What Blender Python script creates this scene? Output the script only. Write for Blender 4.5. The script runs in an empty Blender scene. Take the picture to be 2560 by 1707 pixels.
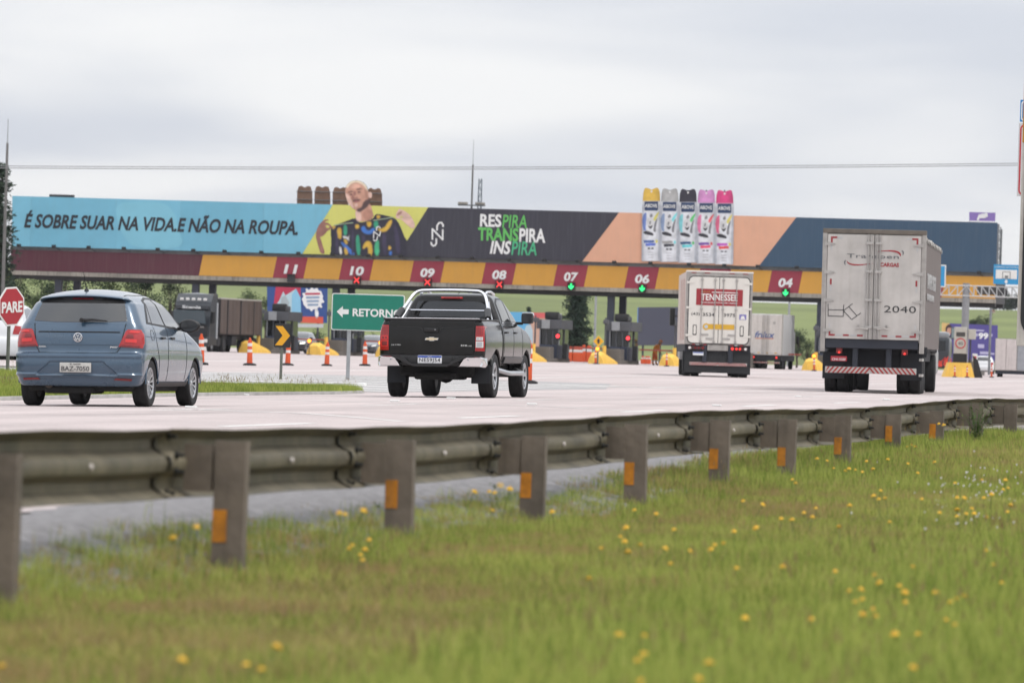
import bpy, bmesh, math, random
import numpy as np
from mathutils import Vector, Matrix
from mathutils.bvhtree import BVHTree
random.seed(7); np.random.seed(7)
R = math.radians
scn = bpy.context.scene
COL = scn.collection

# ------------------------------------------------------------------ camera
# world: Y runs along the road, X across it to the right, the pavement of the plaza is z = 0
FPX, W0, H0 = 14222.0, 2560.0, 1707.0
CAMH, YAW, ROLL, HOR = 0.86, R(10.1), R(1.78), 871.0
cp = Vector((0, 0, CAMH))
_F = Vector((-math.sin(YAW), math.cos(YAW), 0)); _R = Vector((math.cos(YAW), math.sin(YAW), 0)); _U = Vector((0, 0, 1))
_Rc = _R * math.cos(ROLL) + _U * math.sin(ROLL)
_Uc = -_R * math.sin(ROLL) + _U * math.cos(ROLL)
_e = (HOR - H0 / 2) / FPX
_Fc = (_F + _Uc * _e).normalized(); _Uc = (_Uc - _F * _e).normalized()
cam_data = bpy.data.cameras.new('camera'); cam = bpy.data.objects.new('camera', cam_data); COL.objects.link(cam)
cam.matrix_world = Matrix(((_Rc.x, _Uc.x, -_Fc.x, cp.x), (_Rc.y, _Uc.y, -_Fc.y, cp.y), (_Rc.z, _Uc.z, -_Fc.z, cp.z), (0, 0, 0, 1)))
cam_data.sensor_width = 36.0; cam_data.lens = 200.0
cam_data.clip_start = 0.5; cam_data.clip_end = 20000
cam_data.dof.use_dof = True; cam_data.dof.focus_distance = 88.0; cam_data.dof.aperture_fstop = 6.3
scn.camera = cam

# ------------------------------------------------------------------ sky, sun, exposure
SUN_EL, SUN_AZ = 60.0, 118.0        # azimuth clockwise from +Y
world = bpy.data.worlds.new('World'); scn.world = world; world.use_nodes = True
nt = world.node_tree; nt.nodes.clear()
def wn(t, **k):
    n = nt.nodes.new(t)
    for a, b in k.items(): setattr(n, a, b)
    return n
out = wn('ShaderNodeOutputWorld')
sky = wn('ShaderNodeTexSky'); sky.sky_type = 'NISHITA'; sky.sun_disc = False
sky.sun_elevation = R(SUN_EL); sky.sun_rotation = R(SUN_AZ); sky.air_density = 1.0; sky.dust_density = 3.0
bg1 = wn('ShaderNodeBackground'); bg1.inputs['Strength'].default_value = 0.12
nt.links.new(sky.outputs[0], bg1.inputs['Color'])
tc = wn('ShaderNodeTexCoord'); sep = wn('ShaderNodeSeparateXYZ'); nt.links.new(tc.outputs['Generated'], sep.inputs[0])
zc = wn('ShaderNodeMath', operation='MAXIMUM'); zc.inputs[1].default_value = 0.0; nt.links.new(sep.outputs['Z'], zc.inputs[0])
zd = wn('ShaderNodeMath', operation='ADD'); zd.inputs[1].default_value = 0.16; nt.links.new(zc.outputs[0], zd.inputs[0])
comb = wn('ShaderNodeCombineXYZ')
for i, ax in enumerate('XY'):
    d = wn('ShaderNodeMath', operation='DIVIDE'); nt.links.new(sep.outputs[ax], d.inputs[0]); nt.links.new(zd.outputs[0], d.inputs[1])
    nt.links.new(d.outputs[0], comb.inputs[i])
n1 = wn('ShaderNodeTexNoise'); n1.inputs['Scale'].default_value = 1.7; n1.inputs['Detail'].default_value = 4; n1.inputs['Roughness'].default_value = 0.42
n1.inputs['Distortion'].default_value = 0.35
nt.links.new(comb.outputs[0], n1.inputs['Vector'])
ramp = wn('ShaderNodeValToRGB'); ramp.color_ramp.interpolation = 'EASE'
ramp.color_ramp.elements[0].position = 0.34; ramp.color_ramp.elements[0].color = (0.69, 0.725, 0.80, 1)
ramp.color_ramp.elements[1].position = 0.66; ramp.color_ramp.elements[1].color = (0.955, 0.96, 0.97, 1)
nt.links.new(n1.outputs['Fac'], ramp.inputs[0])
# overcast luminance rises evenly from the horizon to the zenith
lz = wn('ShaderNodeMath', operation='MULTIPLY_ADD'); lz.inputs[1].default_value = 1.15; lz.inputs[2].default_value = 1.0
nt.links.new(zc.outputs[0], lz.inputs[0])
bg2 = wn('ShaderNodeBackground'); nt.links.new(ramp.outputs[0], bg2.inputs['Color']); nt.links.new(lz.outputs[0], bg2.inputs['Strength'])
mx = wn('ShaderNodeMixShader'); mx.inputs[0].default_value = 0.90
nt.links.new(bg1.outputs[0], mx.inputs[1]); nt.links.new(bg2.outputs[0], mx.inputs[2]); nt.links.new(mx.outputs[0], out.inputs[0])
sl = bpy.data.lights.new('sun', 'SUN'); sl.energy = 1.45; sl.angle = R(14); sl.color = (1, 0.955, 0.89)
so = bpy.data.objects.new('sun', sl); COL.objects.link(so)
_sd = Vector((math.sin(R(SUN_AZ)) * math.cos(R(SUN_EL)), math.cos(R(SUN_AZ)) * math.cos(R(SUN_EL)), math.sin(R(SUN_EL))))
so.rotation_euler = _sd.to_track_quat('Z', 'Y').to_euler()
scn.view_settings.view_transform = 'Standard'; scn.view_settings.look = 'None'
scn.view_settings.exposure = 0.0; scn.view_settings.gamma = 1.0; scn.view_settings.use_curve_mapping = False
scn.render.engine = 'CYCLES'
scn.cycles.max_bounces = 5; scn.cycles.diffuse_bounces = 2; scn.cycles.glossy_bounces = 3; scn.cycles.volume_bounces = 0; scn.cycles.use_denoising = True

# ------------------------------------------------------------------ measuring: photograph pixel -> ray -> place
def ray(px, py): return _Fc + _Rc * ((px - W0 / 2) / FPX) + _Uc * ((H0 / 2 - py) / FPX)
def PD(px, py, d): return cp + ray(px, py) * d
def PZ(px, py, z=0.0):
    v = ray(px, py); return cp + v * ((z - cp.z) / v.z)
def PY(px, py, Y):
    v = ray(px, py); return cp + v * (Y / v.y)
def PDG(px, d, z=0.0):
    """point seen in column px at distance d, standing at height z"""
    p = PD(px, HOR, d); return Vector((p.x, p.y, z))

# ------------------------------------------------------------------ materials
MATS = {}
def mat(name, col, rough=0.6, metal=0.0, var=0.0, scale=4.0, bump=0.0, bscale=None, streak=0.0, emit=0.0, coat=0.0, spec=0.5, dirt=None, trans=0.0, grain=(1, 1, 1)):
    if name in MATS: return MATS[name]
    m = bpy.data.materials.new(name); m.use_nodes = True; t = m.node_tree; b = t.nodes['Principled BSDF']
    L = t.links.new
    def N(k): return t.nodes.new(k)
    b.inputs['Roughness'].default_value = rough; b.inputs['Metallic'].default_value = metal
    b.inputs['Specular IOR Level'].default_value = spec; b.inputs['Coat Weight'].default_value = coat
    b.inputs['Coat Roughness'].default_value = 0.04
    c4 = (*col, 1)
    b.inputs['Base Color'].default_value = c4
    tcn = None
    if var or bump or streak or dirt:
        tcn = N('ShaderNodeTexCoord'); mp = N('ShaderNodeMapping'); mp.inputs['Scale'].default_value = grain
        L(tcn.outputs['Object'], mp.inputs[0])
        nz = N('ShaderNodeTexNoise'); nz.inputs['Scale'].default_value = scale; nz.inputs['Detail'].default_value = 6; nz.inputs['Roughness'].default_value = 0.6
        L(mp.outputs[0], nz.inputs['Vector'])
    cur = None
    if var:
        r = N('ShaderNodeValToRGB'); r.color_ramp.elements[0].position = 0.3; r.color_ramp.elements[1].position = 0.7
        r.color_ramp.elements[0].color = (*[c * (1 - var) for c in col], 1); r.color_ramp.elements[1].color = (*[min(1, c * (1 + var * 0.6)) for c in col], 1)
        L(nz.outputs['Fac'], r.inputs[0]); cur = r.outputs[0]
        rr = N('ShaderNodeMapRange'); rr.inputs['To Min'].default_value = max(0.02, rough - 0.12 * (0.3 + rough)); rr.inputs['To Max'].default_value = min(1, rough + 0.15 * (0.3 + rough))
        L(nz.outputs['Fac'], rr.inputs['Value']); L(rr.outputs[0], b.inputs['Roughness'])
    if streak:
        m2 = N('ShaderNodeMapping'); m2.inputs['Scale'].default_value = (9, 9, 0.45); L(tcn.outputs['Object'], m2.inputs[0])
        n2 = N('ShaderNodeTexNoise'); n2.inputs['Scale'].default_value = 1.0; n2.inputs['Detail'].default_value = 5; L(m2.outputs[0], n2.inputs['Vector'])
        r2 = N('ShaderNodeMapRange'); r2.inputs['From Min'].default_value = 0.48; r2.inputs['From Max'].default_value = 0.75; r2.inputs['To Max'].default_value = streak
        L(n2.outputs['Fac'], r2.inputs['Value'])
        mixn = N('ShaderNodeMix'); mixn.data_type = 'RGBA'; L(r2.outputs[0], mixn.inputs[0])
        if cur: L(cur, mixn.inputs[6])
        else: mixn.inputs[6].default_value = c4
        d = dirt or (0.16, 0.13, 0.10); mixn.inputs[7].default_value = (*d, 1); cur = mixn.outputs[2]
    if cur: L(cur, b.inputs['Base Color'])
    if bump:
        nb = N('ShaderNodeTexNoise'); nb.inputs['Scale'].default_value = bscale or scale * 6; nb.inputs['Detail'].default_value = 4
        L(mp.outputs[0], nb.inputs['Vector'])
        bn = N('ShaderNodeBump'); bn.inputs['Strength'].default_value = bump; bn.inputs['Distance'].default_value = 0.02
        L(nb.outputs['Fac'], bn.inputs['Height']); L(bn.outputs[0], b.inputs['Normal'])
    if emit:
        b.inputs['Emission Color'].default_value = c4; b.inputs['Emission Strength'].default_value = emit
    MATS[name] = m; return m
def srgb(r, g, b):
    f = lambda c: ((c / 255 + 0.055) / 1.055) ** 2.4 if c > 10 else c / 255 / 12.92
    return (f(r), f(g), f(b))

# ------------------------------------------------------------------ mesh building
class MB:
    def __init__(s): s.v = []; s.f = []; s.mi = []; s.cm = 0
    def add(s, vs, fs):
        o = len(s.v); s.v += [tuple(v) for v in vs]; s.f += [tuple(i + o for i in f) for f in fs]; s.mi += [s.cm] * len(fs); return s
    def box(s, x0, x1, y0, y1, z0, z1):
        vs = [(x, y, z) for z in (z0, z1) for y in (y0, y1) for x in (x0, x1)]
        return s.add(vs, [(0, 2, 3, 1), (4, 5, 7, 6), (0, 1, 5, 4), (2, 6, 7, 3), (0, 4, 6, 2), (1, 3, 7, 5)])
    def cbox(s, x0, x1, y0, y1, z0, z1, b=0.02):
        b = min(b, (x1 - x0) * .45, (y1 - y0) * .45, (z1 - z0) * .45)
        bm = bmesh.new(); bmesh.ops.create_cube(bm, size=1)
        for v in bm.verts: v.co = Vector(((x0 + x1) / 2 + v.co.x * (x1 - x0), (y0 + y1) / 2 + v.co.y * (y1 - y0), (z0 + z1) / 2 + v.co.z * (z1 - z0)))
        bmesh.ops.bevel(bm, geom=bm.edges[:], offset=b, segments=2, affect='EDGES', profile=0.6)
        return s.frombm(bm)
    def frombm(s, bm):
        bm.verts.index_update(); s.add([v.co[:] for v in bm.verts], [tuple(v.index for v in f.verts) for f in bm.faces]); bm.free(); return s
    def prism(s, pts, a0, a1, ax='y'):
        """closed 2D outline extruded; ax is the axis of extrusion: 'y' takes (x,z), 'x' takes (y,z), 'z' takes (x,y)"""
        n = len(pts)
        def P(p, a): return (p[0], a, p[1]) if ax == 'y' else ((a, p[0], p[1]) if ax == 'x' else (p[0], p[1], a))
        area = sum(pts[i][0] * pts[(i + 1) % n][1] - pts[(i + 1) % n][0] * pts[i][1] for i in range(n))
        q = list(pts) if area > 0 else list(pts)[::-1]
        vs = [P(p, a0) for p in q] + [P(p, a1) for p in q]
        fs = [(i, (i + 1) % n, n + (i + 1) % n, n + i) for i in range(n)] + [tuple(range(n))[::-1], tuple(range(n, 2 * n))]
        if ax == 'y': fs = [f[::-1] for f in fs]
        return s.add(vs, fs)
    def cyl(s, p0, p1, r0, r1=None, n=12, caps=True):
        r1 = r0 if r1 is None else r1
        p0 = Vector(p0); p1 = Vector(p1); d = (p1 - p0).normalized()
        a = d.orthogonal().normalized(); b = d.cross(a)
        vs = []
        for p, r in ((p0, r0), (p1, r1)):
            for i in range(n):
                t = 2 * math.pi * i / n; vs.append(p + (a * math.cos(t) + b * math.sin(t)) * r)
        fs = [(i, (i + 1) % n, n + (i + 1) % n, n + i) for i in range(n)]
        if caps: fs += [tuple(range(n))[::-1], tuple(range(n, 2 * n))]
        return s.add(vs, fs)
    def tube(s, pts, r, n=8):
        pts = [Vector(p) for p in pts]; m = len(pts); rs = r if isinstance(r, (list, tuple)) else [r] * m
        vs = []; a = None
        for i, p in enumerate(pts):
            d = (pts[min(i + 1, m - 1)] - pts[max(i - 1, 0)]).normalized()
            a = d.orthogonal().normalized() if a is None else (a - d * a.dot(d)).normalized()
            b = d.cross(a)
            for k in range(n):
                t = 2 * math.pi * k / n; vs.append(p + (a * math.cos(t) + b * math.sin(t)) * rs[i])
        fs = []
        for i in range(m - 1):
            for k in range(n):
                fs.append((i * n + k, i * n + (k + 1) % n, (i + 1) * n + (k + 1) % n, (i + 1) * n + k))
        fs += [tuple(range(n))[::-1], tuple(range((m - 1) * n, m * n))]
        return s.add(vs, fs)
    def lathe(s, prof, axis='z', n=24, c=(0, 0, 0), caps=True):
        vs = []; c = Vector(c)
        for (r, h) in prof:
            for k in range(n):
                t = 2 * math.pi * k / n; u, w = r * math.cos(t), r * math.sin(t)
                vs.append(c + Vector((u, w, h) if axis == 'z' else ((h, u, w) if axis == 'x' else (w, h, u))))
        fs = []; m = len(prof)
        for i in range(m - 1):
            for k in range(n): fs.append((i * n + k, i * n + (k + 1) % n, (i + 1) * n + (k + 1) % n, (i + 1) * n + k))
        if caps: fs += [tuple(range(n))[::-1], tuple(range((m - 1) * n, m * n))]
        return s.add(vs, fs)
    def grid(s, fn, nu, nv, closed_u=False):
        vs = [fn(i, j) for j in range(nv) for i in range(nu)]
        fs = []
        for j in range(nv - 1):
            for i in range(nu if closed_u else nu - 1):
                i2 = (i + 1) % nu
                fs.append((j * nu + i, j * nu + i2, (j + 1) * nu + i2, (j + 1) * nu + i))
        return s.add(vs, fs)
    def mesh(s, name, fix=True):
        me = bpy.data.meshes.new(name); me.from_pydata(s.v, [], s.f)
        if fix:
            bm = bmesh.new(); bm.from_mesh(me); bmesh.ops.recalc_face_normals(bm, faces=bm.faces[:]); bm.to_mesh(me); bm.free()
        return me
    def build(s, name, m, parent=None, smooth=None, fix=True):
        me = s.mesh(name, fix)
        if isinstance(m, (list, tuple)):
            for k in m: me.materials.append(k)
            me.polygons.foreach_set('material_index', s.mi)
        else: me.materials.append(m)
        return link(name, me, parent, smooth)
def link(name, me, parent=None, smooth=None):
    if smooth is not None:
        me.polygons.foreach_set('use_smooth', [True] * len(me.polygons)); me.set_sharp_from_angle(angle=R(smooth))
    o = bpy.data.objects.new(name, me); COL.objects.link(o)
    if parent is not None: o.parent = parent
    return o
def tag(o, label, cat, group=None):
    o['label'] = label; o['category'] = cat
    if group: o['group'] = group
    return o
def thing(name, label, cat, loc=(0, 0, 0), rot=(0, 0, 0), group=None):
    o = bpy.data.objects.new(name, None); COL.objects.link(o); o.empty_display_size = 0.2
    o.location = loc; o.rotation_euler = rot if isinstance(rot, tuple) else (0, 0, rot)
    return tag(o, label, cat, group)
def struct(o, kind='structure'): o['kind'] = kind; return o
def copytree(o, parent=None):
    c = o.copy(); COL.objects.link(c); c.parent = parent
    for ch in list(o.children): copytree(ch, c)
    return c
_dg = None
def text_mesh(s, bold=0.0, shear=0.0, space=1.0, ext=0.0):
    cu = bpy.data.curves.new('t', 'FONT'); cu.body = s; cu.size = 1; cu.shear = shear; cu.offset = bold; cu.space_character = space; cu.extrude = ext; cu.resolution_u = 3
    o = bpy.data.objects.new('t', cu); COL.objects.link(o)
    dg = bpy.context.evaluated_depsgraph_get(); me = bpy.data.meshes.new_from_object(o.evaluated_get(dg))
    bpy.data.objects.remove(o); bpy.data.curves.remove(cu); return me
def lettering(s, m, parent, x0, x1, z0, z1, y, bold=0.0, shear=0.0, space=1.0, th=0.006, name='lettering', face=-1, skew=0.0):
    """writing that fills the rectangle x0..x1, z0..z1 of the plane at depth y, facing -Y (face=-1), +Y (1) or, with face='x', a side at x=y"""
    me = text_mesh(s, bold, shear, space, 0.5)
    n = len(me.vertices); co = np.empty(n * 3, 'f'); me.vertices.foreach_get('co', co); co = co.reshape(-1, 3)
    lo, hi = co.min(0), co.max(0)
    u = (co[:, 0] - lo[0]) / max(1e-6, hi[0] - lo[0]); v = (co[:, 1] - lo[1]) / max(1e-6, hi[1] - lo[1]); w = (co[:, 2] - lo[2]) / max(1e-6, hi[2] - lo[2])
    A = x0 + u * (x1 - x0); B = z0 + v * (z1 - z0) + u * skew
    if face == 'x': new = np.stack([y + w * th, A, B], 1)
    elif face == 1: new = np.stack([-A, y + w * th, B], 1)
    else: new = np.stack([A, y - w * th, B], 1)
    me.vertices.foreach_set('co', new.astype('f').ravel()); me.update(); me.materials.clear(); me.materials.append(m)
    return link(name, me, parent)
# ------------------------------------------------------------------ ground, road, shoulder, verge
def sstep(a, b, x):
    t = min(1, max(0, (x - a) / (b - a))); return t * t * (3 - 2 * t)
def road_z(X, Y):
    """the near carriageway falls towards its left kerb, the plaza is level"""
    w = 1 - sstep(100, 132, Y)
    c = 0.021 * (max(-24, min(-13.5, X)) + 17.9) - 0.035 * (1 - sstep(74, 92, Y))
    if X > -13.5: c *= 1 - sstep(-13.5, -8.5, X)
    if X < -24: c *= 1 - sstep(24, 34, -X)
    return c * w
def verge_z(X, Y):
    base = -0.215 + 0.215 * sstep(27, 62, Y)
    base += 0.05 * math.sin(X * 0.9 + Y * 0.21) * 0.5 + 0.03 * math.sin(Y * 0.55 + X * 0.4)
    e = sstep(5.75, 6.7, -X)
    return base * (1 - e) + (-0.02) * e
pave = mat('pavement_concrete', (0.495, 0.425, 0.41), 0.8, var=0.13, scale=0.35, bump=0.35, bscale=60, spec=0.35)
def pave_nodes(m):
    """tyre-worn bands along the lanes, patches and fine aggregate on top of the plain pavement colour"""
    t = m.node_tree; b = t.nodes['Principled BSDF']; L = t.links.new
    src = b.inputs['Base Color'].links[0].from_socket
    tcn = t.nodes.new('ShaderNodeTexCoord')
    mp = t.nodes.new('ShaderNodeMapping'); mp.inputs['Scale'].default_value = (0.9, 0.02, 1); L(tcn.outputs['Object'], mp.inputs[0])
    n1 = t.nodes.new('ShaderNodeTexNoise'); n1.inputs['Scale'].default_value = 1; n1.inputs['Detail'].default_value = 4; L(mp.outputs[0], n1.inputs['Vector'])
    n2 = t.nodes.new('ShaderNodeTexNoise'); n2.inputs['Scale'].default_value = 45; n2.inputs['Detail'].default_value = 3; L(tcn.outputs['Object'], n2.inputs['Vector'])
    def mul(sock, fac, lo, hi, f0=0.35, f1=0.65):
        r = t.nodes.new('ShaderNodeMapRange'); r.inputs['From Min'].default_value = f0; r.inputs['From Max'].default_value = f1
        r.inputs['To Min'].default_value = lo; r.inputs['To Max'].default_value = hi; L(fac, r.inputs['Value'])
        x = t.nodes.new('ShaderNodeMix'); x.data_type = 'RGBA'; x.blend_type = 'MULTIPLY'; x.inputs[0].default_value = 1
        L(sock, x.inputs[6]); L(r.outputs[0], x.inputs[7]); return x.outputs[2]
    m3 = t.nodes.new('ShaderNodeMapping'); m3.inputs['Scale'].default_value = (0.30, 0.055, 1); L(tcn.outputs['Object'], m3.inputs[0])
    n3 = t.nodes.new('ShaderNodeTexNoise'); n3.inputs['Scale'].default_value = 1; n3.inputs['Detail'].default_value = 5; n3.inputs['Roughness'].default_value = .65; L(m3.outputs[0], n3.inputs['Vector'])
    src = mul(src, n3.outputs['Fac'], 1.0, 0.66, 0.60, 0.74)
    s = mul(src, n1.outputs['Fac'], 0.86, 1.06); s = mul(s, n2.outputs['Fac'], 0.82, 1.12)
    L(s, b.inputs['Base Color'])
pave_nodes(pave)
asph = mat('shoulder_asphalt', (0.27, 0.26, 0.262), 0.9, var=0.45, scale=14, bump=0.8, bscale=120, spec=0.3)
soil = mat('verge_soil', (0.105, 0.085, 0.045), 0.95, var=0.45, scale=3, bump=0.6, bscale=30)
field = mat('field_grass', (0.17, 0.20, 0.075), 0.95, var=0.28, scale=0.012, bump=0.2, bscale=0.8, spec=0.1)
paint_w = mat('road_paint_white', (0.66, 0.64, 0.61), 0.7, var=0.2, scale=2.5)
def sheet(name, xs, ys, zf, m, dz=0.0):
    b = MB(); b.grid(lambda i, j: (xs[i], ys[j], zf(xs[i], ys[j]) + dz), len(xs), len(ys)); return struct(b.build(name, m, smooth=60, fix=False))
def lin(a, b, n): return [a + (b - a) * i / (n - 1) for i in range(n)]
# the land: one sheet to the horizon, rising to a low hill beyond the plaza
def land_z(X, Y):
    # seen from the camera the hill stands a little over half a degree above the horizon
    d = math.hypot(X, Y)
    z = -0.35
    z += 15.6 * sstep(520, 1500, Y + 0.12 * X) + 1.2 * math.sin(X * 0.012 + 1.0) * sstep(600, 1300, Y) + (2.6 * sstep(120, 330, -X) - 1.6 * sstep(-150, 60, X)) * sstep(600, 1300, Y)
    return z
lx = lin(-2600, 2600, 90); ly = [-400, -100, 0, 60, 120, 200, 300, 400, 480] + lin(520, 1700, 50) + [2000, 2600, 3600, 6000]
sheet('terrain', lx, ly, land_z, field)
# pavement: the carriageway, the wide plaza apron and the lanes past the booths
px_ = [-150, -120, -90, -70, -55, -45, -38, -32, -28, -26, -24] + lin(-23, -7.1, 34)
py_ = [2, 20, 34] + lin(40, 140, 41) + [150, 170, 200, 240, 300, 360, 420, 470, 520, 600]
sheet('road', px_, py_, road_z, pave)
b = MB(); b.grid(lambda i, j: ((-7.1 + 13 * i / 3), (69 + 700 * j / 12) if j else 69, 0.0), 4, 13); struct(b.build('exit_lane', pave, fix=False))
# shoulder strip of grey asphalt with a ragged broken edge against the concrete
sy = lin(2, 72, 240)
b = MB(); rnd = random.Random(3)
edge = [-7.12 + 0.10 * math.sin(y * 0.8) + rnd.uniform(-0.06, 0.05) for y in sy]
b.grid(lambda i, j: ((edge[j], -6.9, -6.5, -5.9, -5.3)[i], sy[j], (road_z(-7.1, sy[j]) + 0.003, 0.005, 0.0, verge_z(-5.9, sy[j]) + .012, verge_z(-5.3, sy[j]) - .12)[i]), 5, len(sy))
struct(b.build('shoulder', asph, smooth=60, fix=False))
# foreground verge
vx = lin(-6.7, 9, 60); vy = lin(3, 92, 180)
sheet('verge', vx, vy, lambda X, Y: verge_z(X, Y), soil, dz=-0.015)

# painted markings: lane dashes, transverse bars, studs, edge line
def strip(b, p, q, w, lift=0.0025, n=10):
    p = Vector((p[0], p[1], 0)); q = Vector((q[0], q[1], 0)); d = (q - p).normalized(); s = Vector((-d.y, d.x, 0)) * w / 2
    vs = []
    for i in range(n + 1):
        c = p.lerp(q, i / n)
        for k in (-1, 1):
            e = c + s * k; vs.append((e.x, e.y, road_z(e.x, e.y) + lift))
    b.add(vs, [(2 * i, 2 * i + 1, 2 * i + 3, 2 * i + 2) for i in range(n)])
def gp(px, py):
    p = PZ(px, py, 0.0)
    for _ in range(3): p = PZ(px, py, road_z(p.x, p.y))
    return (p.x, p.y)
def marking(name, segs, w, m=paint_w):
    for p, q in segs:
        b = MB(); strip(b, p, q, w, n=14); struct(b.build(name, m, fix=False))
marking('lane_dash', [((-15.6, y), (-15.6, y + 4)) for y in range(64, 132, 12)] + [((-12.0, y), (-12.0, y + 4)) for y in range(52, 132, 12)], 0.13)
# transverse warning bars, measured where they cross the lanes
bars = [((380, 1020), (1010, 1054)), ((440, 993), (1780, 1042)), ((930, 978), (1560, 985)), ((1330, 960), (2550, 998)), ((1700, 977), (2330, 1006))]
for i, (a, c) in enumerate(bars):
    b = MB(); strip(b, gp(*a), gp(*c), (0.16, 0.16, 0.2, 0.9, 0.25)[i], n=30); struct(b.build('transverse_bar', paint_w, fix=False))
# plaza lane lines running to the booths
for X0, X1 in ((-21.4, -27.5), (-27.0, -45.0), (-33, -57), (-39, -74)):
    b = MB(); strip(b, (X0, 140), (X1, 372), 0.2, n=30); struct(b.build('approach_line', paint_w, fix=False))
stud_m = mat('stud_white', (0.72, 0.72, 0.70), 0.5)
for i, (sx, sy_) in enumerate([(612, 988), (987, 1004), (1128, 997), (1995, 992), (1792, 1014), (2215, 1000), (1330, 1012), (478, 1020), (2480, 1005), (715, 977)]):
    g = gp(sx, sy_); b = MB(); z = road_z(*g)
    b.cbox(g[0] - 0.07, g[0] + 0.07, g[1] - 0.06, g[1] + 0.06, z - 0.003, z + 0.028, 0.012)
    o = tag(b.build('road_stud', stud_m), 'small white raised stud on the pale pavement', 'road stud', 'white studs on the near carriageway')
# darker asphalt apron with hatching paint behind the traffic island
hatch = mat('hatched_asphalt', (0.36, 0.345, 0.34), 0.85, var=0.25, scale=1.2, bump=0.5, bscale=50)
HP = [(-24.5, 109.5), (-21.6, 108.5), (-20.6, 128), (-24, 150), (-31, 150), (-38, 138), (-36, 122)]
b = MB(); bm = bmesh.new(); bm.faces.new([bm.verts.new((x, y, 0.0)) for x, y in HP])
for k in range(40):
    for nrm, lo in (((1, 0, 0), -40), ((0, 1, 0), 108)):
        bmesh.ops.bisect_plane(bm, geom=bm.verts[:] + bm.edges[:] + bm.faces[:], plane_co=Vector(nrm) * (lo + k * 1.1), plane_no=nrm)
for v in bm.verts: v.co.z = road_z(v.co.x, v.co.y) + 0.002
b.frombm(bm); struct(b.build('hatched_apron', hatch, fix=False))
for k in range(9):
    y0 = 110.5 + k * 3.6; b = MB(); strip(b, (-33.5 + 0.05 * k, y0 + 7.5), (-21.5, y0), 0.75, lift=0.005, n=12)
    struct(b.build('hatch_stripe', paint_w, fix=False))
# raised grass traffic island on the left with a white-painted kerb
ISL = [(-21.25, 52), (-21.2, 92), (-21.25, 101), (-21.6, 105.2), (-22.4, 107.0), (-24.6, 107.6), (-27.5, 110.2), (-33, 118.5), (-52, 121), (-60, 90), (-48, 52)]
kerb_m = mat('kerb_concrete', (0.44, 0.43, 0.41), 0.85, var=0.25, scale=2.5, bump=0.4)
b = MB()
for i in range(len(ISL) - 1):
    p, q = Vector((*ISL[i], 0)), Vector((*ISL[i + 1], 0)); d = (q - p).normalized(); s = Vector((-d.y, d.x, 0)) * 0.06
    for k in range(8):
        a_, c_ = p.lerp(q, k / 8), p.lerp(q, (k + 1) / 8); vs = []
        for e in (a_, c_):
            z = road_z(e.x, e.y)
            for sg in (-1, 1):
                vs += [(e.x + s.x * sg, e.y + s.y * sg, z - 0.02), (e.x + s.x * sg, e.y + s.y * sg, z + 0.055)]
        b.add(vs, [(0, 1, 5, 4), (2, 6, 7, 3), (1, 3, 7, 5), (0, 4, 6, 2)])
struct(b.build('kerb', kerb_m))
b = MB(); bm = bmesh.new(); bm.faces.new([bm.verts.new((x - 0.03, y, 0.0)) for x, y in ISL])
for k in range(44):
    for nrm, lo in (((1, 0, 0), -62), ((0, 1, 0), 52)):
        bmesh.ops.bisect_plane(bm, geom=bm.verts[:] + bm.edges[:] + bm.faces[:], plane_co=Vector(nrm) * (lo + k * 1.6), plane_no=nrm)
for v in bm.verts: v.co.z = road_z(v.co.x, v.co.y) + 0.045
b.frombm(bm); struct(b.build('traffic_island', soil, smooth=60, fix=False))
for px, py in ((590, 966), (707, 967), (822, 968), (904, 967), (95, 979)):
    p = gp(px, py); b = MB(); b.cbox(p[0] - 0.07, p[0] + 0.08, p[1] - 0.15, p[1] + 0.15, road_z(*p) - 0.02, road_z(*p) + 0.07, 0.02)
    tag(b.build('kerb_marker', stud_m), 'white painted block set in the kerb of the grass island', 'kerb block', 'white kerb blocks along the island')

# ------------------------------------------------------------------ guardrail
RX, RY1, RSP = -5.86, 25.62, 4.01
zinc = mat('guardrail_steel', (0.175, 0.150, 0.100), 0.6, metal=0.25, var=0.5, scale=1.6, bump=0.25, bscale=9, streak=0.45, dirt=(0.06, 0.065, 0.03))
zpost = mat('guardrail_post_steel', (0.175, 0.140, 0.108), 0.66, metal=0.15, var=0.4, scale=3.0, bump=0.25, streak=0.55, dirt=(0.06, 0.05, 0.035))
orange = mat('reflector_orange', (0.52, 0.19, 0.008), 0.55, var=0.4, scale=14, streak=.45, dirt=(.16, .10, .05))
boltm = mat('bolt_dark_steel', (0.03, 0.03, 0.028), 0.5, metal=0.5)
boltw = mat('bolt_head_pale', (0.62, 0.56, 0.53), 0.5)
def rail_x(Y): return RX + 0.02 * math.sin(Y * 0.21) + 1.3 * (max(0, Y - 66) / 10) ** 2
def rail_top(Y): return CAMH - 0.43 + 0.018 * math.sin(Y * 0.3 + 1.5) + 0.012 * math.sin(Y * 0.11)
gr = thing('guardrail', 'weathered steel W-beam guardrail on posts between the grass and the shoulder', 'guardrail', (0, 0, 0))
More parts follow.
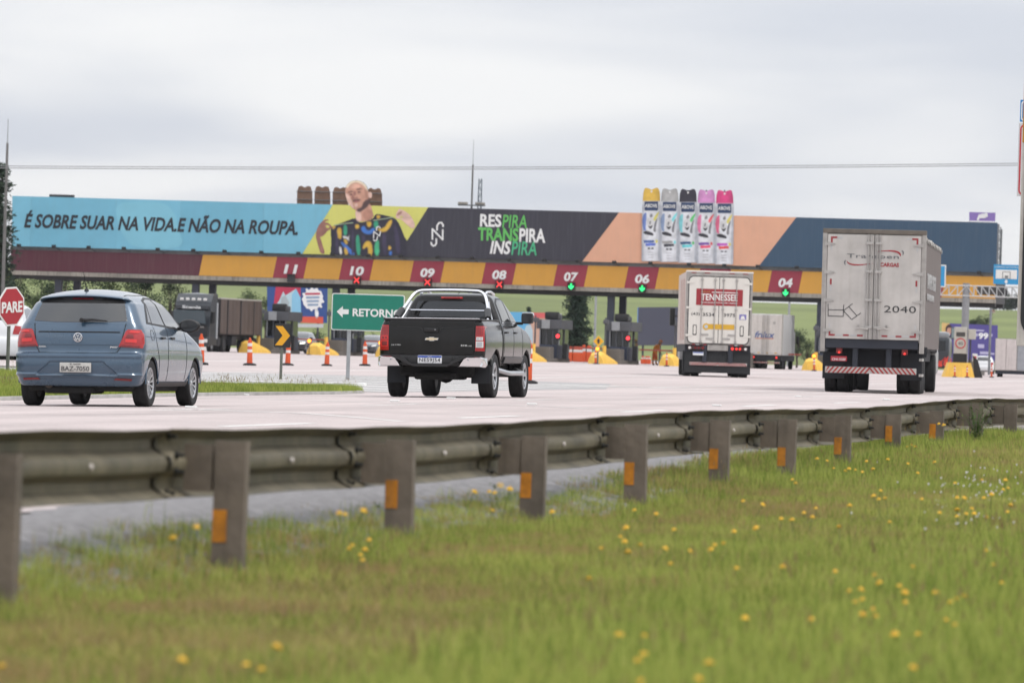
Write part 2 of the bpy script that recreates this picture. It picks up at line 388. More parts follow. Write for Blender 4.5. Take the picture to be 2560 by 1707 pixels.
# W profile: depth towards the road (-X) and height below the top edge
WP = [(0.0, 0.0), (-0.012, -0.006), (-0.05, -0.022), (-0.082, -0.045), (-0.083, -0.085), (-0.05, -0.108), (-0.012, -0.122), (-0.002, -0.155),
      (-0.012, -0.188), (-0.05, -0.202), (-0.083, -0.225), (-0.082, -0.265), (-0.05, -0.288), (-0.012, -0.304), (0.0, -0.31)]
BO = -0.19                      # beam face stands this far towards the road from the post line
for k in range(-2, 11):
    y0, y1 = RY1 + (k) * RSP - 0.35, RY1 + (k + 1) * RSP + 0.02
    ys = lin(y0, y1, 8); b = MB()
    def fn(i, j, ys=ys, k=k):
        y = ys[j]; lap = 0.006 if j == 0 else (0.0 if j < 7 else -0.004)
        wob = 0.006 * math.sin(y * 1.7 + k)
        return (rail_x(y) + BO + WP[i][0] + lap + wob, y, rail_top(y) + WP[i][1] + 0.004 * math.sin(y * 2.3 + k * 1.3))
    b.grid(fn, len(WP), 8)
    o = b.build('beam', zinc, gr, smooth=50, fix=False)
    sm = o.modifiers.new('thickness', 'SOLIDIFY'); sm.thickness = 0.004
    # splice bolts and the dark lap of the joint
    yb = y0 + 0.12
    for zz in (-0.03, -0.115, -0.19, -0.29):
        bb = MB(); bb.lathe([(0.018, 0), (0.018, 0.016), (0.009, 0.018), (0.009, 0.045)], 'x', 8, (rail_x(yb) + BO + 0.002 - (0.05 if zz in (-0.03, -0.29) else 0.01), yb, rail_top(yb) + zz)); bb.build('bolt', boltm, o)
    bb = MB(); ym = (y0 + y1) / 2 + 0.35; bb.lathe([(0.014, 0), (0.014, 0.012), (0.006, 0.016)], 'x', 10, (rail_x(ym) + BO, ym, rail_top(ym) - 0.155)); bb.build('bolt', boltw, o, smooth=40)
    j = MB()
    pr = [(w[0] + 0.009, w[1]) for w in WP]
    j.grid(lambda i, jj: (rail_x(y0) + BO + pr[i][0], y0 - 0.012 + 0.03 * jj, rail_top(y0) + pr[i][1]), len(WP), 2)
    j.build('lap_edge', boltm, o, fix=False)
for k in range(-1, 12):
    y = RY1 + k * RSP; x = rail_x(y); zt = rail_top(y) - 0.045 - 0.012 * (k % 3); zb = verge_z(x, y) - 0.25
    lean = (0.012, -0.008, 0.004, -0.012, 0.006)[k % 5]
    b = MB()
    # channel section, web towards the camera, flanges away from it
    t = 0.006; w = 0.145; f = 0.085
    for (xa, xb, ya, yb2) in ((-w / 2, w / 2, -t, 0), (-w / 2, -w / 2 + t, 0, f), (w / 2 - t, w / 2, 0, f), (-w / 2 + t, -w / 2 + 0.024, f - t, f), (w / 2 - 0.024, w / 2 - t, f - t, f)):
        b.box(x + xa, x + xb, y + ya, y + yb2, zb, zt)
    for i, v in enumerate(b.v): b.v[i] = (v[0] + lean * (v[2] - zb), v[1], v[2])
    p = b.build('post', zpost, gr)
    if k < 9:
        b = MB(); zz = verge_z(x, y) + 0.225 - .05 * sstep(30, 55, y)
        xo = lean * (zz - zb)
        b.prism([(x - w / 2 + 0.003 + xo, zz - 0.075), (x - 0.004 + xo, zz - 0.075), (x - 0.004 + xo, zz + 0.075), (x - w / 2 + 0.003 + xo, zz + 0.075)], y - t - 0.004, y - t - 0.001)
        b.build('reflector', orange, p)
    b = MB(); xs0 = x - w / 2 - 0.135
    b.box(xs0, xs0 + 0.132, y - 0.012, y - 0.004, zt - 0.235, zt - 0.02); b.box(xs0, xs0 + 0.006, y - 0.004, y + 0.07, zt - 0.235, zt - 0.02)
    b.box(xs0 + 0.006, xs0 + 0.132, y + 0.06, y + 0.068, zt - 0.235, zt - 0.02)
    b.build('spacer_block', zpost, gr)
# ------------------------------------------------------------------ toll plaza canopy and billboard
YC = 393.7
def B(px, py, Y=YC):
    p = PY(px, py, Y); return (p.x, p.z)
def flat(name, pts, m, parent, layer=0, Y=YC, th=0.012, zoom=None):
    """flat printed or cut shape standing on the plane Y; pts are measured outline points"""
    if zoom: pts = [(zoom[0] + x / zoom[2], zoom[1] + y / zoom[2]) for x, y in pts]
    b = MB(); q = [B(x, y, Y) for x, y in pts]; b.prism(q, Y - 0.012 * layer - th, Y - 0.012 * layer + 0.004); return b.build(name, m, parent)
def smooth2(pts, it=2):
    for _ in range(it):
        o = []
        for i in range(len(pts)):
            p, q = pts[i], pts[(i + 1) % len(pts)]
            o += [(p[0] * .75 + q[0] * .25, p[1] * .75 + q[1] * .25), (p[0] * .25 + q[0] * .75, p[1] * .25 + q[1] * .75)]
        pts = o
    return pts
def strokes(name, lines, w, m, parent, layer=0, Y=YC, zoom=None):
    b = MB()
    for ln in lines:
        q = [B(zoom[0] + x / zoom[2], zoom[1] + y / zoom[2], Y) for x, y in ln] if zoom else [B(x, y, Y) for x, y in ln]
        for i in range(len(q) - 1):
            p0, p1 = Vector(q[i]), Vector(q[i + 1]); d = (p1 - p0).normalized(); n = Vector((-d.y, d.x)) * w / 2; e = d * w * 0.3
            k = 0.0006 * i
            b.prism([tuple(p0 - e + n), tuple(p1 + e + n), tuple(p1 + e - n), tuple(p0 - e - n)], Y - 0.012 * layer - 0.012 - k, Y - 0.012 * layer + 0.004)
    return b.build(name, m, parent)
PMC = {}
def pm(name, r, g, b, **k):
    PMC.setdefault(name, srgb(r, g, b)); k.setdefault('var', 0.06); k.setdefault('scale', 0.8); return mat(name, srgb(r, g, b), k.pop('rough', 0.55), **k)
def print_mat():
    m = bpy.data.materials.new('photo_print'); m.use_nodes = True; t = m.node_tree; a = t.nodes.new('ShaderNodeAttribute'); a.attribute_name = 'print'
    t.links.new(a.outputs['Color'], t.nodes['Principled BSDF'].inputs['Base Color']); t.nodes['Principled BSDF'].inputs['Roughness'].default_value = .55; return m
PHOTO = print_mat()
def soften(c, n):
    for _ in range(n):
        for ax in (0, 1): c = (np.roll(c, 1, ax) + 2 * c + np.roll(c, -1, ax)) / 4
    return c
def raster_print(name, parent, shapes, zoom, cell, Y, layer, soft=3, tone=None, seed=1):
    """a photographic print: the measured colour areas are laid down in order, blended softly and put on one flat sheet"""
    P_ = [np.array(p) for p, c in shapes]; lo = np.min([p.min(0) for p in P_], 0); hi = np.max([p.max(0) for p in P_], 0)
    nx, ny = int((hi[0] - lo[0]) / cell) + 2, int((hi[1] - lo[1]) / cell) + 2
    xs = lo[0] + np.arange(nx) * (hi[0] - lo[0]) / (nx - 1); ys = lo[1] + np.arange(ny) * (hi[1] - lo[1]) / (ny - 1); GX, GY = np.meshgrid(xs, ys)
    can = np.zeros((ny, nx, 3)); cov = np.zeros((ny, nx)); mask = np.zeros((ny, nx), bool)
    for p, (p_, c) in zip(P_, shapes):
        ins = np.zeros((ny, nx), bool); m = len(p)
        for i in range(m):
            x0, y0 = p[i]; x1, y1 = p[(i + 1) % m]
            if y0 == y1: continue
            ins ^= ((y0 > GY) != (y1 > GY)) & (GX < (x1 - x0) * (GY - y0) / (y1 - y0) + x0)
        can[ins] = c; cov[ins] = 1; mask |= ins
    k = soften(cov, soft)[..., None] + 1e-4; can = soften(can * cov[..., None], soft) / k
    rs = np.random.RandomState(seed); big = rs.rand(ny // 10 + 3, nx // 10 + 3)
    iy, ix = np.linspace(0, big.shape[0] - 1.001, ny), np.linspace(0, big.shape[1] - 1.001, nx); a, b = iy.astype(int), ix.astype(int)
    nz = soften(big[a][:, b], 14); can *= (0.84 + .32 * nz)[..., None]
    if tone is not None: can *= tone((GX - lo[0]) / (hi[0] - lo[0]), (GY - lo[1]) / (hi[1] - lo[1]))[..., None]
    c00, c10, c01 = (np.array(B(zoom[0] + x / zoom[2], zoom[1] + y / zoom[2], Y)) for x, y in ((xs[0], ys[0]), (xs[-1], ys[0]), (xs[0], ys[-1])))
    U = np.linspace(0, 1, nx)[None, :, None]; V = np.linspace(0, 1, ny)[:, None, None]; pos = c00 + (c10 - c00) * U + (c01 - c00) * V
    idx = -np.ones((ny, nx), int); idx[mask] = np.arange(mask.sum())
    vs = np.stack([pos[..., 0][mask], np.full(mask.sum(), Y - .012 * layer - .012), pos[..., 1][mask]], 1)
    q = np.stack([idx[:-1, :-1], idx[1:, :-1], idx[1:, 1:], idx[:-1, 1:]], -1).reshape(-1, 4); q = q[(q >= 0).all(1)]
    me = bpy.data.meshes.new(name); me.from_pydata(vs.tolist(), [], q.tolist()); at = me.color_attributes.new('print', 'FLOAT_COLOR', 'POINT')
    at.data.foreach_set('color', np.concatenate([np.clip(can[mask], 0, 1), np.ones((mask.sum(), 1))], 1).astype('f').ravel()); me.materials.append(PHOTO); return link(name, me, parent)
bt = lambda x: 490 + 0.0272 * (x - 31)
bb_ = lambda x: 615 + 0.0272 * (x - 29)
ft = lambda x: 624 + 0.0276 * (x - 28)
fb = lambda x: 675 + 0.0296 * (x - 28)
vin = dict(streak=0.10, dirt=(0.2, 0.22, 0.24))
cy = [pm('vinyl_cyan_%d' % i, 112 + k, 176 + k, 200 + k, **vin) for i, k in enumerate((6, 0, 4, -3, 3))]
ylw = pm('vinyl_lime_yellow', 206, 205, 108, **vin); blk = pm('vinyl_charcoal', 52, 51, 62, **vin); pch = pm('vinyl_peach', 216, 164, 136, **vin); nav = pm('vinyl_slate_blue', 50, 76, 100, **vin)
steel_g = mat('galvanised_grey', (0.22, 0.23, 0.24), 0.55, metal=0.3, var=0.3, scale=1.5)
dark_g = mat('dark_grey_metal', (0.045, 0.046, 0.052), 0.6, var=0.2, scale=2)
blackp = mat('black_plastic', (0.012, 0.012, 0.013), 0.45)
white_p = mat('white_print', (0.74, 0.74, 0.74), 0.55, var=0.05, scale=2)
bill = thing('billboard', 'long advertising billboard on top of the toll canopy, cyan to dark blue', 'billboard', (0, 0, 0))
def slant(xa_t, xa_b, xb_t, xb_b, m, nm='panel'):
    return flat(nm, [(xa_t, bt(xa_t)), (xb_t, bt(xb_t)), (xb_b, bb_(xb_b)), (xa_b, bb_(xa_b))], m, bill, 0)
g = 0.25
cuts = [(31, 29), (78, 76), (292, 290), (452, 450), (660, 658), (832, 756)]
for i in range(5): slant(cuts[i][0], cuts[i][1], cuts[i + 1][0] - g, cuts[i + 1][1] - g, cy[i])
slant(832, 756, 1071 - g, 993 - g, ylw)
slant(1071, 993, 1300 - g, 1298, blk); slant(1300, 1298, 1548 - g, 1456 - g, blk)
slant(1548, 1456, 1760 - g, 1757, pch); slant(1760, 1757, 1991 - g, 1897 - g, pch)
slant(1991, 1897, 2240 - g, 2236 - g, nav); slant(2240, 2236, 2494, 2490, nav)
Z4 = (0, 460, 3.0154); Z5 = (720, 420, 3.36); ZM = (760, 440, 6.918)
flat('ghost_print', smooth2([(870, 150), (1000, 132), (1235, 132), (1330, 230), (1340, 330), (1400, 490), (1010, 490), (935, 400), (880, 280)]), pm('vinyl_cyan_pale', 124, 186, 206), bill, 1, zoom=Z4)
ink = pm('print_ink_black', 34, 38, 46)
p0, p1 = B(60, 569.5), B(744.6, 588.2); q0 = B(75, 526)
lettering('É SOBRE SUAR NA VIDA.E NÃO NA ROUPA.', ink, bill, p0[0], p1[0], p0[1], q0[1], YC - 0.03, bold=0.032, shear=0.24, space=1.0)
grn = pm('print_green', 96, 184, 92); grn2 = pm('print_teal', 72, 178, 130); wht = pm('print_white', 226, 226, 226)
def word(s, zx0, zx1, zy0, zy1, m, bold=0.03, shear=0.0, parent=None, zoom=Z5, Y=YC, ly=2, **k):
    a = B(zoom[0] + zx0 / zoom[2], zoom[1] + zy1 / zoom[2], Y); c = B(zoom[0] + zx1 / zoom[2], zoom[1] + zy0 / zoom[2] , Y)
    return lettering(s, m, parent or bill, a[0], c[0], a[1], c[1], Y - 0.012 * ly, bold=bold, shear=shear, **k)
word('RES', 1612, 1795, 390, 494, wht); word('PIRA', 1800, 2010, 398, 502, grn, shear=.12, bold=.01)
word('TRANS', 1595, 1938, 507, 610, grn); word('PIRA', 1942, 2165, 512, 624, wht)
word('INS', 1695, 1876, 614, 722, wht, shear=.2); word('PIRA', 1876, 2092, 620, 730, grn2, shear=.12, bold=.01)
NJR = [[(1213, 598), (1213, 512), (1300, 602), (1300, 520)], [(1252, 522), (1253, 485), (1268, 462), (1290, 460), (1303, 480), (1303, 492)], [(1203, 626), (1206, 642), (1220, 655), (1236, 650), (1246, 634), (1246, 596)]]
strokes('monogram', NJR, 0.115, wht, bill, 1, zoom=Z5)
# --- printed man holding out his football shirt; the head is a cut-out that stands above the board
skin = pm('print_skin', 190, 144, 124, var=.22, scale=2.2); skin_d = pm('print_skin_shade', 146, 102, 92, var=.25, scale=3); skin_l = pm('print_skin_light', 214, 180, 166); shirt = pm('print_shirt_navy', 40, 38, 54, var=.45, scale=1.6)
hairb = pm('print_hair_blond', 222, 208, 184); beard = pm('print_beard', 78, 58, 58); gold = pm('print_gold', 206, 168, 66); pgreen = pm('print_shirt_green', 52, 150, 118); pblue = pm('print_shirt_blue', 62, 116, 196); lip = pm('print_lip', 150, 92, 92); dk = pm('print_dark_brown', 62, 44, 46)
man = thing('cutout_figure', 'printed bearded man with blond cropped hair holding out his dark shirt on the yellow panel', 'cutout', (0, 0, 0))
MANS = []
def fm(nm, pts, m, ly, sm=2): MANS.append((ly, smooth2(pts, sm) if sm else pts, PMC[m.name], nm))
fm('neck', [(880, 560), (1150, 440), (1200, 640), (1215, 700), (1140, 770), (960, 800), (895, 740)], skin, 1)
fm('neck', [(885, 600), (930, 610), (990, 640), (1000, 780), (950, 800), (895, 745)], skin_l, 2)
fm('torso', [(520, 850), (700, 790), (885, 715), (920, 770), (960, 800), (1060, 790), (1190, 740), (1240, 650), (1330, 660), (1530, 705), (1620, 760), (1700, 930), (1760, 1090), (1790, 1330), (1790, 1394), (1400, 1388), (900, 1376), (450, 1364), (462, 1340), (470, 1100), (455, 900)], shirt, 3, 1)
fm('torso_arm', [(1690, 960), (1790, 1120), (1900, 1100), (2050, 1390), (1690, 1385)], blk, 2, 0)
# shirt pattern
for pts, m in [([(575, 895), (650, 890), (655, 1060), (630, 1095), (580, 1060)], gold), ([(680, 850), (745, 845), (750, 1020), (690, 1035)], pgreen), ([(885, 840), (950, 835), (960, 900), (895, 920)], gold),
               ([(1085, 790), (1165, 785), (1165, 860), (1125, 890), (1090, 860)], gold), ([(985, 890), (1050, 860), (1080, 930), (1140, 945), (1200, 890), (1245, 920), (1180, 1000), (1090, 1010), (1010, 970)], pblue),
               ([(1205, 790), (1285, 765), (1290, 880), (1250, 915), (1215, 880)], pgreen), ([(1450, 800), (1525, 740), (1520, 830), (1450, 940), (1370, 975), (1290, 950), (1270, 900), (1330, 915), (1410, 880)], gold),
               ([(895, 1050), (955, 1000), (985, 1370), (915, 1370)], pgreen), ([(1225, 1150), (1300, 1080), (1305, 1375), (1225, 1375)], grn2), ([(1020, 1200), (1090, 1115), (1180, 1150), (1190, 1375), (1115, 1375), (1105, 1200), (1025, 1280)], gold),
               ([(625, 1150), (680, 1140), (890, 1345), (860, 1365), (800, 1360)], pblue), ([(685, 1090), (740, 1095), (765, 1170), (720, 1190)], gold), ([(1470, 1185), (1525, 1255), (1455, 1285)], gold), ([(1475, 1300), (1525, 1300), (1515, 1370), (1475, 1370)], pblue),
               ([(700, 1210), (760, 1280), (765, 1360), (705, 1360)], gold), ([(610, 1210), (650, 1240), (660, 1360), (620, 1350)], wht), ([(500, 850), (560, 870), (500, 935)], gold), ([(1255, 670), (1330, 690), (1310, 735), (1265, 740)], gold)]:
    fm('shirt_print', pts, m, 4, 1)
for ln in ([(520, 855), (700, 825), (850, 810)], [(1200, 770), (1400, 740), (1540, 715)]): strokes('collar_edge', [ln], 0.06, pm('print_pale_green', 150, 166, 140), man, 3, zoom=ZM)
strokes('chest_monogram', [[(1205, 1080), (1212, 960), (1310, 1040), (1325, 960)], [(1255, 945), (1260, 890), (1300, 875), (1320, 900)], [(1205, 1105), (1225, 1125), (1260, 1110), (1275, 1050)]], 0.07, wht, man, 5, zoom=ZM)
fm('chest_mark', [(668, 1035), (720, 1045), (765, 1060), (795, 1015), (775, 1075), (785, 1130), (755, 1095), (720, 1075), (690, 1080)], wht, 5, 1)
# head, drawn as flat areas of light and shade
fm('head', [(705, 260), (730, 170), (790, 100), (890, 72), (1000, 90), (1080, 160), (1110, 240), (1130, 300), (1145, 440), (1110, 520), (1040, 585), (960, 630), (880, 590), (820, 540), (765, 480), (735, 400)], skin, 6)
fm('hair', [(722, 200), (740, 150), (800, 95), (890, 70), (1005, 92), (1085, 165), (1115, 260), (1085, 250), (1040, 170), (960, 120), (880, 110), (800, 150), (760, 210)], hairb, 7)
fm('ear', [(1110, 290), (1150, 265), (1185, 300), (1180, 370), (1150, 395), (1120, 370)], skin_l, 7)
fm('cheek_light', [(705, 300), (760, 300), (820, 420), (850, 500), (870, 580), (800, 530), (745, 430)], skin_l, 7)
fm('beard', [(1140, 360), (1150, 450), (1105, 530), (1030, 590), (960, 635), (905, 600), (930, 560), (1000, 545), (1020, 470), (1060, 420), (1100, 400)], beard, 7)
fm('brow', [(760, 280), (800, 262), (850, 262), (852, 280), (800, 285), (765, 300)], dk, 8); fm('brow', [(905, 235), (950, 215), (1000, 215), (1030, 235), (980, 232), (915, 250)], dk, 8)
fm('eye', [(775, 320), (815, 300), (850, 305), (840, 345), (800, 345)], skin_d, 8); fm('eye', [(915, 275), (950, 262), (990, 268), (985, 292), (930, 298)], skin_d, 8); fm('pupil', [(785, 318), (820, 308), (845, 312), (835, 326), (800, 330)], dk, 9); fm('pupil', [(922, 278), (950, 268), (982, 272), (975, 286), (935, 290)], dk, 9)
fm('brow_shade', [(850, 270), (905, 250), (900, 330), (880, 350), (858, 330)], skin_d, 7); fm('temple_shade', [(1040, 200), (1090, 250), (1110, 330), (1120, 400), (1080, 420), (1060, 330)], pm('print_skin_mid', 172, 126, 108, var=.2, scale=2), 7); fm('forehead_light', [(800, 170), (880, 130), (960, 150), (980, 200), (900, 210), (820, 225)], pm('print_skin_glow', 214, 168, 148), 7); fm('neck_shade', [(1000, 640), (1120, 560), (1190, 640), (1200, 700), (1140, 760), (1060, 770)], pm('print_skin_mid', 172, 126, 108), 2)
for l in ([(560, 880), (600, 1100), (590, 1340), (560, 1340), (540, 1100)], [(830, 880), (870, 1000), (860, 1360), (820, 1360)], [(1010, 1020), (1060, 1040), (1070, 1100), (1000, 1180)], [(1340, 1000), (1420, 960), (1440, 1370), (1380, 1370)], [(1560, 800), (1640, 950), (1680, 1340), (1600, 1340), (1560, 1000)]): fm('shirt_fold', l, pm('print_shirt_fold', 58, 52, 78, var=.3, scale=2), 4, 2)
fm('nose_shade', [(830, 340), (860, 320), (870, 380), (930, 360), (945, 385), (890, 405), (840, 420), (815, 400)], skin_d, 8)
fm('moustache', [(835, 425), (890, 405), (960, 400), (1000, 420), (960, 425), (890, 430), (850, 460)], beard, 8)
fm('lips', [(860, 445), (920, 425), (985, 425), (950, 450), (880, 470)], lip, 9)
fm('chin_light', [(880, 480), (925, 470), (935, 520), (900, 545), (875, 520)], skin_l, 9)
# hands and forearms at the shirt edge
fm('forearm', [(195, 1040), (225, 1000), (290, 1060), (320, 1180), (380, 1345), (285, 1348), (255, 1250)], skin_d, 6)
fm('hand', [(195, 1040), (215, 940), (250, 850), (310, 780), (380, 740), (460, 765), (400, 780), (360, 800), (430, 810), (500, 880), (455, 930), (400, 960), (370, 1010), (300, 1060), (230, 1070)], skin_d, 7)
fm('finger_gap', [(365, 860), (420, 845), (450, 890), (400, 905)], ylw, 8)
fm('hand', [(1575, 700), (1610, 610), (1650, 560), (1690, 575), (1760, 610), (1850, 680), (1940, 850), (1890, 930), (1780, 850), (1700, 770), (1650, 740), (1610, 745)], skin_l, 6)
fm('finger_shade', [(1590, 690), (1640, 625), (1700, 605), (1700, 640), (1640, 680)], skin_d, 7); fm('finger_gap', [(1650, 700), (1700, 690), (1720, 735), (1670, 725)], ylw, 7)
MANS.sort(key=lambda t: t[0])
def body_tone(u, v): return 1.06 - .22 * np.clip((u - .42) * 1.6, 0, 1) * (v < .5) - .10 * np.abs(np.sin(u * 23 + v * 9)) * (v > .55)
raster_print('photo_print', man, [(p, c) for l, p, c, n in MANS], ZM, 7, YC, 1, 3, body_tone)
for l, p, c, n in MANS:
    if n == 'head': flat('backing_board', p, MATS['galvanised_grey'], man, 0, zoom=ZM)
# --- giant aerosol cans, flat printed cut-outs
CAPS = [(206, 170, 74), (166, 166, 166), (48, 46, 58), (196, 136, 186), (200, 64, 122)]
BR1 = [(104, 126, 186), (126, 144, 176), (124, 196, 204), (214, 120, 160), (208, 96, 130)]
BR2 = [(208, 200, 106), (122, 206, 212), (92, 190, 112), (214, 96, 104), (214, 202, 106)]
TXT1 = [(66, 92, 150), (150, 150, 150), (46, 82, 120), (110, 70, 150), (170, 76, 170)]
TXT2 = [(84, 108, 196), (46, 46, 56), (92, 196, 204), (222, 76, 110), (206, 62, 70)]
CN = ['yellow', 'grey', 'black', 'lilac', 'magenta']
canw = pm('can_white', 206, 208, 214, rough=.4); lab = pm('can_label_blue', 34, 56, 92); prg = pm('print_mid_grey', 120, 120, 124); prd = pm('print_near_black', 40, 40, 48)
for i in range(5):
    cx = 282 + 341.5 * i; y0 = 72 + 10.5 * i; y1 = 1443 + 15 * i
    zo = (1590, 460, 7.466)
    c = thing('aerosol_can_cutout', f'giant spray can cutout with {CN[i]} cap on the peach billboard panel', 'cutout', (0, 0, 0), group='giant spray cans on the billboard')
    H = y1 - y0; CS = []
    def q(pts, m, ly, nm='print', sm=0, cx=cx, y0=y0, H=H, c=c, zo=zo):
        pts = [(cx + x * 172 + (-0.012 * y * H + 12), y0 + y * H) for x, y in pts]
        pts = smooth2(pts, sm) if sm else pts
        if nm in ('can_body', 'cap', 'nozzle', 'label'): flat(nm, pts, m, c, ly, zoom=zo)
        if nm != 'nozzle': CS.append((ly, pts, PMC[m.name]))
    q([(-0.94, .17), (.94, .17), (1.0, .23), (1.0, .985), (.94, 1.0), (-.94, 1.0), (-1.0, .985), (-1.0, .23)], canw, 3, 'can_body')
    cap = q([(-.95, .18), (-.9, .07), (-.78, .015), (-.62, 0), (-.3, .01), (0, .028), (.3, .01), (.62, 0), (.78, .015), (.9, .07), (.95, .18)], pm('cap_' + CN[i], *CAPS[i], rough=.4), 6, 'cap', 0)
    q([(-.09, .04), (.09, .04), (.1, .058), (0, .066), (-.1, .058)], white_p, 10, 'nozzle')
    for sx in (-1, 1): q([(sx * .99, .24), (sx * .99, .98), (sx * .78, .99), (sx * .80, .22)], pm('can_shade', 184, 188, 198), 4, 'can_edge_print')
    q([(-.75, .185), (.75, .185), (.75, .30), (.66, .312), (-.66, .312), (-.75, .30)], lab, 5, 'label')
    zx = cx - 0.03 * H * .25; lx0, lx1 = cx - .66 * 172, cx + .66 * 172
    word('ABOVE', lx0 + 4, lx1 + 4, y0 + .222 * H, y0 + .268 * H, wht, bold=.02, parent=c, zoom=zo, ly=11, name='brand_lettering')
    q([(-.95, .40), (-.75, .345), (-.5, .335), (-.52, .42), (-.58, .55), (-.5, .585), (-.8, .585), (-.95, .5)], pm('brush_a%d' % i, *BR1[i]), 5, 'brush_mark', 1)
    q([(.2, .425), (.45, .37), (.9, .315), (.75, .38), (.45, .45), (.35, .455)], pm('brush_b%d' % i, *BR2[i]), 5, 'brush_mark', 1)
    q([(-.45, .47), (-.4, .42), (-.1, .405), (.2, .425), (.32, .47), (.2, .52), (.05, .555), (-.15, .56), (-.35, .53)], pm('print_face_grey', 190, 190, 192), 6, 'face_print', 1)
    q([(-.12, .36), (.12, .35), (.2, .40), (-.2, .405)], prg, 6, 'hair_print', 1)
    q([(-.32, .51), (-.1, .53), (.2, .505), (.12, .545), (-.05, .56), (-.22, .545)], prd, 7, 'beard_print', 1)
    q([(-.22, .46), (-.05, .45), (.05, .47), (-.08, .49), (-.02, .505), (-.2, .50)], prg, 7, 'face_shade_print', 1)
    q([(-.85, .60), (-.5, .585), (-.1, .60), (.25, .62), (.3, .655), (-.2, .645), (-.75, .63)], prd, 6, 'shirt_print', 1)
    q([(.28, .53), (.45, .45), (.75, .40), (.6, .48), (.5, .56), (.55, .60), (.25, .60)], prg, 5, 'arm_print', 1)
    q([(-.8, .715), (.35, .712), (.38, .745), (-.75, .752)], pm('name_a%d' % i, *TXT1[i]), 5, 'name_band', 0)
    q([(-.6, .757), (.5, .752), (.52, .785), (-.55, .795)], pm('name_b%d' % i, *TXT2[i]), 6, 'name_band', 0)
    q([(.45, .72), (.58, .705), (.72, .715), (.76, .735), (.68, .755), (.52, .752)], pm('brush_b%d' % i, *BR2[i]), 6, 'drop_mark', 1)
    q([(-.35, .815), (-.08, .815), (-.08, .835), (-.35, .835)], prd, 5); q([(.05, .815), (.33, .815), (.33, .835), (.05, .835)], prd, 5)
    for k in range(3): q([(-.3, .87 + .035 * k), (.3, .87 + .035 * k), (.3, .885 + .035 * k), (-.3, .885 + .035 * k)], pm('print_pale_grey', 176, 176, 182), 5, 'small_print')
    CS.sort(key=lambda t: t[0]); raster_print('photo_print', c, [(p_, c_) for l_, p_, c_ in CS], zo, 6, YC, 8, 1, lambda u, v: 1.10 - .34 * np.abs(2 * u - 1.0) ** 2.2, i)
    b = MB(); a0 = B(1590 + cx / 7.466, 500); b.box(a0[0] - .05, a0[0] + .05, YC + .02, YC + .12, B(1590 + cx / 7.466, 560)[1], B(1590 + cx / 7.466, 475)[1]); b.build('back_strut', steel_g, c)
# --- plywood backs of the cut-outs on the other face
ply = mat('plywood_back', srgb(124, 96, 80), 0.8, var=0.3, scale=2.5, bump=0.3)
YB = YC + 2.6
for i, (x0, x1, yt) in enumerate([(75, 206, 150), (222, 356, 152), (374, 506, 160), (518, 650, 164), (662, 792, 168)]):
    pts = [(x0, yt + 150), (x0 + 2, yt + 50), (x0 + 14, yt + 8), (x0 + 36, yt), (x0 + 64, yt + 14), (x0 + 94, yt + 2), (x1 - 16, yt + 8), (x1 - 2, yt + 55), (x1, yt + 150)]
    pts = [(720 + x / 3.36, 420 + y / 3.36 + (0 if y < yt + 100 else 12)) for x, y in pts]
    c = thing('plywood_cutout', ['leftmost plywood back of a spray can cutout above the cyan panel', 'second plywood back of a spray can cutout from the left', 'plywood back of a can cutout just left of the printed head', 'plywood back of a can cutout hidden behind the printed head', 'rightmost plywood back of a spray can cutout, right of the printed head'][i], 'cutout', group='plywood backs above the billboard')
    bq = MB(); bq.prism([B(x, y, YB) for x, y in pts], YB - .03, YB + .03); bq.build('board', ply, c)
    for yy in (192, 262):
        e0, e1 = B(720 + (x0 - 4) / 3.36, 420 + (yy + .03 * x0) / 3.36, YB), B(720 + (x1 + 4) / 3.36, 420 + (yy + .03 * x1) / 3.36, YB)
        bq = MB(); bq.cyl((e0[0], YB - .06, e0[1]), (e1[0], YB - .06, e1[1]), .022, n=6); bq.build('rail', steel_g, c)
# --- billboard carcass: frame behind, end lattice, top pieces, walkway and lamps
X0, X1 = B(31, bt(31))[0], B(2494, bt(2494))[0]
ZT, ZBm = B(1262, bt(1262))[1], B(1262, bb_(1262))[1]
back_m = mat('billboard_back_steel', (0.10, 0.10, 0.105), 0.7, var=0.3, scale=1)
b = MB(); b.box(X0 + .1, X1 - .1, YC + 2.2, YC + 2.3, ZBm + .06, ZT - .04); b.build('rear_panel', back_m, bill)
nb = 34
for i in range(nb + 1):
    x = X0 + .15 + (X1 - X0 - .3) * i / nb; b = MB()
    b.box(x - .05, x + .05, YC + .03, YC + .13, ZBm, ZT - .05); b.box(x - .05, x + .05, YC + 2.05, YC + 2.15, ZBm, ZT - .05)
    b.cyl((x, YC + .1, ZBm), (x, YC + 2.1, ZT - .2), .03, n=6); b.build('upright', steel_g, bill)
b = MB()
for k in range(5):
    z0 = ZBm + .2 + (ZT - ZBm - .5) * k / 5; z1 = ZBm + .2 + (ZT - ZBm - .5) * (k + 1) / 5
    b.cyl((X1 + .05, YC + .1, z0), (X1 + .05, YC + 2.1, z1), .04, n=6); b.cyl((X1 + .05, YC + .1, z1), (X1 + .05, YC + 2.1, z1), .04, n=6)
b.box(X1, X1 + .12, YC + .05, YC + .2, ZBm, ZT - .1); b.box(X1, X1 + .16, YC + 2.0, YC + 2.15, ZBm, ZT - .4); b.build('end_lattice', steel_g, bill)
e0, e1 = B(124, 486, YC + 1), B(184, 491, YC + 1)
b = MB(); b.box(e0[0], e1[0], YC + .9, YC + 1.3, e1[1] - .1, e0[1]); b.build('top_box', dark_g, bill)
canopy = thing('toll_canopy', 'wide toll plaza canopy with yellow and maroon fascia and lane numbers', 'toll canopy', (0, 0, 0))
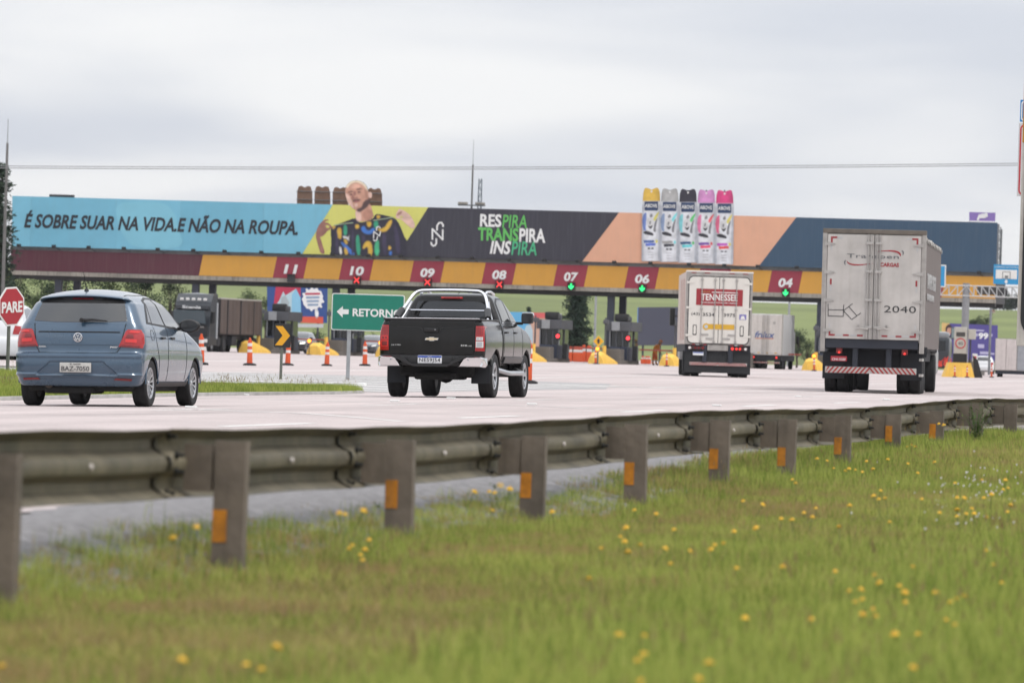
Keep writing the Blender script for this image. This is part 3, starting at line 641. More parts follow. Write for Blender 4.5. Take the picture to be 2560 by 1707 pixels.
FT, FB = B(1262, ft(1262))[1], B(1262, fb(1262))[1]
b = MB(); b.box(X0, X1, YC + .25, YC + .5, FT - .05, ZBm + .05); b.build('walkway_face', mat('walkway_grey', (0.17, 0.18, 0.185), 0.7, var=0.35, scale=1.2), canopy)
rl = random.Random(5)
for i in range(28):
    x = X0 + 1.0 + i * (X1 - X0 - 2) / 27 + rl.uniform(-.15, .15)
    b = MB(); z = FT + .02
    b.cyl((x, YC + .2, z), (x - .25, YC - .75, z + .25), .018, n=6); b.cbox(x - .36, x - .08, YC - 1.0, YC - .7, z + .14, z + .36, .04)
    b.build('floodlight', blackp, bill)
for i in range(60):
    x = X0 + .3 + i * (X1 - X0 - .6) / 59
    b = MB(); b.cyl((x, YC + .22, FT - .03), (x + .5, YC + .22, ZBm + .03), .02, n=5); b.build('brace', steel_g, canopy)
mar = pm('fascia_maroon_dark', 84, 36, 50, streak=.2); red = pm('fascia_maroon', 146, 48, 66, streak=.12); amb = pm('fascia_amber', 204, 150, 60, streak=.14, dirt=(.3, .2, .08))
LN = [727, 892, 1069, 1248.6, 1428, 1605.6, 1785, 1964, 2143, 2322]
NM = ['11', '10', '09', '08', '07', '06', '05', '04', '03', '02']
def fas(xt0, xb0, xt1, xb1, m, nm='fascia_panel'):
    return flat(nm, [(xt0, ft(xt0)), (xt1, ft(xt1)), (xb1, fb(xb1)), (xb0, fb(xb0))], m, canopy, 0, Y=YC + .2, th=.05)
fas(28, 26, 508 - g, 497.5 - g, mar)
edges_ = [(508, 497.5)]
for c in LN:
    t0, b0_, t1, b1_ = c + 4.5 - 38.3, c - 6.5 - 38.3, c + 4.5 + 38.3, c - 6.5 + 38.3
    fas(edges_[-1][0], edges_[-1][1], t0 - g, b0_ - g, amb); fas(t0, b0_, t1 - g, b1_ - g, red); edges_.append((t1, b1_))
fas(edges_[-1][0], edges_[-1][1], 2490, 2488, amb)
for c, nm in zip(LN, NM):
    yt = ft(c); a = B(c - 18, yt + 40.5, YC + .15); d = B(c + 18, yt + 18.5, YC + .15)
    lettering(nm, wht, canopy, a[0], d[0], a[1], d[1], YC + .14, bold=.035, shear=.14, name='lane_number')
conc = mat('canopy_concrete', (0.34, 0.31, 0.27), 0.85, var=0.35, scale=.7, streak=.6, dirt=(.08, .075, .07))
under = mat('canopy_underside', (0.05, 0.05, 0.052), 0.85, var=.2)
nled = 26
for i in range(nled):
    xa = X0 + (X1 - X0) * i / nled; xb = X0 + (X1 - X0) * (i + 1) / nled
    b = MB(); b.box(xa + .012, xb - .012, YC + .1, YC + .6, FB - .30, FB - .005); b.build('ledge_block', conc, canopy)
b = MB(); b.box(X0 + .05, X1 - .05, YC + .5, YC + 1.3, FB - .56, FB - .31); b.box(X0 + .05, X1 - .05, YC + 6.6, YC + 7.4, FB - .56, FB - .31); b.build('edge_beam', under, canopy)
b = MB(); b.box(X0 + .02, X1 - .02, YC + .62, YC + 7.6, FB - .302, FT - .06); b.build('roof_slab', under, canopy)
colm = mat('column_blue_grey', (0.055, 0.062, 0.085), 0.6, var=.2, scale=1)
for cx in (146, 490, 842, 1192, 1532, 2058):
    x = B(cx, 780)[0] - .3
    for dy in (1.0, 6.3):
        b = MB(); b.cbox(x - .24, x + .24, YC + dy - .25, YC + dy + .25, -.05, FB - .57, .03); b.build('column', colm, canopy)
# --- lane signals
sig_r = mat('signal_red', (0.95, 0.05, 0.05), .5, emit=.9); sig_g = mat('signal_green', (0.03, 0.85, 0.22), .5, emit=1.3)
for c, nm in zip(LN, NM):
    yb = fb(c); p = B(c - 9.5, yb + 9, YC - .2); q = B(c + 9.5, yb - 9.5, YC - .2); st = 'off' if nm == '11' else ('x' if nm in ('10', '09', '08') else 'arrow')
    what = {'11': 'unlit lane signal box, leftmost on the canopy edge', '10': 'red cross lane signal, leftmost of the three crosses', '09': 'red cross lane signal, middle of the three crosses', '08': 'red cross lane signal, rightmost of the three crosses', '07': 'green arrow lane signal, leftmost of the arrows', '06': 'green arrow lane signal, second arrow from the left', '05': 'green arrow lane signal hidden behind the reefer truck', '04': 'green arrow lane signal between the two near trucks', '03': 'green arrow lane signal hidden behind the tall trailer', '02': 'green arrow lane signal, rightmost of the arrows'}[nm]
    s_ = thing('lane_signal', what, 'lane signal', (0, 0, 0), group='lane signals on the canopy edge')
    b = MB(); b.cbox(p[0], q[0], YC - .25, YC + .08, p[1], q[1], .03); b.build('housing', blackp if st != 'off' else dark_g, s_)
    b = MB(); b.box(p[0] - .02, q[0] + .02, YC - .42, YC - .25, q[1] - .03, q[1] + .01); b.build('visor', blackp, s_)
    mx_, mz = (p[0] + q[0]) / 2, (p[1] + q[1]) / 2; r = .19
    if st == 'x':
        b = MB()
        for sg in (1, -1):
            b.prism([(mx_ - r, mz - sg * r - .05), (mx_ - r + .0, mz - sg * r + .07), (mx_ + r, mz + sg * r + .05), (mx_ + r, mz + sg * r - .07)], YC - .27 - .003 * (sg + 1), YC - .252)
        b.build('cross', sig_r, s_)
    elif st == 'arrow':
        b = MB(); b.prism([(mx_ - .06, mz + .22), (mx_ + .06, mz + .22), (mx_ + .06, mz + .02), (mx_ + .19, mz + .08), (mx_ + .19, mz - .04), (mx_, mz - .22), (mx_ - .19, mz - .04), (mx_ - .19, mz + .08), (mx_ - .06, mz + .02)], YC - .27, YC - .252); b.build('arrow', sig_g, s_)
# --- lightning rods, mast, wires, small sign on top
def rod(px, ytop, ythick, ybot, d, label, w=.07):
    p = PD(px, ytop, d); q = PD(px - 2, ythick, d); r_ = PD(px - 4, ybot, d)
    o = thing('lightning_mast', label, 'mast', (r_.x, r_.y, 0))
    b = MB(); b.cyl((0, 0, 0), (0, 0, q.z), w, w * .6, n=8); b.build('pole', mat('mast_grey', (.16, .155, .15), .6, metal=.3, var=.2), o)
    b = MB(); b.cyl((0, 0, q.z - .1), (0, 0, p.z), w * .22, w * .12, n=6); b.build('rod', MATS['mast_grey'], o)
    return o, q, r_
rod(12, 297, 358, 700, 380, 'tall thin lightning mast left of the billboard beside the pine tree', .14)
o, q, r_ = rod(1183, 350, 412, 520, 405, 'thin lightning mast with lamp platform rising above the charcoal billboard panel', .10)
zl = PD(1180, 513, 405).z
b = MB(); b.box(-.95, .95, -.3, .3, zl - .06, zl + .02); b.build('platform', steel_g, o)
for sx in (-.8, -.45, .45, .8):
    b = MB(); b.cbox(sx - .15, sx + .15, -.35, .15, zl + .03, zl + .2, .03); b.build('lamp', conc, o)
b = MB(); t0 = PD(1199, 515, 880); t1 = PD(1201, 447, 880); W_ = .55
for sx, sy in ((-1, -1), (1, -1), (1, 1), (-1, 1)): b.cyl((sx * W_, sy * W_, 0), (sx * .2, sy * .2, t1.z), .06, n=5)
for k in range(26):
    z0 = t1.z * k / 26; z1 = t1.z * (k + 1) / 26; f0 = W_ + (.2 - W_) * k / 26; f1 = W_ + (.2 - W_) * (k + 1) / 26; sg = 1 if k % 2 else -1
    b.cyl((-f0 * sg, -f0, z0), (f1 * sg, -f1, z1), .035, n=4); b.cyl((-f0 * sg, f0, z0), (f1 * sg, f1, z1), .035, n=4); b.cyl((f0, -f0 * sg, z0), (f1, f1 * sg, z1), .035, n=4)
o = b.build('radio_mast', mat('lattice_mast', (.10, .12, .16), .7)); o.location = (t0.x, t0.y, 0); tag(o, 'faint distant lattice radio mast just right of the lightning mast', 'radio mast')
for k, dy in enumerate((0, 5)):
    b = MB(); pts = []
    for i in range(41):
        t = i / 40; px = -160 + 2900 * t; py = 414 + dy + 8 * (1 - (2 * t - 1) ** 2) - 8 * t; pts.append(PD(px, py, 330))
    b.tube(pts, .022, 5)
    tag(b.build('power_line', mat('cable_grey', (.20, .20, .21), .6)), ['upper', 'lower'][k] + ' power cable strung across the sky above the plaza', 'cable', 'power cables across the sky')
vs = thing('rooftop_sign', 'small purple sign with white script above the dark blue billboard end', 'sign')
Z1 = (2260, 500, 3.41); Ys = YC + 30
flat('panel', [(556, 103), (780, 110), (778, 188), (556, 180)], pm('sign_purple', 134, 112, 176), vs, 0, Y=Ys, zoom=Z1)
flat('base_strip', [(560, 176), (778, 182), (778, 194), (560, 188)], wht, vs, 1, Y=Ys, zoom=Z1)
strokes('script', [[(630, 168), (645, 130), (655, 150), (665, 125), (672, 150), (684, 122), (688, 148), (702, 118), (706, 140)]], .16, wht, vs, 2, Y=Ys, zoom=Z1)
b = MB(); 
for px in (2426, 2484):
    u = B(px, 545, Ys); b.cyl((u[0], Ys + .08, 0), (u[0], Ys + .08, u[1] + .4), .09, n=8)
b.build('support', steel_g, vs)

# ------------------------------------------------------------------ toll islands, booths
isl_y = mat('island_yellow', srgb(236, 190, 84), 0.7, var=.2, scale=1.2, streak=.35, dirt=(.35, .22, .08)); isl_c = mat('island_concrete', (.15, .135, .12), .85, var=.3, scale=1)
bblue = mat('booth_navy', (.028, .036, .065), .5, var=.2); bgrey = mat('booth_grey', (.30, .31, .33), .55, var=.15); bgrey2 = mat('booth_dark_grey', (.085, .088, .10), .55, var=.15); glassd = mat('dark_glass', (.012, .014, .017), .08, spec=.6)
amber_l = mat('lamp_amber_lit', (1.0, .28, .03), .4, emit=3.0); red_l = mat('lamp_red_lit', (1, .04, .05), .4, emit=2.2)
ISX = [640, 812, 984, 1160, 1338, 1517, 1695, 1846, 2053, 2232, 2412]
place = {640: 'leftmost of the row, by the oncoming articulated truck', 812: 'second from the left, behind the green sign', 984: 'third from the left, behind the pickup', 1160: 'fourth from the left, behind the pickup cab', 1338: 'just right of the pickup, left of the dark pine', 1517: 'at the pair of columns by the yellow diamond sign', 1695: 'just left of the red-labelled reefer truck', 1846: 'behind the red-labelled reefer truck', 2053: 'just left of the tall grimy trailer', 2232: 'hidden behind the tall grimy trailer', 2412: 'rightmost of the row, under the overhead sign arm'}
noseo = None; bootho = None
def make_nose(lbl):
    o = thing('island_nose', lbl, 'crash barrier', group='yellow island noses before the booths')
    b = MB(); prof = lambda h, w: [(-w, 0), (-w * .92, h * .35), (-w * .62, h * .86), (-w * .3, h), (w * .3, h), (w * .62, h * .86), (w * .92, h * .35), (w, 0)]
    secs = [(0.0, .62, .48), (.25, .80, .62), (.8, .84, .70), (2.6, .62, .74), (4.6, .36, .78)]
    b.grid(lambda i, j: (lambda p: (p[0], secs[j][0], p[1]))(prof(secs[j][1], secs[j][2])[i]), 8, len(secs))
    b.add([(p[0], 0, p[1]) for p in prof(.62, .48)], [tuple(range(8))]); b.build('body', isl_y, o, smooth=30)
    b = MB(); b.cbox(-.78, .78, 4.6, 14, 0, .28, .04); b.build('kerb', isl_c, o)
    b = MB(); b.cyl((-.3, 5.2, .25), (-.3, 5.2, 1.25), .13, n=12); b.build('bollard', isl_y, o, smooth=40)
    b = MB(); b.cbox(-.55, .75, 5.6, 7.4, .28, 1.05, .04); b.build('guard_wall', isl_c, o)
    return o
def make_booth(lbl):
    o = thing('toll_booth', lbl, 'toll booth', group='toll booths under the canopy')
    b = MB(); b.cbox(-.7, .7, 0, 4.3, .26, 1.2, .03); b.build('lower_wall', bblue, o)
    b = MB(); b.box(-.64, .64, .05, 4.25, 1.2, 2.3); b.build('window', glassd, o)
    for sx in (-.67, -.22, .24, .67):
        b = MB(); b.box(sx - .04, sx + .04, -.0, .09, 1.2, 2.3); b.build('mullion', bgrey2 if abs(sx) < .5 else bgrey, o)
    for sx in (-.67, .67):
        b = MB(); b.box(sx - .04, sx + .04, 2.2, 2.3, 1.2, 2.3); b.build('mullion', bgrey2, o)
    b = MB(); b.cbox(-.9, .9, -.15, 4.45, 2.3, 2.95, .03); b.build('roof', bgrey2, o)
    b = MB(); b.cbox(-.52, .05, -.32, -.16, 2.32, 2.92, .02); b.build('sign_box', bgrey, o)
    b = MB(); b.cbox(-.45, .5, .4, 1.3, 2.96, 3.5, .12); b.build('air_conditioner', blackp, o, smooth=40)
    b = MB(); b.cbox(.85, 1.2, .5, .95, .26, 1.3, .03); b.build('barrier_machine', blackp, o)
    b = MB(); b.cbox(-.35, .45, 1.6, 2.6, 2.96, 3.35, .1); b.build('vent_box', bgrey2, o)
    b = MB(); b.cyl((-.8, -1.2, .26), (-.8, -1.2, 3.2), .06, n=8); b.cbox(-.95, -.55, -1.4, -1.1, 2.75, 3.05, .04); b.build('camera_post', bgrey2, o)
    b = MB(); b.cbox(-.5, .3, -.9, -.35, .26, 1.15, .04); b.build('lane_cabinet', bblue, o)
    b = MB(); b.cbox(1.0, 3.4, 2.6, 2.66, 1.0, 1.1, .01); b.build('barrier_arm', red_arm, o)
    b = MB(); b.cyl((.72, -.6, .26), (.72, -.6, 2.0), .05, n=8); b.build('signal_post', dark_g, o)
    b = MB(); b.cbox(.58, .88, -.72, -.5, 1.55, 2.05, .04); b.build('signal_head', blackp, o)
    return o
red_arm = mat('barrier_arm_red', (.45, .10, .08), .5)
nose0 = make_nose('x'); booth0 = make_booth('x')
firstn = True
for i, cx in enumerate(ISX):
    nx = B(cx - 26, 880, YC - 12)[0]; bx = B(cx + 8, 860, YC + .5)[0]
    n_ = nose0 if i == 0 else copytree(nose0); n_.location = (nx, YC - 12, 0); n_['label'] = f'yellow island nose, {place[cx]}'
    if cx == 2412: continue
    bo = booth0 if i == 0 else copytree(booth0); bo.location = (nx + .15, YC - 3.2, 0); bo['label'] = f'dark toll booth, {place[cx]}'
    if cx in (1338, 1517, 2232):
        b = MB(); b.cyl((nx + .87, YC - 3.95, 1.82), (nx + .87, YC - 3.91, 1.82), .13, n=14); o = b.build('stop_lamp', red_l, bo); o.matrix_parent_inverse = Matrix.Translation(bo.location).inverted()
def lampcone(px, py, d, label):
    p = PDG(px, d, 0); zz = PD(px, py, d).z
    o = thing('warning_lamp', label, 'warning lamp', (p.x, p.y, 0), group='amber lamps on the island noses')
    b = MB(); b.cyl((0, 0, .02), (0, 0, zz - .1), .03, n=6); b.cyl((0, 0, .0), (0, 0, .05), .16, n=10); b.build('stand', blackp, o)
    b = MB(); b.lathe([(.02, -.02), (.13, 0), (.13, .03), (.02, .04)], 'y', 14, (0, -.06, zz)); b.build('lens', amber_l, o)
    b = MB(); b.lathe([(.15, .02), (.17, .03), (.17, .1), (.1, .13)], 'y', 14, (0, -.06, zz)); b.build('housing', blackp, o)
lampcone(1494, 872, 377, 'lit amber warning lamp below the yellow diamond sign'); lampcone(2036, 890, 374, 'lit amber lamp beside the nose left of the tall truck')
lampcone(2399, 891, 352, 'lit amber lamp under the speed limit cabinet'); lampcone(773, 852, 383, 'lit amber lamp by the oncoming black car at the left noses')
lampcone(951, 857, 380, 'lit amber lamp next to the grey oncoming car left of the pickup')
# diamond warning sign
p = PDG(1496, 378); zz = PD(1496, 853, 378).z
o = thing('diamond_sign', 'small yellow diamond warning sign on a post at the island nose', 'sign', (p.x, p.y, 0))
b = MB(); b.cyl((0, 0, 0), (0, 0, zz), .03, n=6); b.build('post', steel_g, o)
b = MB(); b.prism([(-.36, zz), (0, zz - .36), (.36, zz), (0, zz + .36)], -.05, -.03); b.build('panel', pm('sign_amber', 236, 172, 30), o)
b = MB(); b.prism([(-.06, zz - .15), (.06, zz - .15), (.06, zz), (.12, zz + .02), (0, zz + .2), (-.12, zz + .02), (-.06, zz)], -.062, -.05); b.build('symbol', ink, o)
# ------------------------------------------------------------------ car building
rubber = mat('tyre_rubber', (.016, .016, .017), .85, var=.3, scale=20); alloy = mat('alloy_silver', (.50, .51, .53), .32, metal=.75, var=.08); chrome = mat('chrome', (.78, .78, .80), .12, metal=1.0)
trim = mat('trim_black', (.010, .010, .011), .5); glass = mat('car_glass', (.018, .020, .022), .04, spec=.9, coat=.5); tintg = mat('car_glass_tint', (.010, .011, .012), .05, spec=.8)
redl = mat('tail_lens_red', (.34, .008, .010), .12, coat=.6, emit=.0); redb = mat('tail_lens_bright', (.62, .022, .02), .15, coat=.5); redd = mat('tail_lens_dark', (.17, .008, .01), .2, coat=.5); clearl = mat('lens_clear', (.70, .68, .66), .12, coat=.6)
underb = mat('underbody', (.012, .012, .012), .9, var=.4, scale=5); plate_m = mat('plate_grey', (.50, .49, .46), .4, metal=.1, var=.1, scale=20); plate_w = mat('plate_white', (.72, .73, .74), .4); plate_b = mat('plate_blue', (.02, .07, .36), .4); platek = mat('plate_ink', (.06, .06, .065), .5); plater = mat('plate_red', (.33, .02, .03), .45)
seam = mat('panel_gap', (.008, .009, .010), .8)
def catmull(vals, sub):
    vals = np.array(vals, float); n = len(vals); o = []
    for i in range(n - 1):
        p0, p1, p2, p3 = vals[max(i - 1, 0)], vals[i], vals[i + 1], vals[min(i + 2, n - 1)]
        for k in range(sub):
            t = k / sub
            o.append(.5 * ((2 * p1) + (p2 - p0) * t + (2 * p0 - 5 * p1 + 4 * p2 - p3) * t * t + (3 * p1 - p0 - 3 * p2 + p3) * t ** 3))
    o.append(vals[-1]); return np.array(o)
def outline(yr, yf, hw, rr, rf, bow, nr=9, nc=7, ns=26):
    """half plan outline, rear centre to front centre"""
    rr = min(rr, hw * .9); rf = min(rf, hw * .95); pts = []
    yrc = yr + bow
    for i in range(nr):
        x = (hw - rr) * i / nr; pts.append((x, yr + bow * (x / (hw - rr + 1e-6)) ** 2))
    for i in range(nc):
        a = math.pi / 2 * i / nc; pts.append((hw - rr + rr * math.sin(a), yrc + rr * 1.0 * (1 - math.cos(a))))
    y0, y1 = yrc + rr, yf - rf
    for i in range(ns):
        t = i / ns; pts.append((hw * (1 + .012 * math.sin(math.pi * t)), y0 + (y1 - y0) * t))
    for i in range(nc):
        a = math.pi / 2 * i / nc; pts.append((hw - rf + rf * math.cos(a), y1 + rf * math.sin(a)))
    for i in range(nr + 1):
        x = (hw - rf) * (1 - i / nr); pts.append((x, yf + bow * .6 * (1 - (x / (hw - rf + 1e-6)) ** 2)))
    return pts
def level_body(levels, sub=4):
    lv = catmull(levels, sub); b = MB(); loops = []
    for z, yr, yf, hw, rr, rf, bow in lv:
        h = outline(yr, yf, hw, rr, rf, bow); full = h + [(-x, y) for x, y in h[-2:0:-1]]
        loops.append([(x, y, z) for x, y in full])
    n = len(loops[0]); b.grid(lambda i, j: loops[j][i], n, len(loops), closed_u=True)
    b.add(loops[0], [tuple(range(n))[::-1]]); b.add(loops[-1], [tuple(range(n))])
    bm = bmesh.new(); me = bpy.data.meshes.new('b'); me.from_pydata(b.v, [], b.f); bm.from_mesh(me); bmesh.ops.remove_doubles(bm, verts=bm.verts[:], dist=1e-5); bmesh.ops.recalc_face_normals(bm, faces=bm.faces[:])
    bpy.data.meshes.remove(me); return bm
def bool_cut(bm, cutter, mats):
    me = bpy.data.meshes.new('body'); bm.to_mesh(me); me.materials.append(mats[0]); me.materials.append(mats[1])
    cm = bpy.data.meshes.new('cut'); cm.from_pydata(cutter.v, [], cutter.f)
    cb = bmesh.new(); cb.from_mesh(cm); bmesh.ops.recalc_face_normals(cb, faces=cb.faces[:]); cb.to_mesh(cm); cb.free()
    cm.materials.append(mats[0]); cm.materials.append(mats[1]); cm.polygons.foreach_set('material_index', [1] * len(cm.polygons))
    a = bpy.data.objects.new('a', me); c = bpy.data.objects.new('c', cm); COL.objects.link(a); COL.objects.link(c)
    md = a.modifiers.new('b', 'BOOLEAN'); md.object = c; md.operation = 'DIFFERENCE'; md.solver = 'EXACT'
    dg = bpy.context.evaluated_depsgraph_get(); r = bpy.data.meshes.new_from_object(a.evaluated_get(dg))
    bpy.data.objects.remove(a); bpy.data.objects.remove(c); return r
def decal(tree, name, poly, m, parent, view='rear', off=.004, cell=.03, disp=None, skirt=.012, smooth=35, far=6.0):
    """a panel that lies on the body: a 2D outline seen from behind (x,z), from the right side (y,z) or from above (x,y), pressed on to the surface"""
    bm = bmesh.new(); bm.faces.new([bm.verts.new((p[0], p[1], 0)) for p in poly])
    xs = [p[0] for p in poly]; ys = [p[1] for p in poly]
    for ax, lo, hi in ((0, min(xs), max(xs)), (1, min(ys), max(ys))):
        k = int((hi - lo) / cell)
        for i in range(1, k + 1):
            co = Vector((0, 0, 0)); co[ax] = lo + (hi - lo) * i / (k + 1); no = Vector((0, 0, 0)); no[ax] = 1
            bmesh.ops.bisect_plane(bm, geom=bm.verts[:] + bm.edges[:] + bm.faces[:], plane_co=co, plane_no=no, dist=1e-5)
    if view == 'rear': org = lambda p: Vector((p.x, -3, p.y)); dr = Vector((0, 1, 0))
    elif view == 'right': org = lambda p: Vector((3, p.x, p.y)); dr = Vector((-1, 0, 0))
    elif view == 'left': org = lambda p: Vector((-3, p.x, p.y)); dr = Vector((1, 0, 0))
    elif view == 'front': org = lambda p: Vector((p.x, 9, p.y)); dr = Vector((0, -1, 0))
    else: org = lambda p: Vector((p.x, p.y, 4)); dr = Vector((0, 0, -1))
    last = None; newco = {}
    for v in bm.verts:
        h = tree.ray_cast(org(v.co), dr, far + 4)
        if h[0] is None:
            h = tree.find_nearest(org(v.co) + dr * 3.0)
            newco[v] = (h[0], h[1]); continue
        newco[v] = (h[0], h[1])
    for v in bm.verts:
        p2 = v.co.copy(); loc, nr = newco[v]; o = off
        if disp: o = off + disp(p2.x, p2.y)
        v.co = loc - dr * o * .5 + nr * o * .5
    bm.normal_update()
    for f in bm.faces:
        if f.normal.dot(-dr) < 0: f.normal_flip()
    if skirt:
        be = [e for e in bm.edges if e.is_boundary]
        r = bmesh.ops.extrude_edge_only(bm, edges=be)
        for v in r['geom']:
            if isinstance(v, bmesh.types.BMVert): v.co = v.co + dr * skirt
    b = MB(); b.frombm(bm); return b.build(name, m, parent, smooth=smooth, fix=False)
def line_decal(tree, name, pts, w, m, parent, view='rear', off=.003):
    for i in range(len(pts) - 1):
        p, q = Vector(pts[i]), Vector(pts[i + 1]); d = (q - p).normalized(); n = Vector((-d.y, d.x)) * w / 2; e = d * w * .3
        decal(tree, name, [tuple(p - e + n), tuple(p - e - n), tuple(q + e - n), tuple(q + e + n)], m, parent, view, off, cell=.06, skirt=.004, smooth=None)
def make_wheel(parent, x, y, r, w, rim, side, spokes=10, rimm=None, twin=False, style=0):
    """tyre with a rim set into it; side +1 shows its face to +X"""
    b = MB(); s = side; hw = w / 2
    prof = [(rim, -hw * .8), (r * .86, -hw), (r * .95, -hw * .96), (r * .99, -hw * .8), (r, -hw * .45), (r * .993, -hw * .4), (r, -hw * .34), (r, -.02), (r * .992, -.012), (r * .992, .012), (r, .02), (r, hw * .34), (r * .993, hw * .4), (r, hw * .45), (r * .99, hw * .8), (r * .95, hw * .96), (r * .86, hw), (rim, hw * .8)]
    b.lathe(prof, 'x', 36, (x, y, r), caps=False); t = b.build('wheel', rubber, parent, smooth=50)
    b = MB(); c = Vector((x, y, r))
    b.lathe([(rim * 1.02, -hw * .75), (rim * 1.03, hw * .78 * 1), (rim * .97, hw * .86), (rim * .92, hw * .7), (rim * .9, hw * .25), (.02, hw * .2)] if s > 0 else [(rim * 1.02, hw * .75), (rim * 1.03, -hw * .78), (rim * .97, -hw * .86), (rim * .92, -hw * .7), (rim * .9, -hw * .25), (.02, -hw * .2)], 'x', 30, c)
    b.build('rim_barrel', dark_g, t, smooth=40)
    b = MB()
    for k in range(spokes):
        a = 2 * math.pi * k / spokes + .2; da = math.pi / spokes * (.55 if style == 0 else .62)
        pts = [(rim * .16, a - da * 1.0), (rim * .93, a - da * .75), (rim * .93, a + da * .75), (rim * .16, a + da * 1.0)]
        out = [c + Vector((s * hw * (.62 if rr < rim * .5 else .80), rr * math.cos(t_), rr * math.sin(t_))) for rr, t_ in pts]
        inn = [p - Vector((s * .03, 0, 0)) for p in out]
        b.add(out + inn, [(0, 1, 2, 3), (0, 4, 5, 1), (1, 5, 6, 2), (2, 6, 7, 3), (3, 7, 4, 0)])
    b.lathe([(rim * .90, s * hw * .74), (rim * .99, s * hw * .88), (rim * 1.03, s * hw * .84), (rim * 1.03, s * hw * .7)], 'x', 30, c, caps=False)
    b.lathe([(.01, s * hw * .72), (rim * .16, s * hw * .70), (rim * .2, s * hw * .6), (rim * .2, s * hw * .4)], 'x', 16, c)
    b.build('rim', rimm or alloy, t, smooth=35); return t

# ------------------------------------------------------------------ blue hatchback
blue = mat('paint_blue_metallic', (.042, .082, .132), .28, metal=.25, coat=1.0, var=.05, scale=3)
_p = PDG(194, 71.2); GB = Vector((_p.x, _p.y, road_z(_p.x, _p.y)))
gol = thing('hatchback', 'blue metallic hatchback driving away, rear antenna on its roof', 'car', GB, (0, R(-1.15), R(.7)))
GL = [(.25, .10, 3.74, .70, .16, .3, .05), (.27, .05, 3.80, .765, .16, .3, .05), (.36, .015, 3.86, .80, .17, .32, .05), (.47, .0, 3.89, .818, .18, .34, .05), (.56, .0, 3.90, .826, .18, .36, .05), (.645, .022, 3.89, .828, .18, .38, .05), (.68, .055, 3.87, .828, .18, .4, .05),
      (.72, .07, 3.83, .829, .18, .42, .05), (.80, .078, 3.66, .826, .18, .45, .05), (.88, .09, 3.36, .818, .18, .45, .05), (.96, .115, 3.02, .800, .18, .4, .05), (1.02, .14, 2.80, .776, .17, .35, .05), (1.06, .158, 2.70, .752, .16, .34, .05), (1.18, .225, 2.47, .698, .15, .3, .05), (1.30, .295, 2.20, .640, .14, .26, .05), (1.365, .335, 2.03, .606, .13, .24, .05),
      (1.378, .285, 1.96, .590, .12, .22, .05), (1.392, .278, 1.92, .575, .12, .2, .05), (1.412, .33, 1.86, .545, .12, .2, .05), (1.437, .45, 1.76, .48, .14, .2, .06), (1.458, .62, 1.64, .39, .16, .2, .06), (1.472, .85, 1.48, .26, .12, .15, .04), (1.478, 1.0, 1.3, .1, .05, .05, .0)]
gbm = level_body(GL, 4)
def crown_roof(bm, z0=1.28, z1=1.38, w=.6, d=.042):
    for v in bm.verts: v.co.z -= d * min(1.2, (abs(v.co.x) / w) ** 2) * sstep(z0, z1, v.co.z)
crown_roof(gbm); gt = BVHTree.FromBMesh(gbm)
cut = MB()
for yy in (.67, 3.13):
    for s in (-1, 1): cut.lathe([(.001, s * .50), (.335, s * .50), (.335, s * 1.1), (.001, s * 1.1)], 'x', 40, (0, yy, .30))
link('body', bool_cut(gbm, cut, [blue, underb]), gol, smooth=32)
def G(x, y, dy=0.0): return ((x - 745 - (1388 - y) * .0105 - 184 * dy) / 762, (1388 + (x - 745) * .0105 - y) / 784)
def gp_(l, dy=0.0): return [G(x, y, dy) for x, y in l]
def mir(l): return [(-x, z) for x, z in l][::-1]
def rounded(pts, it=1): return smooth2(pts, it)
# rear window and dark frame
decal(gt, 'rear_window', rounded([(-.60, 1.055), (.60, 1.055), (.585, 1.12), (.535, 1.29), (.515, 1.315), (-.515, 1.315), (-.535, 1.29), (-.585, 1.12)], 1), glass, gol, off=.004)
decal(gt, 'spoiler_underside', [(-.545, 1.30), (.545, 1.30), (.50, 1.335), (.30, 1.366), (-.30, 1.366), (-.50, 1.335)], trim, gol, off=.010)
decal(gt, 'high_brake_light', [(-.135, 1.340), (.135, 1.340), (.13, 1.366), (-.13, 1.366)], redd, gol, off=.016)
# wiper
b = MB(); b.tube([(.02, .118, 1.075), (.16, .122, 1.088), (.36, .14, 1.072)], [.022, .016, .008], 8); b.lathe([(.028, -.02), (.028, .012), (.018, .02)], 'y', 12, (.04, .10, 1.08)); b.build('rear_wiper', trim, gol, smooth=40)
# tailgate gaps, crease, badge, lights
line_decal(gt, 'panel_gap', gp_([(318, 570), (328, 650), (352, 800), (385, 858), (680, 864)], .06), .010, seam, gol)
line_decal(gt, 'panel_gap', mir(gp_([(318, 570), (328, 650), (352, 800), (385, 858), (680, 864)], .06)), .010, seam, gol)
line_decal(gt, 'panel_gap', [(-.14, .668), (.14, .668)], .016, seam, gol)
decal(gt, 'crease', [(-.525, .925), (.525, .925), (.52, .940), (-.52, .940)], seam, gol, off=.004, skirt=.006)
decal(gt, 'crease', [(-.50, .768), (.50, .768), (.50, .776), (-.50, .776)], mat('paint_blue_tailgate_crease_shade', (.03, .055, .09), .4), gol, off=.003, skirt=.004)  # both tailgate creases: shade put into the colour of dark strips
TL = [(.515, .75), (.80, .735), (.812, .80), (.80, .905), (.765, .965), (.62, .968), (.595, .945), (.555, .84)]
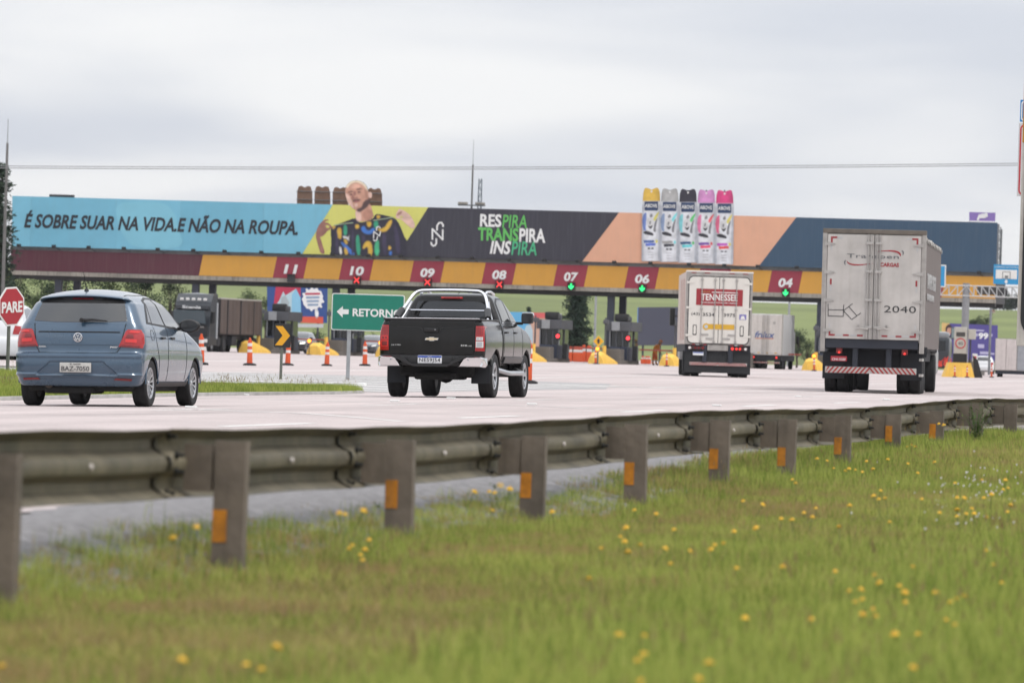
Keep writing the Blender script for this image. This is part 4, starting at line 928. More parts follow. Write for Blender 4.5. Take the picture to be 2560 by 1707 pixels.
for sgn, pl in ((1, TL), (-1, mir(TL))):
    t_ = decal(gt, 'tail_light', pl, redl, gol, off=.014, skirt=.03)
    f = lambda l: l if sgn > 0 else mir(l)
    decal(gt, 'lens_bright', f([(.60, .81), (.735, .80), (.735, .845), (.60, .85)]), redb, t_, off=.022, skirt=.008)
    decal(gt, 'lens_bright', f([(.635, .925), (.745, .922), (.77, .94), (.66, .952)]), redb, t_, off=.022, skirt=.008)
    decal(gt, 'lens_dark', f([(.60, .862), (.70, .858), (.69, .90), (.62, .905)]), redd, t_, off=.020, skirt=.008)
    decal(gt, 'lens_base', f([(.53, .752), (.77, .742), (.77, .762), (.55, .775)]), redd, t_, off=.020, skirt=.008)
b = MB(); b.lathe([(.056, 0), (.058, -.012), (.050, -.014), (.050, -.008), (.001, -.008)], 'y', 28, (.0, .075, .865)); bd = b.build('badge', chrome, gol, smooth=40)
b = MB(); b.lathe([(.049, -.009), (.001, -.0095)], 'y', 24, (.0, .075, .865)); b.build('badge_field', mat('badge_field', (.10, .13, .18), .3), bd)
b = MB()
for ln in ([(-.016, .898), (0, .872), (.016, .898)], [(-.040, .885), (-.018, .825), (0, .862), (.018, .825), (.040, .885)]):
    for i in range(len(ln) - 1):
        p, q = Vector(ln[i]), Vector(ln[i + 1]); d = (q - p).normalized(); n = Vector((-d.y, d.x)) * .005
        b.prism([tuple(p + n), tuple(q + n), tuple(q - n), tuple(p - n)], .058, .064)
b.build('badge_letters', chrome, bd)
lettering('GOL', chrome, gol, -.50, -.40, .735, .757, .062, bold=.02, name='badge_lettering'); lettering('MSI', chrome, gol, .415, .515, .735, .757, .062, bold=.02, shear=.2, name='badge_lettering')
# bumper: upper ledge, recess for the plate, lower lip
def bump_disp(x, z):
    d = .012
    d += .016 * sstep(.60, .63, z) * (1 - sstep(.655, .67, z))
    k = abs(x)
    inr = (1 - sstep(.34 + max(0, (.54 - z)) * 1.25, .36 + max(0, (.54 - z)) * 1.25, k)) * (1 - sstep(.545, .565, z)) * sstep(.385, .41, z)
    d -= .028 * inr
    d += .018 * (sstep(.375, .395, z) * (1 - sstep(.40, .425, z)))
    d -= .012 * (1 - sstep(.345, .375, z))
    return d
decal(gt, 'bumper', [(-.77, .29), (-.70, .262), (.70, .262), (.77, .29), (.80, .40), (.808, .52), (.80, .62), (.79, .70), (.53, .69), (.49, .662), (-.49, .662), (-.53, .69), (-.79, .70), (-.80, .62), (-.808, .52), (-.80, .40)], blue, gol, off=.002, cell=.016, disp=bump_disp, skirt=.02, smooth=28)
for s in (1, -1):
    pl = [(.47, .335), (.69, .325), (.70, .352), (.50, .358)]
    decal(gt, 'reflector', pl if s > 0 else mir(pl), redd, gol, off=.012, skirt=.01)
b = MB(); b.cbox(-.205, .20, -.045, -.020, .425, .548, .012); pl = b.build('number_plate', plate_m, gol, smooth=40)
lettering('BAZ-7050', platek, pl, -.18, .178, .443, .503, -.046, bold=.01, th=.003); lettering('PR - CURITIBA', platek, pl, -.07, .07, .522, .536, -.046, bold=.01, th=.003)
# underside, exhaust, floor
b = MB(); b.cbox(-.66, .66, .18, 3.6, .19, .30, .04); b.cbox(-.45, .2, .12, .75, .16, .27, .05); b.build('underbody', underb, gol)
b = MB(); b.cyl((-.37, .10, .275), (-.37, .6, .275), .045, n=14); b.cyl((-.37, .09, .275), (-.37, .12, .275), .05, .05, n=14); b.build('exhaust', mat('exhaust_rust', (.06, .045, .035), .6, metal=.5), gol, smooth=40)
b = MB(); b.cbox(-.60, -.12, .35, .75, .20, .31, .06); b.build('silencer', underb, gol, smooth=40)
# glasshouse, right and left
def side(nm, poly, m, off=.004, **k):
    for v in ('right', 'left'): decal(gt, nm, poly, m, gol, v, off, **k)
side('window_surround', [(.56, 1.045), (.78, 1.215), (.98, 1.345), (1.30, 1.385), (1.62, 1.382), (1.95, 1.32), (2.25, 1.175), (2.52, 1.00), (2.52, .965), (1.5, 1.005)], trim, off=.003, skirt=.006)
side('rear_quarter_glass', [(.66, 1.06), (.80, 1.062), (.93, 1.285), (.86, 1.225)], glass, off=.008)
side('rear_door_glass', [(.84, 1.05), (1.46, 1.03), (1.47, 1.352), (1.25, 1.355), (1.02, 1.325), (.97, 1.285)], glass, off=.008)
side('front_door_glass', [(1.54, 1.027), (2.30, .995), (2.30, 1.06), (2.10, 1.205), (1.90, 1.305), (1.72, 1.345), (1.53, 1.352)], glass, off=.008)
for v in ('right', 'left'):
    line_decal(gt, 'door_gap', [(1.50, 1.02), (1.50, .80), (1.52, .33)], .009, seam, gol, v)
    line_decal(gt, 'door_gap', [(.80, 1.04), (.86, .82), (1.00, .62), (1.06, .36)], .009, seam, gol, v)
    line_decal(gt, 'door_gap', [(2.52, .95), (2.58, .72), (2.56, .34)], .009, seam, gol, v)
    line_decal(gt, 'waist_crease', [(.30, .885), (1.5, .86), (2.9, .81)], .008, mat('paint_blue_waist_crease_shade', (.035, .062, .10), .4), gol, v, off=.003)  # shade of the waist crease painted as a darker blue line
    decal(gt, 'sill', [(1.03, .262), (2.76, .262), (2.76, .315), (1.03, .315)], trim, gol, v, off=.014)
    line_decal(gt, 'fuel_flap_gap', [(.62, .84), (.58, .90), (.62, .965), (.72, .965), (.76, .90), (.72, .84), (.62, .84)], .006, seam, gol, v) if v == 'right' else None
sgn_y = {1: 'right', -1: 'left'}
for s in (1, -1):
    for yy in (1.12, 2.02 - .38):
        b = MB(); b.cbox(s * .835 - .022, s * .835 + .022, yy, yy + .17, .855, .885, .012); b.build('door_handle', trim, gol, smooth=40)
    # wheel arch lips
    for yy in (.67, 3.13):
        b = MB(); b.tube([(s * .816, yy + .340 * math.cos(a), .30 + .340 * math.sin(a)) for a in lin(R(-2), R(182), 22)], .010, 6); b.build('arch_lip', blue, gol, smooth=50)
        make_wheel(gol, s * .715, yy, .298, .195, .192, s, 12)
    b = MB(); b.frombm((lambda bm: (bmesh.ops.create_icosphere(bm, subdivisions=3, radius=1), bm)[1])(bmesh.new()))
    b.v = [(s * (.945 + x * .135 + .02 * y), 2.24 + y * (.11 if y > 0 else .045), 1.035 + z * .088 * (1 - .12 * s * x)) for x, y, z in b.v]
    mr = b.build('door_mirror', trim, gol, smooth=60)
    b = MB(); b.frombm((lambda bm: (bmesh.ops.create_circle(bm, cap_ends=True, radius=1, segments=24), bm)[1])(bmesh.new()))
    b.v = [(s * (.945 + x * .112), 2.192, 1.035 + y * .070) for x, y, z in b.v]; b.build('mirror_glass', mat('mirror_face', (.03, .032, .035), .06, spec=.8), mr)
    b = MB(); b.cbox(min(s * .74, s * .85), max(s * .74, s * .85), 2.22, 2.32, .985, 1.02, .014); b.build('mirror_arm', trim, mr)
    hl = [(s * x, z) for x, z in ((.48, .66), (.74, .70), (.76, .76), (.55, .73))]
    decal(gt, 'headlight', hl if s > 0 else hl[::-1], clearl, gol, 'front', .006)
# windscreen, roof channels, antenna
decal(gt, 'windscreen', [(-.64, 1.045), (.64, 1.045), (.52, 1.375), (-.52, 1.375)], glass, gol, 'front', .004)
for s in (1, -1): line_decal(gt, 'roof_channel', [(s * .50, .45), (s * .50, 1.0), (s * .48, 1.75)], .012, seam, gol, 'top')
b = MB(); b.lathe([(.034, 1.448), (.026, 1.47), (.012, 1.49)], 'z', 12, (-.02, .58, 0)); b.cyl((-.02, .58, 1.47), (-.045, .50, 1.70), .0065, .003, n=6); b.build('antenna', trim, gol)

# ------------------------------------------------------------------ black double-cab pickup
pblk = mat('paint_black_metallic', (.009, .0088, .0085), .16, metal=.0, coat=.25, spec=.3, var=.1, scale=4)
pblk2 = mat('tailgate_black_dusty', (.0085, .008, .0078), .45, spec=.3, coat=.12, var=.25, scale=2.5, streak=.2, dirt=(.03, .026, .024))
_p = PDG(1080, 95.2); SB = Vector((_p.x, _p.y, road_z(_p.x, _p.y)))
s10 = thing('pickup_truck', 'black double-cab pickup with chrome sports bar driving away', 'pickup', SB, (0, R(-1.0), R(.6)))
# load bed
BL = [(.56, .10, 1.84, .80, .07, .03, .0), (.60, .09, 1.84, .86, .07, .03, .0), (.72, .08, 1.84, .895, .08, .03, .0), (.95, .075, 1.84, .905, .08, .03, .0), (1.10, .085, 1.84, .892, .08, .03, .0), (1.22, .095, 1.84, .862, .08, .03, .0), (1.275, .10, 1.84, .835, .08, .03, .0), (1.295, .115, 1.84, .82, .08, .03, .0), (1.30, .14, 1.84, .78, .08, .03, .0)]
bbm = level_body(BL, 3); bt_ = BVHTree.FromBMesh(bbm)
cut = MB()
for s in (-1, 1): cut.lathe([(.001, s * .58), (.43, s * .58), (.43, s * 1.2), (.001, s * 1.2)], 'x', 40, (0, 1.18, .40))
link('load_bed', bool_cut(bbm, cut, [pblk, underb]), s10, smooth=32)
CL = [(.56, 1.86, 5.05, .80, .05, .35, .0), (.60, 1.86, 5.12, .86, .05, .36, .0), (.72, 1.86, 5.20, .90, .06, .42, .0), (.90, 1.86, 5.22, .912, .06, .5, .0), (1.02, 1.86, 5.15, .910, .06, .5, .0), (1.12, 1.86, 4.9, .90, .06, .5, .0), (1.19, 1.86, 4.45, .885, .06, .45, .0), (1.235, 1.86, 4.05, .868, .07, .4, .0), (1.27, 1.86, 3.90, .85, .07, .35, .0), (1.40, 1.88, 3.70, .80, .08, .3, .01), (1.55, 1.92, 3.42, .735, .09, .3, .015),
      (1.67, 1.95, 3.18, .68, .10, .26, .02), (1.725, 1.96, 3.02, .63, .12, .25, .02), (1.755, 2.02, 2.9, .56, .12, .25, .02), (1.772, 2.12, 2.75, .44, .12, .2, .02), (1.782, 2.3, 2.55, .22, .1, .1, .0)]
cbm = level_body(CL, 3); ct_ = BVHTree.FromBMesh(cbm)
cut = MB()
for s in (-1, 1): cut.lathe([(.001, s * .58), (.43, s * .58), (.43, s * 1.2), (.001, s * 1.2)], 'x', 40, (0, 4.28, .40))
link('cab', bool_cut(cbm, cut, [pblk, underb]), s10, smooth=32)
# tailgate with step line and handle recess
def tg_disp(x, z):
    d = .012
    d += .006 * (1 - sstep(1.135, 1.170, z + (.0 if abs(x) > .19 else (.105 if abs(x) < .12 else .105 * (.19 - abs(x)) / .07))))
    d += .006 * sstep(.80, .84, z) * 0
    return d
decal(bt_, 'tailgate', [(-.715, .735), (.715, .735), (.715, 1.285), (-.715, 1.285)], pblk2, s10, off=.004, cell=.02, disp=tg_disp, skirt=.02, smooth=25)
for off_, m_, w_ in ((0, seam, .010), (-.010, mat('tailgate_painted_highlight', (.05, .05, .05), .35), .005)): line_decal(bt_, 'pressing_line', [(-.60, 1.19 + off_), (-.20, 1.175 + off_), (-.165, 1.155 + off_), (-.13, 1.075 + off_), (.11, 1.075 + off_), (.145, 1.155 + off_), (.18, 1.175 + off_), (.58, 1.19 + off_)], w_, m_, s10, off=.030)  # pressed relief drawn as a dark line with a highlight painted below it
b = MB(); b.cbox(-.135, .115, .028, .06, 1.095, 1.165, .02); b.build('handle_recess', trim, s10, smooth=40)
b = MB(); b.cbox(-.105, .085, .022, .045, 1.115, 1.158, .015); hd = b.build('tailgate_handle', blackp, s10, smooth=40)
b = MB(); b.lathe([(.008, 0), (.008, -.004)], 'y', 10, (.058, .022, 1.136)); b.build('lock', chrome, hd)
bow = mat('badge_gold', (.72, .60, .42), .3, metal=.6)
bt2 = [(-.118, .962), (-.10, .998), (-.045, .998), (-.042, 1.012), (.040, 1.012), (.043, .998), (.118, .998), (.10, .962), (.045, .962), (.042, .948), (-.040, .948), (-.043, .962)]
b = MB(); b.prism([(x, z - .0) for x, z in bt2], .035, .062); bd = b.build('badge', chrome, s10)
b = MB(); b.prism([(x * .86, .98 + (z - .98) * .72) for x, z in bt2], .031, .036); b.build('badge_field', bow, bd)
lettering('2.8 CTDI', chrome, s10, -.69, -.53, .865, .885, .048, bold=.02, shear=.15, name='badge_lettering'); lettering('S10', chrome, s10, .495, .60, .862, .892, .048, bold=.03, name='badge_lettering'); lettering('LTZ', chrome, s10, .615, .68, .862, .880, .048, bold=.02, name='badge_lettering')
b = MB(); b.cbox(-.83, .83, .08, .13, 1.288, 1.322, .012); b.cbox(-.84, -.78, .1, 1.84, 1.288, 1.325, .015); b.cbox(.78, .84, .1, 1.84, 1.288, 1.325, .015); b.build('bed_cap', trim, s10)
b = MB(); b.cbox(-.78, .78, .12, 1.83, 1.30, 1.318, .01); b.build('tonneau_cover', mat('tonneau_vinyl', (.012, .012, .013), .7, bump=.2), s10)
b = MB(); b.tube([(-.80, .09, 1.327), (.80, .09, 1.327)], .006, 6); b.build('bed_edge_strip', chrome, s10)
for s in (1, -1):
    f = lambda l: [(s * x, z) for x, z in l] if s > 0 else [(s * x, z) for x, z in l][::-1]
    t_ = decal(bt_, 'tail_light', f([(.735, .785), (.885, .785), (.888, .95), (.875, 1.19), (.86, 1.205), (.742, 1.205)]), redl, s10, off=.012, skirt=.04)
    for k in range(4):
        for j in range(4):
            x0 = .752 + .029 * j; z0 = 1.055 + .034 * k
            decal(bt_, 'led', f([(x0, z0), (x0 + .018, z0), (x0 + .018, z0 + .02), (x0, z0 + .02)]), redd, t_, off=.015, skirt=.004, cell=.1)
    decal(bt_, 'reverse_lens', f([(.752, .965), (.86, .965), (.86, 1.02), (.752, 1.02)]), clearl if s > 0 else redb, t_, off=.018, skirt=.01)
    decal(bt_, 'lens_frame', f([(.748, .845), (.868, .845), (.868, .95), (.748, .95)]), clearl if s > 0 else redb, t_, off=.018, skirt=.01)
    decal(bt_, 'lens_core', f([(.765, .862), (.85, .862), (.85, .935), (.765, .935)]), alloy if s > 0 else redd, t_, off=.022, skirt=.01)
    for k in range(2): decal(bt_, 'bulb', f([(.765 + .05 * k, .978), (.80 + .05 * k, .978), (.80 + .05 * k, 1.008), (.765 + .05 * k, 1.008)]), redd if s < 0 else amber_l if False else alloy, t_, off=.022, skirt=.006)
# rear bumper
b = MB(); b.cbox(-.50, .50, -.10, .12, .535, .695, .03); b.prism([(-.62, .70), (-.60, .66), (-.34, .545), (-.28, .52), (.28, .52), (.34, .545), (.60, .66), (.62, .70), (.50, .70), (.32, .565), (-.32, .565), (-.50, .70)], -.16, .1); b.cbox(-.87, .87, -.02, .14, .60, .71, .03); bp = b.build('rear_bumper', mat('bumper_black', (.014, .014, .015), .55, var=.2), s10, smooth=40)
for s in (1, -1):
    b = MB()
    prof = [(.47, .515), (.50, .57), (.56, .655), (.62, .69), (.86, .69), (.90, .67), (.905, .56), (.88, .515)]
    n = len(prof); V = []
    for yy, sc in ((-.15, .92), (-.17, .80), (-.10, 1.0), (.22, 1.0)):
        for x, z in prof:
            xx = .69 + (x - .69) * sc; zz = .60 + (z - .60) * sc; V.append((s * xx, yy + (.10 * max(0, (x - .72) / .18) ** 2), zz))
    b.add(V[n:2 * n], [tuple(range(n))]); b.add(V, [(a * n + i, a * n + (i + 1) % n, c * n + (i + 1) % n, c * n + i) for a, c in ((1, 0), (0, 2), (2, 3)) for i in range(n)])
    c_ = b.build('bumper_corner', chrome, s10, smooth=30)
    b = MB(); b.lathe([(.014, 0), (.014, -.01)], 'y', 12, (s * .66, -.165, .635)); b.build('parking_sensor', alloy, c_)
    b = MB(); b.cbox(s * .72 - .16, s * .72 + .16, .72, .735, .24, .56, .02); b.build('mud_flap', mat('mudflap_rubber', (.014, .016, .020), .75, var=.2), s10)
    b = MB(); b.lathe([(.022, 0), (.022, -.015)], 'y', 12, (s * .385, -.10, .665)); b.build('bumper_bolt', blackp, bp)
b = MB(); b.cbox(-.205, .205, -.125, -.10, .57, .705, .01); pl = b.build('number_plate', plate_w, s10, smooth=40)
b = MB(); b.box(-.20, .20, -.1285, -.1255, .668, .700); b.build('plate_band', plate_b, pl); lettering('NES9J54', platek, pl, -.18, .18, .580, .660, -.126, bold=.012, space=1.08, th=.003); lettering('BRASIL', plate_w, pl, -.035, .035, .678, .69, -.129, bold=.01, th=.002)
# cab rear window, brake light, glasshouse
decal(ct_, 'cab_rear_panel', [(-.70, 1.31), (.70, 1.31), (.62, 1.72), (-.62, 1.72)], trim, s10, off=.004)
decal(ct_, 'rear_window', rounded([(-.665, 1.33), (.665, 1.33), (.60, 1.60), (.585, 1.635), (-.585, 1.635), (-.60, 1.60)]), tintg, s10, off=.010)
b = MB(); b.cbox(-.19, .19, 1.90, 1.95, 1.675, 1.712, .01); bl_ = b.build('high_brake_light', redl, s10)
for s in (1, -1):
    b = MB(); b.cbox(s * .16 - .022, s * .16 + .022, 1.892, 1.91, 1.678, 1.708, .006); b.build('lamp_end', redb, bl_)
def side2(nm, poly, m, off=.004, **k):
    for v in ('right', 'left'): decal(ct_, nm, poly, m, s10, v, off, **k)
side2('window_surround', [(2.02, 1.285), (2.08, 1.62), (2.35, 1.70), (2.95, 1.70), (3.25, 1.60), (3.85, 1.285), (3.85, 1.26), (2.02, 1.265)], trim, off=.003, skirt=.006)
side2('rear_door_glass', [(2.10, 1.30), (2.86, 1.30), (2.86, 1.672), (2.40, 1.672), (2.16, 1.60)], tintg, off=.008)
side2('front_door_glass', [(2.94, 1.30), (3.70, 1.30), (3.40, 1.50), (3.15, 1.63), (2.98, 1.672), (2.94, 1.672)], tintg, off=.008)
for v in ('right', 'left'):
    for ln in ([(2.90, 1.26), (2.90, .62)], [(1.98, 1.26), (1.98, .85), (1.95, .62)], [(3.80, 1.24), (3.86, .62)]): line_decal(ct_, 'door_gap', ln, .010, seam, s10, v)
    line_decal(ct_, 'window_trim', [(2.02, 1.278), (3.85, 1.278)], .018, chrome, s10, v, off=.010)
    decal(ct_, 'door_cladding', [(2.0, .60), (3.8, .60), (3.8, .70), (2.0, .70)], mat('cladding_grey', (.03, .03, .032), .4), s10, v, off=.03, skirt=.03)
for s in (1, -1):
    for yy in (2.10, 2.98):
        b = MB(); b.cbox(s * .918 - .025, s * .918 + .02, yy, yy + .19, 1.10, 1.13, .012); b.build('door_handle', trim, s10, smooth=40)
    for yy in (1.18, 4.28):
        b = MB(); b.tube([(s * .888, yy + .450 * math.cos(a), .40 + .450 * math.sin(a)) for a in lin(R(18), R(162), 26)], .026, 8); b.build('wheel_flare', pblk, s10, smooth=60)
        make_wheel(s10, s * .775, yy, .372, .255, .225, s, 6, alloy, style=1)
    b = MB(); b.tube([(s * .80, 1.80, .48), (s * .96, 1.95, .43), (s * .97, 2.2, .42), (s * .97, 3.5, .42), (s * .80, 3.75, .48)], .042, 10); b.build('side_step', alloy, s10, smooth=60)
    b = MB(); b.cbox(min(s * .93, s * 1.14), max(s * .93, s * 1.14), 3.52, 3.68, 1.28, 1.47, .05); mr = b.build('door_mirror', trim, s10, smooth=50)
    b = MB(); b.cbox(min(s * .952, s * 1.118), max(s * .952, s * 1.118), 3.512, 3.522, 1.298, 1.452, .004); b.build('mirror_glass', MATS['mirror_face'], mr)
    b = MB(); b.cbox(min(s * .93, s * 1.145), max(s * .93, s * 1.145), 3.58, 3.70, 1.38, 1.478, .045); b.build('mirror_cap', chrome, mr, smooth=50)
    b = MB(); b.cbox(min(s * .80, s * .96), max(s * .80, s * .96), 3.56, 3.64, 1.26, 1.31, .02); b.build('mirror_arm', trim, mr)
    # roof rails
    b = MB(); b.tube([(s * .56, 2.02, 1.755), (s * .555, 2.2, 1.80), (s * .55, 2.6, 1.81), (s * .55, 2.95, 1.77)], .022, 8); b.build('roof_rail', chrome, s10, smooth=60)
    decal(ct_, 'headlight', [(s * x, z) for x, z in ((.55, .92), (.84, .95), (.84, 1.06), (.6, 1.03))][::s], clearl, s10, 'front', .006)
decal(ct_, 'windscreen', [(-.74, 1.30), (.74, 1.30), (.60, 1.69), (-.60, 1.69)], tintg, s10, 'front', .004)
# chrome sports bar, black clamps
hoop = [(-.79, .95, 1.30), (-.775, 1.05, 1.37), (-.70, 1.42, 1.56), (-.65, 1.58, 1.68), (-.60, 1.66, 1.755), (-.52, 1.70, 1.80), (-.40, 1.71, 1.812), (0, 1.715, 1.82), (.40, 1.71, 1.812), (.52, 1.70, 1.80), (.60, 1.66, 1.755), (.65, 1.58, 1.68), (.70, 1.42, 1.56), (.775, 1.05, 1.37), (.79, .95, 1.30)]
b = MB(); b.tube([tuple(v) for v in catmull(hoop, 4)], .028, 12); bar = b.build('sports_bar', chrome, s10, smooth=60)
for s in (1, -1):
    b = MB(); b.tube([(s * .785, 1.0, 1.33), (s * .755, 1.14, 1.415), (s * .735, 1.25, 1.47)], .062, 8); b.build('clamp', blackp, bar, smooth=50)
    b = MB(); b.tube([(s * .66, 1.72, 1.62), (s * .72, 1.55, 1.45), (s * .78, 1.40, 1.31)], .026, 10); b.build('brace_tube', alloy, bar, smooth=60)
b = MB(); b.tube([(-.69, 1.55, 1.475), (.69, 1.55, 1.475)], .013, 8); b.build('cross_tube', chrome, bar)
b = MB(); b.cbox(-.62, .62, .5, 4.9, .36, .58, .05); b.cbox(-.35, .35, .3, 1.6, .30, .42, .06); b.cyl((-.72, 1.18, .39), (.72, 1.18, .39), .055, n=10); b.frombm((lambda bm: (bmesh.ops.create_icosphere(bm, subdivisions=2, radius=.15), bmesh.ops.translate(bm, verts=bm.verts[:], vec=(.05, 1.18, .39)), bm)[2])(bmesh.new())); b.cyl((-.75, 4.28, .4), (.75, 4.28, .4), .05, n=8)
b.build('underbody', underb, s10)
b = MB(); b.cyl((.06, 2.3, 1.77), (.045, 2.22, 1.86), .006, n=6); b.build('antenna', trim, s10)
# ------------------------------------------------------------------ lorries
dirtyw = mat('truck_white_grimy', (.47, .445, .42), .55, var=.2, scale=1.1, streak=.16, dirt=(.26, .22, .18)); cream = mat('truck_cream_white', (.68, .65, .60), .42, var=.05, scale=1, streak=.10, dirt=(.40, .36, .30)); pinkw = mat('truck_side_pale', (.55, .45, .40), .5, var=.1)
frame_g = mat('truck_frame_grey', (.36, .34, .32), .5, metal=.2, var=.2, streak=.3); tarp = mat('curtain_brown_grey', (.145, .118, .11), .62, var=.12, scale=1.5, streak=.25, dirt=(.12, .09, .08)); tarp_w = mat('tarp_roof_pale', (.38, .36, .33), .6, var=.3)
chas = mat('chassis_black', (.012, .013, .018), .7, var=.3, scale=3); chas2 = mat('chassis_blue_black', (.020, .024, .036), .6, var=.2); rodm = mat('lock_rod_grey', (.42, .40, .38), .4, metal=.4, var=.2); tape_r = mat('tape_red', (.27, .022, .028), .5); tape_w = mat('tape_grey', (.42, .42, .42), .45); gasket = mat('door_gasket', (.014, .015, .016), .6)
logo_r = mat('logo_red', (.30, .018, .028), .5, streak=.1); logo_g = mat('logo_grey', (.13, .135, .14), .5); ink_k = mat('ink_black', (.025, .026, .028), .5); lit_r = mat('tail_lamp_lit', (.9, .04, .03), .3, emit=.9)
bumpw = mat('bumper_stripe_white', (.42, .40, .38), .5, var=.15); bumpr = mat('bumper_stripe_red', (.32, .028, .025), .5, var=.15)
def stripes(parent, x0, x1, z0, z1, y, n=22, nm='underrun_bar'):
    b = MB(); b.cbox(x0, x1, y, y + .08, z0, z1, .008); bar = b.build(nm, bumpw, parent); h = z1 - z0; w = (x1 - x0) / n; mid = (x0 + x1) / 2
    for i in range(n):
        a = x0 + i * w; d = h * .8 * (1 if a + w / 2 < mid else -1); lo, hi = a + .004, a + w * .52
        pts = [(max(x0, min(x1, lo - d / 2)), z0 + .004), (max(x0, min(x1, hi - d / 2)), z0 + .004), (max(x0, min(x1, hi + d / 2)), z1 - .004), (max(x0, min(x1, lo + d / 2)), z1 - .004)]
        if a + w < mid + w and abs(a + w / 2 - mid) < w * .2: continue
        b = MB(); b.prism(pts, y - .004, y + .001); b.build('red_stripe', bumpr, bar)
    return bar
def twin(parent, x, y, r=.52, s=1):
    """twin tyres on one hub"""
    for dx in (-.165, .165): make_wheel(parent, x + dx, y, r, .29, .29, s, 8, dark_g)
def rods(parent, xs, z0, z1, y, hinges=(), r=.018):
    for x in xs:
        b = MB(); b.cyl((x, y - .03, z0), (x, y - .03, z1), r, n=8); rd = b.build('lock_rod', rodm, parent, smooth=50)
        for zz in hinges:
            b = MB(); b.cbox(x - .05, x + .05, y - .055, y, zz - .035, zz + .035, .012); b.build('rod_guide', rodm, rd)
def hinges(parent, W, zs, y, s=(1, -1), m=None):
    for sg in s:
        for z in zs:
            b = MB(); xa = sg * (W - .03); xb = sg * (W - .30)
            b.prism([(xa, z - .05), (xa, z + .05), ((xa + xb) / 2, z + .035), (xb, z + .012), (xb, z - .012), ((xa + xb) / 2, z - .035)], y - .022, y - .002); b.build('hinge', m or rodm, parent)
def tape(parent, recs, y):
    for x0, x1, z0, z1, m in recs:
        b = MB(); b.box(x0, x1, y - .004, y, z0, z1); b.build('reflective_tape', m, parent)
# --- tall curtain trailer
_p = PDG(2180, 146); 
tp = thing('semi_trailer_truck', 'tall grimy white box trailer truck with red oval logo, nearest of the big trucks', 'truck', (_p.x, _p.y, 0), (0, R(-.25), R(4.1)))
W, L_, Z0, Z1 = 1.27, 14.0, 1.36, 4.17
b = MB(); b.box(-W + .02, W - .02, .06, .5, Z0 - .04, Z1 - .05); b.build('rear_frame_body', frame_g, tp)
for s in (1, -1):
    b = MB(); b.cbox(s * W - .06, s * W + .06, 0, .2, Z0 - .32, Z1, .012); b.build('corner_post', frame_g, tp)
b = MB(); b.cbox(-W - .06, W + .06, -.01, .25, Z1 - .09, Z1 + .03, .015); b.build('header', mat('header_brown_grey', (.14, .12, .10), .7, var=.3), tp)
for s in (1, -1):
    b = MB(); xa, xb = (.012, W - .07) if s > 0 else (-W + .07, -.012); b.cbox(xa, xb, .005, .07, Z0 + .02, Z1 - .11, .008); d_ = b.build('door', dirtyw, tp)
    hinges(tp, W + .03, [Z0 + .23, Z0 + 1.0, Z0 + 1.72, Z0 + 2.45], .005, (s,))
    rods(tp, (s * .075, s * .155), Z0 + .02, Z1 - .1, .003, (Z0 + .32, Z0 + 1.02, Z0 + 1.75, Z0 + 2.48))
    b = MB(); b.tube([(s * .11, -.05, Z0 + .27), (s * .3, -.06, Z0 + .30), (s * .42, -.05, Z0 + .28)], .016, 6); b.lathe([(.035, 0), (.035, -.02), (.02, -.02), (.02, 0)], 'y', 12, (s * .36, -.03, Z0 + .36)); b.build('door_latch', rodm, tp)
T = lambda x, y: ((x - (505 + (1040 - y) * .0372)) / 349, (1515 + (x - 505) * .033 - y) / 349)
def tpr(x0, y0, x1, y1): a, c = T(x0, y1), T(x1, y0); return a[0], c[0], a[1], c[1]
yT = .004
recs = []
for s in (1, -1):
    xo = s * 1.12; f = lambda a, c: (min(a, c), max(a, c))
    recs += [(*f(xo, xo - s * .16), Z1 - .22, Z1 - .175, tape_r), (*f(xo, xo - s * .045), Z1 - .34, Z1 - .222, tape_r), (*f(xo - s * .165, xo - s * .30), Z1 - .22, Z1 - .18, tape_w), (*f(xo, xo - s * .04), Z1 - .52, Z1 - .40, tape_w)]
    recs += [(*f(xo, xo - s * .045), Z0 + 1.40, Z0 + 1.55, tape_r), (*f(xo, xo - s * .04), Z0 + 1.25, Z0 + 1.39, tape_w)]
    recs += [(*f(xo, xo - s * .16), Z0 + .09, Z0 + .135, tape_r), (*f(xo, xo - s * .045), Z0 + .137, Z0 + .25, tape_r), (*f(xo, xo - s * .04), Z0 + .30, Z0 + .40, tape_w)]
    for k, m in ((.19, tape_w), (.37, tape_r), (.55, tape_w), (.73, tape_r)): recs.append((*f(xo - s * k, xo - s * (k + .15)), Z0 + .09, Z0 + .133, m))
tape(tp, recs, yT)
def tword(s, box, m, **k):
    x0, x1, z0, z1 = tpr(*box); return lettering(s, m, tp, x0, x1, z0, z1, yT, **k)
a0 = T(288, 312); a1 = T(750, 272)
lettering('Transpen', logo_g, tp, a0[0], T(752, 325)[0], T(520, 320)[1], T(520, 272)[1], yT, bold=.008, space=1.05)
lettering('CARGAS', logo_r, tp, T(585, 380)[0], T(752, 384)[0], T(668, 386)[1], T(668, 350)[1], yT, bold=.035)
lettering('2040', ink_k, tp, T(615, 785)[0], T(900, 785)[0], T(757, 797)[1], T(757, 737)[1], yT, bold=.0, space=1.05)
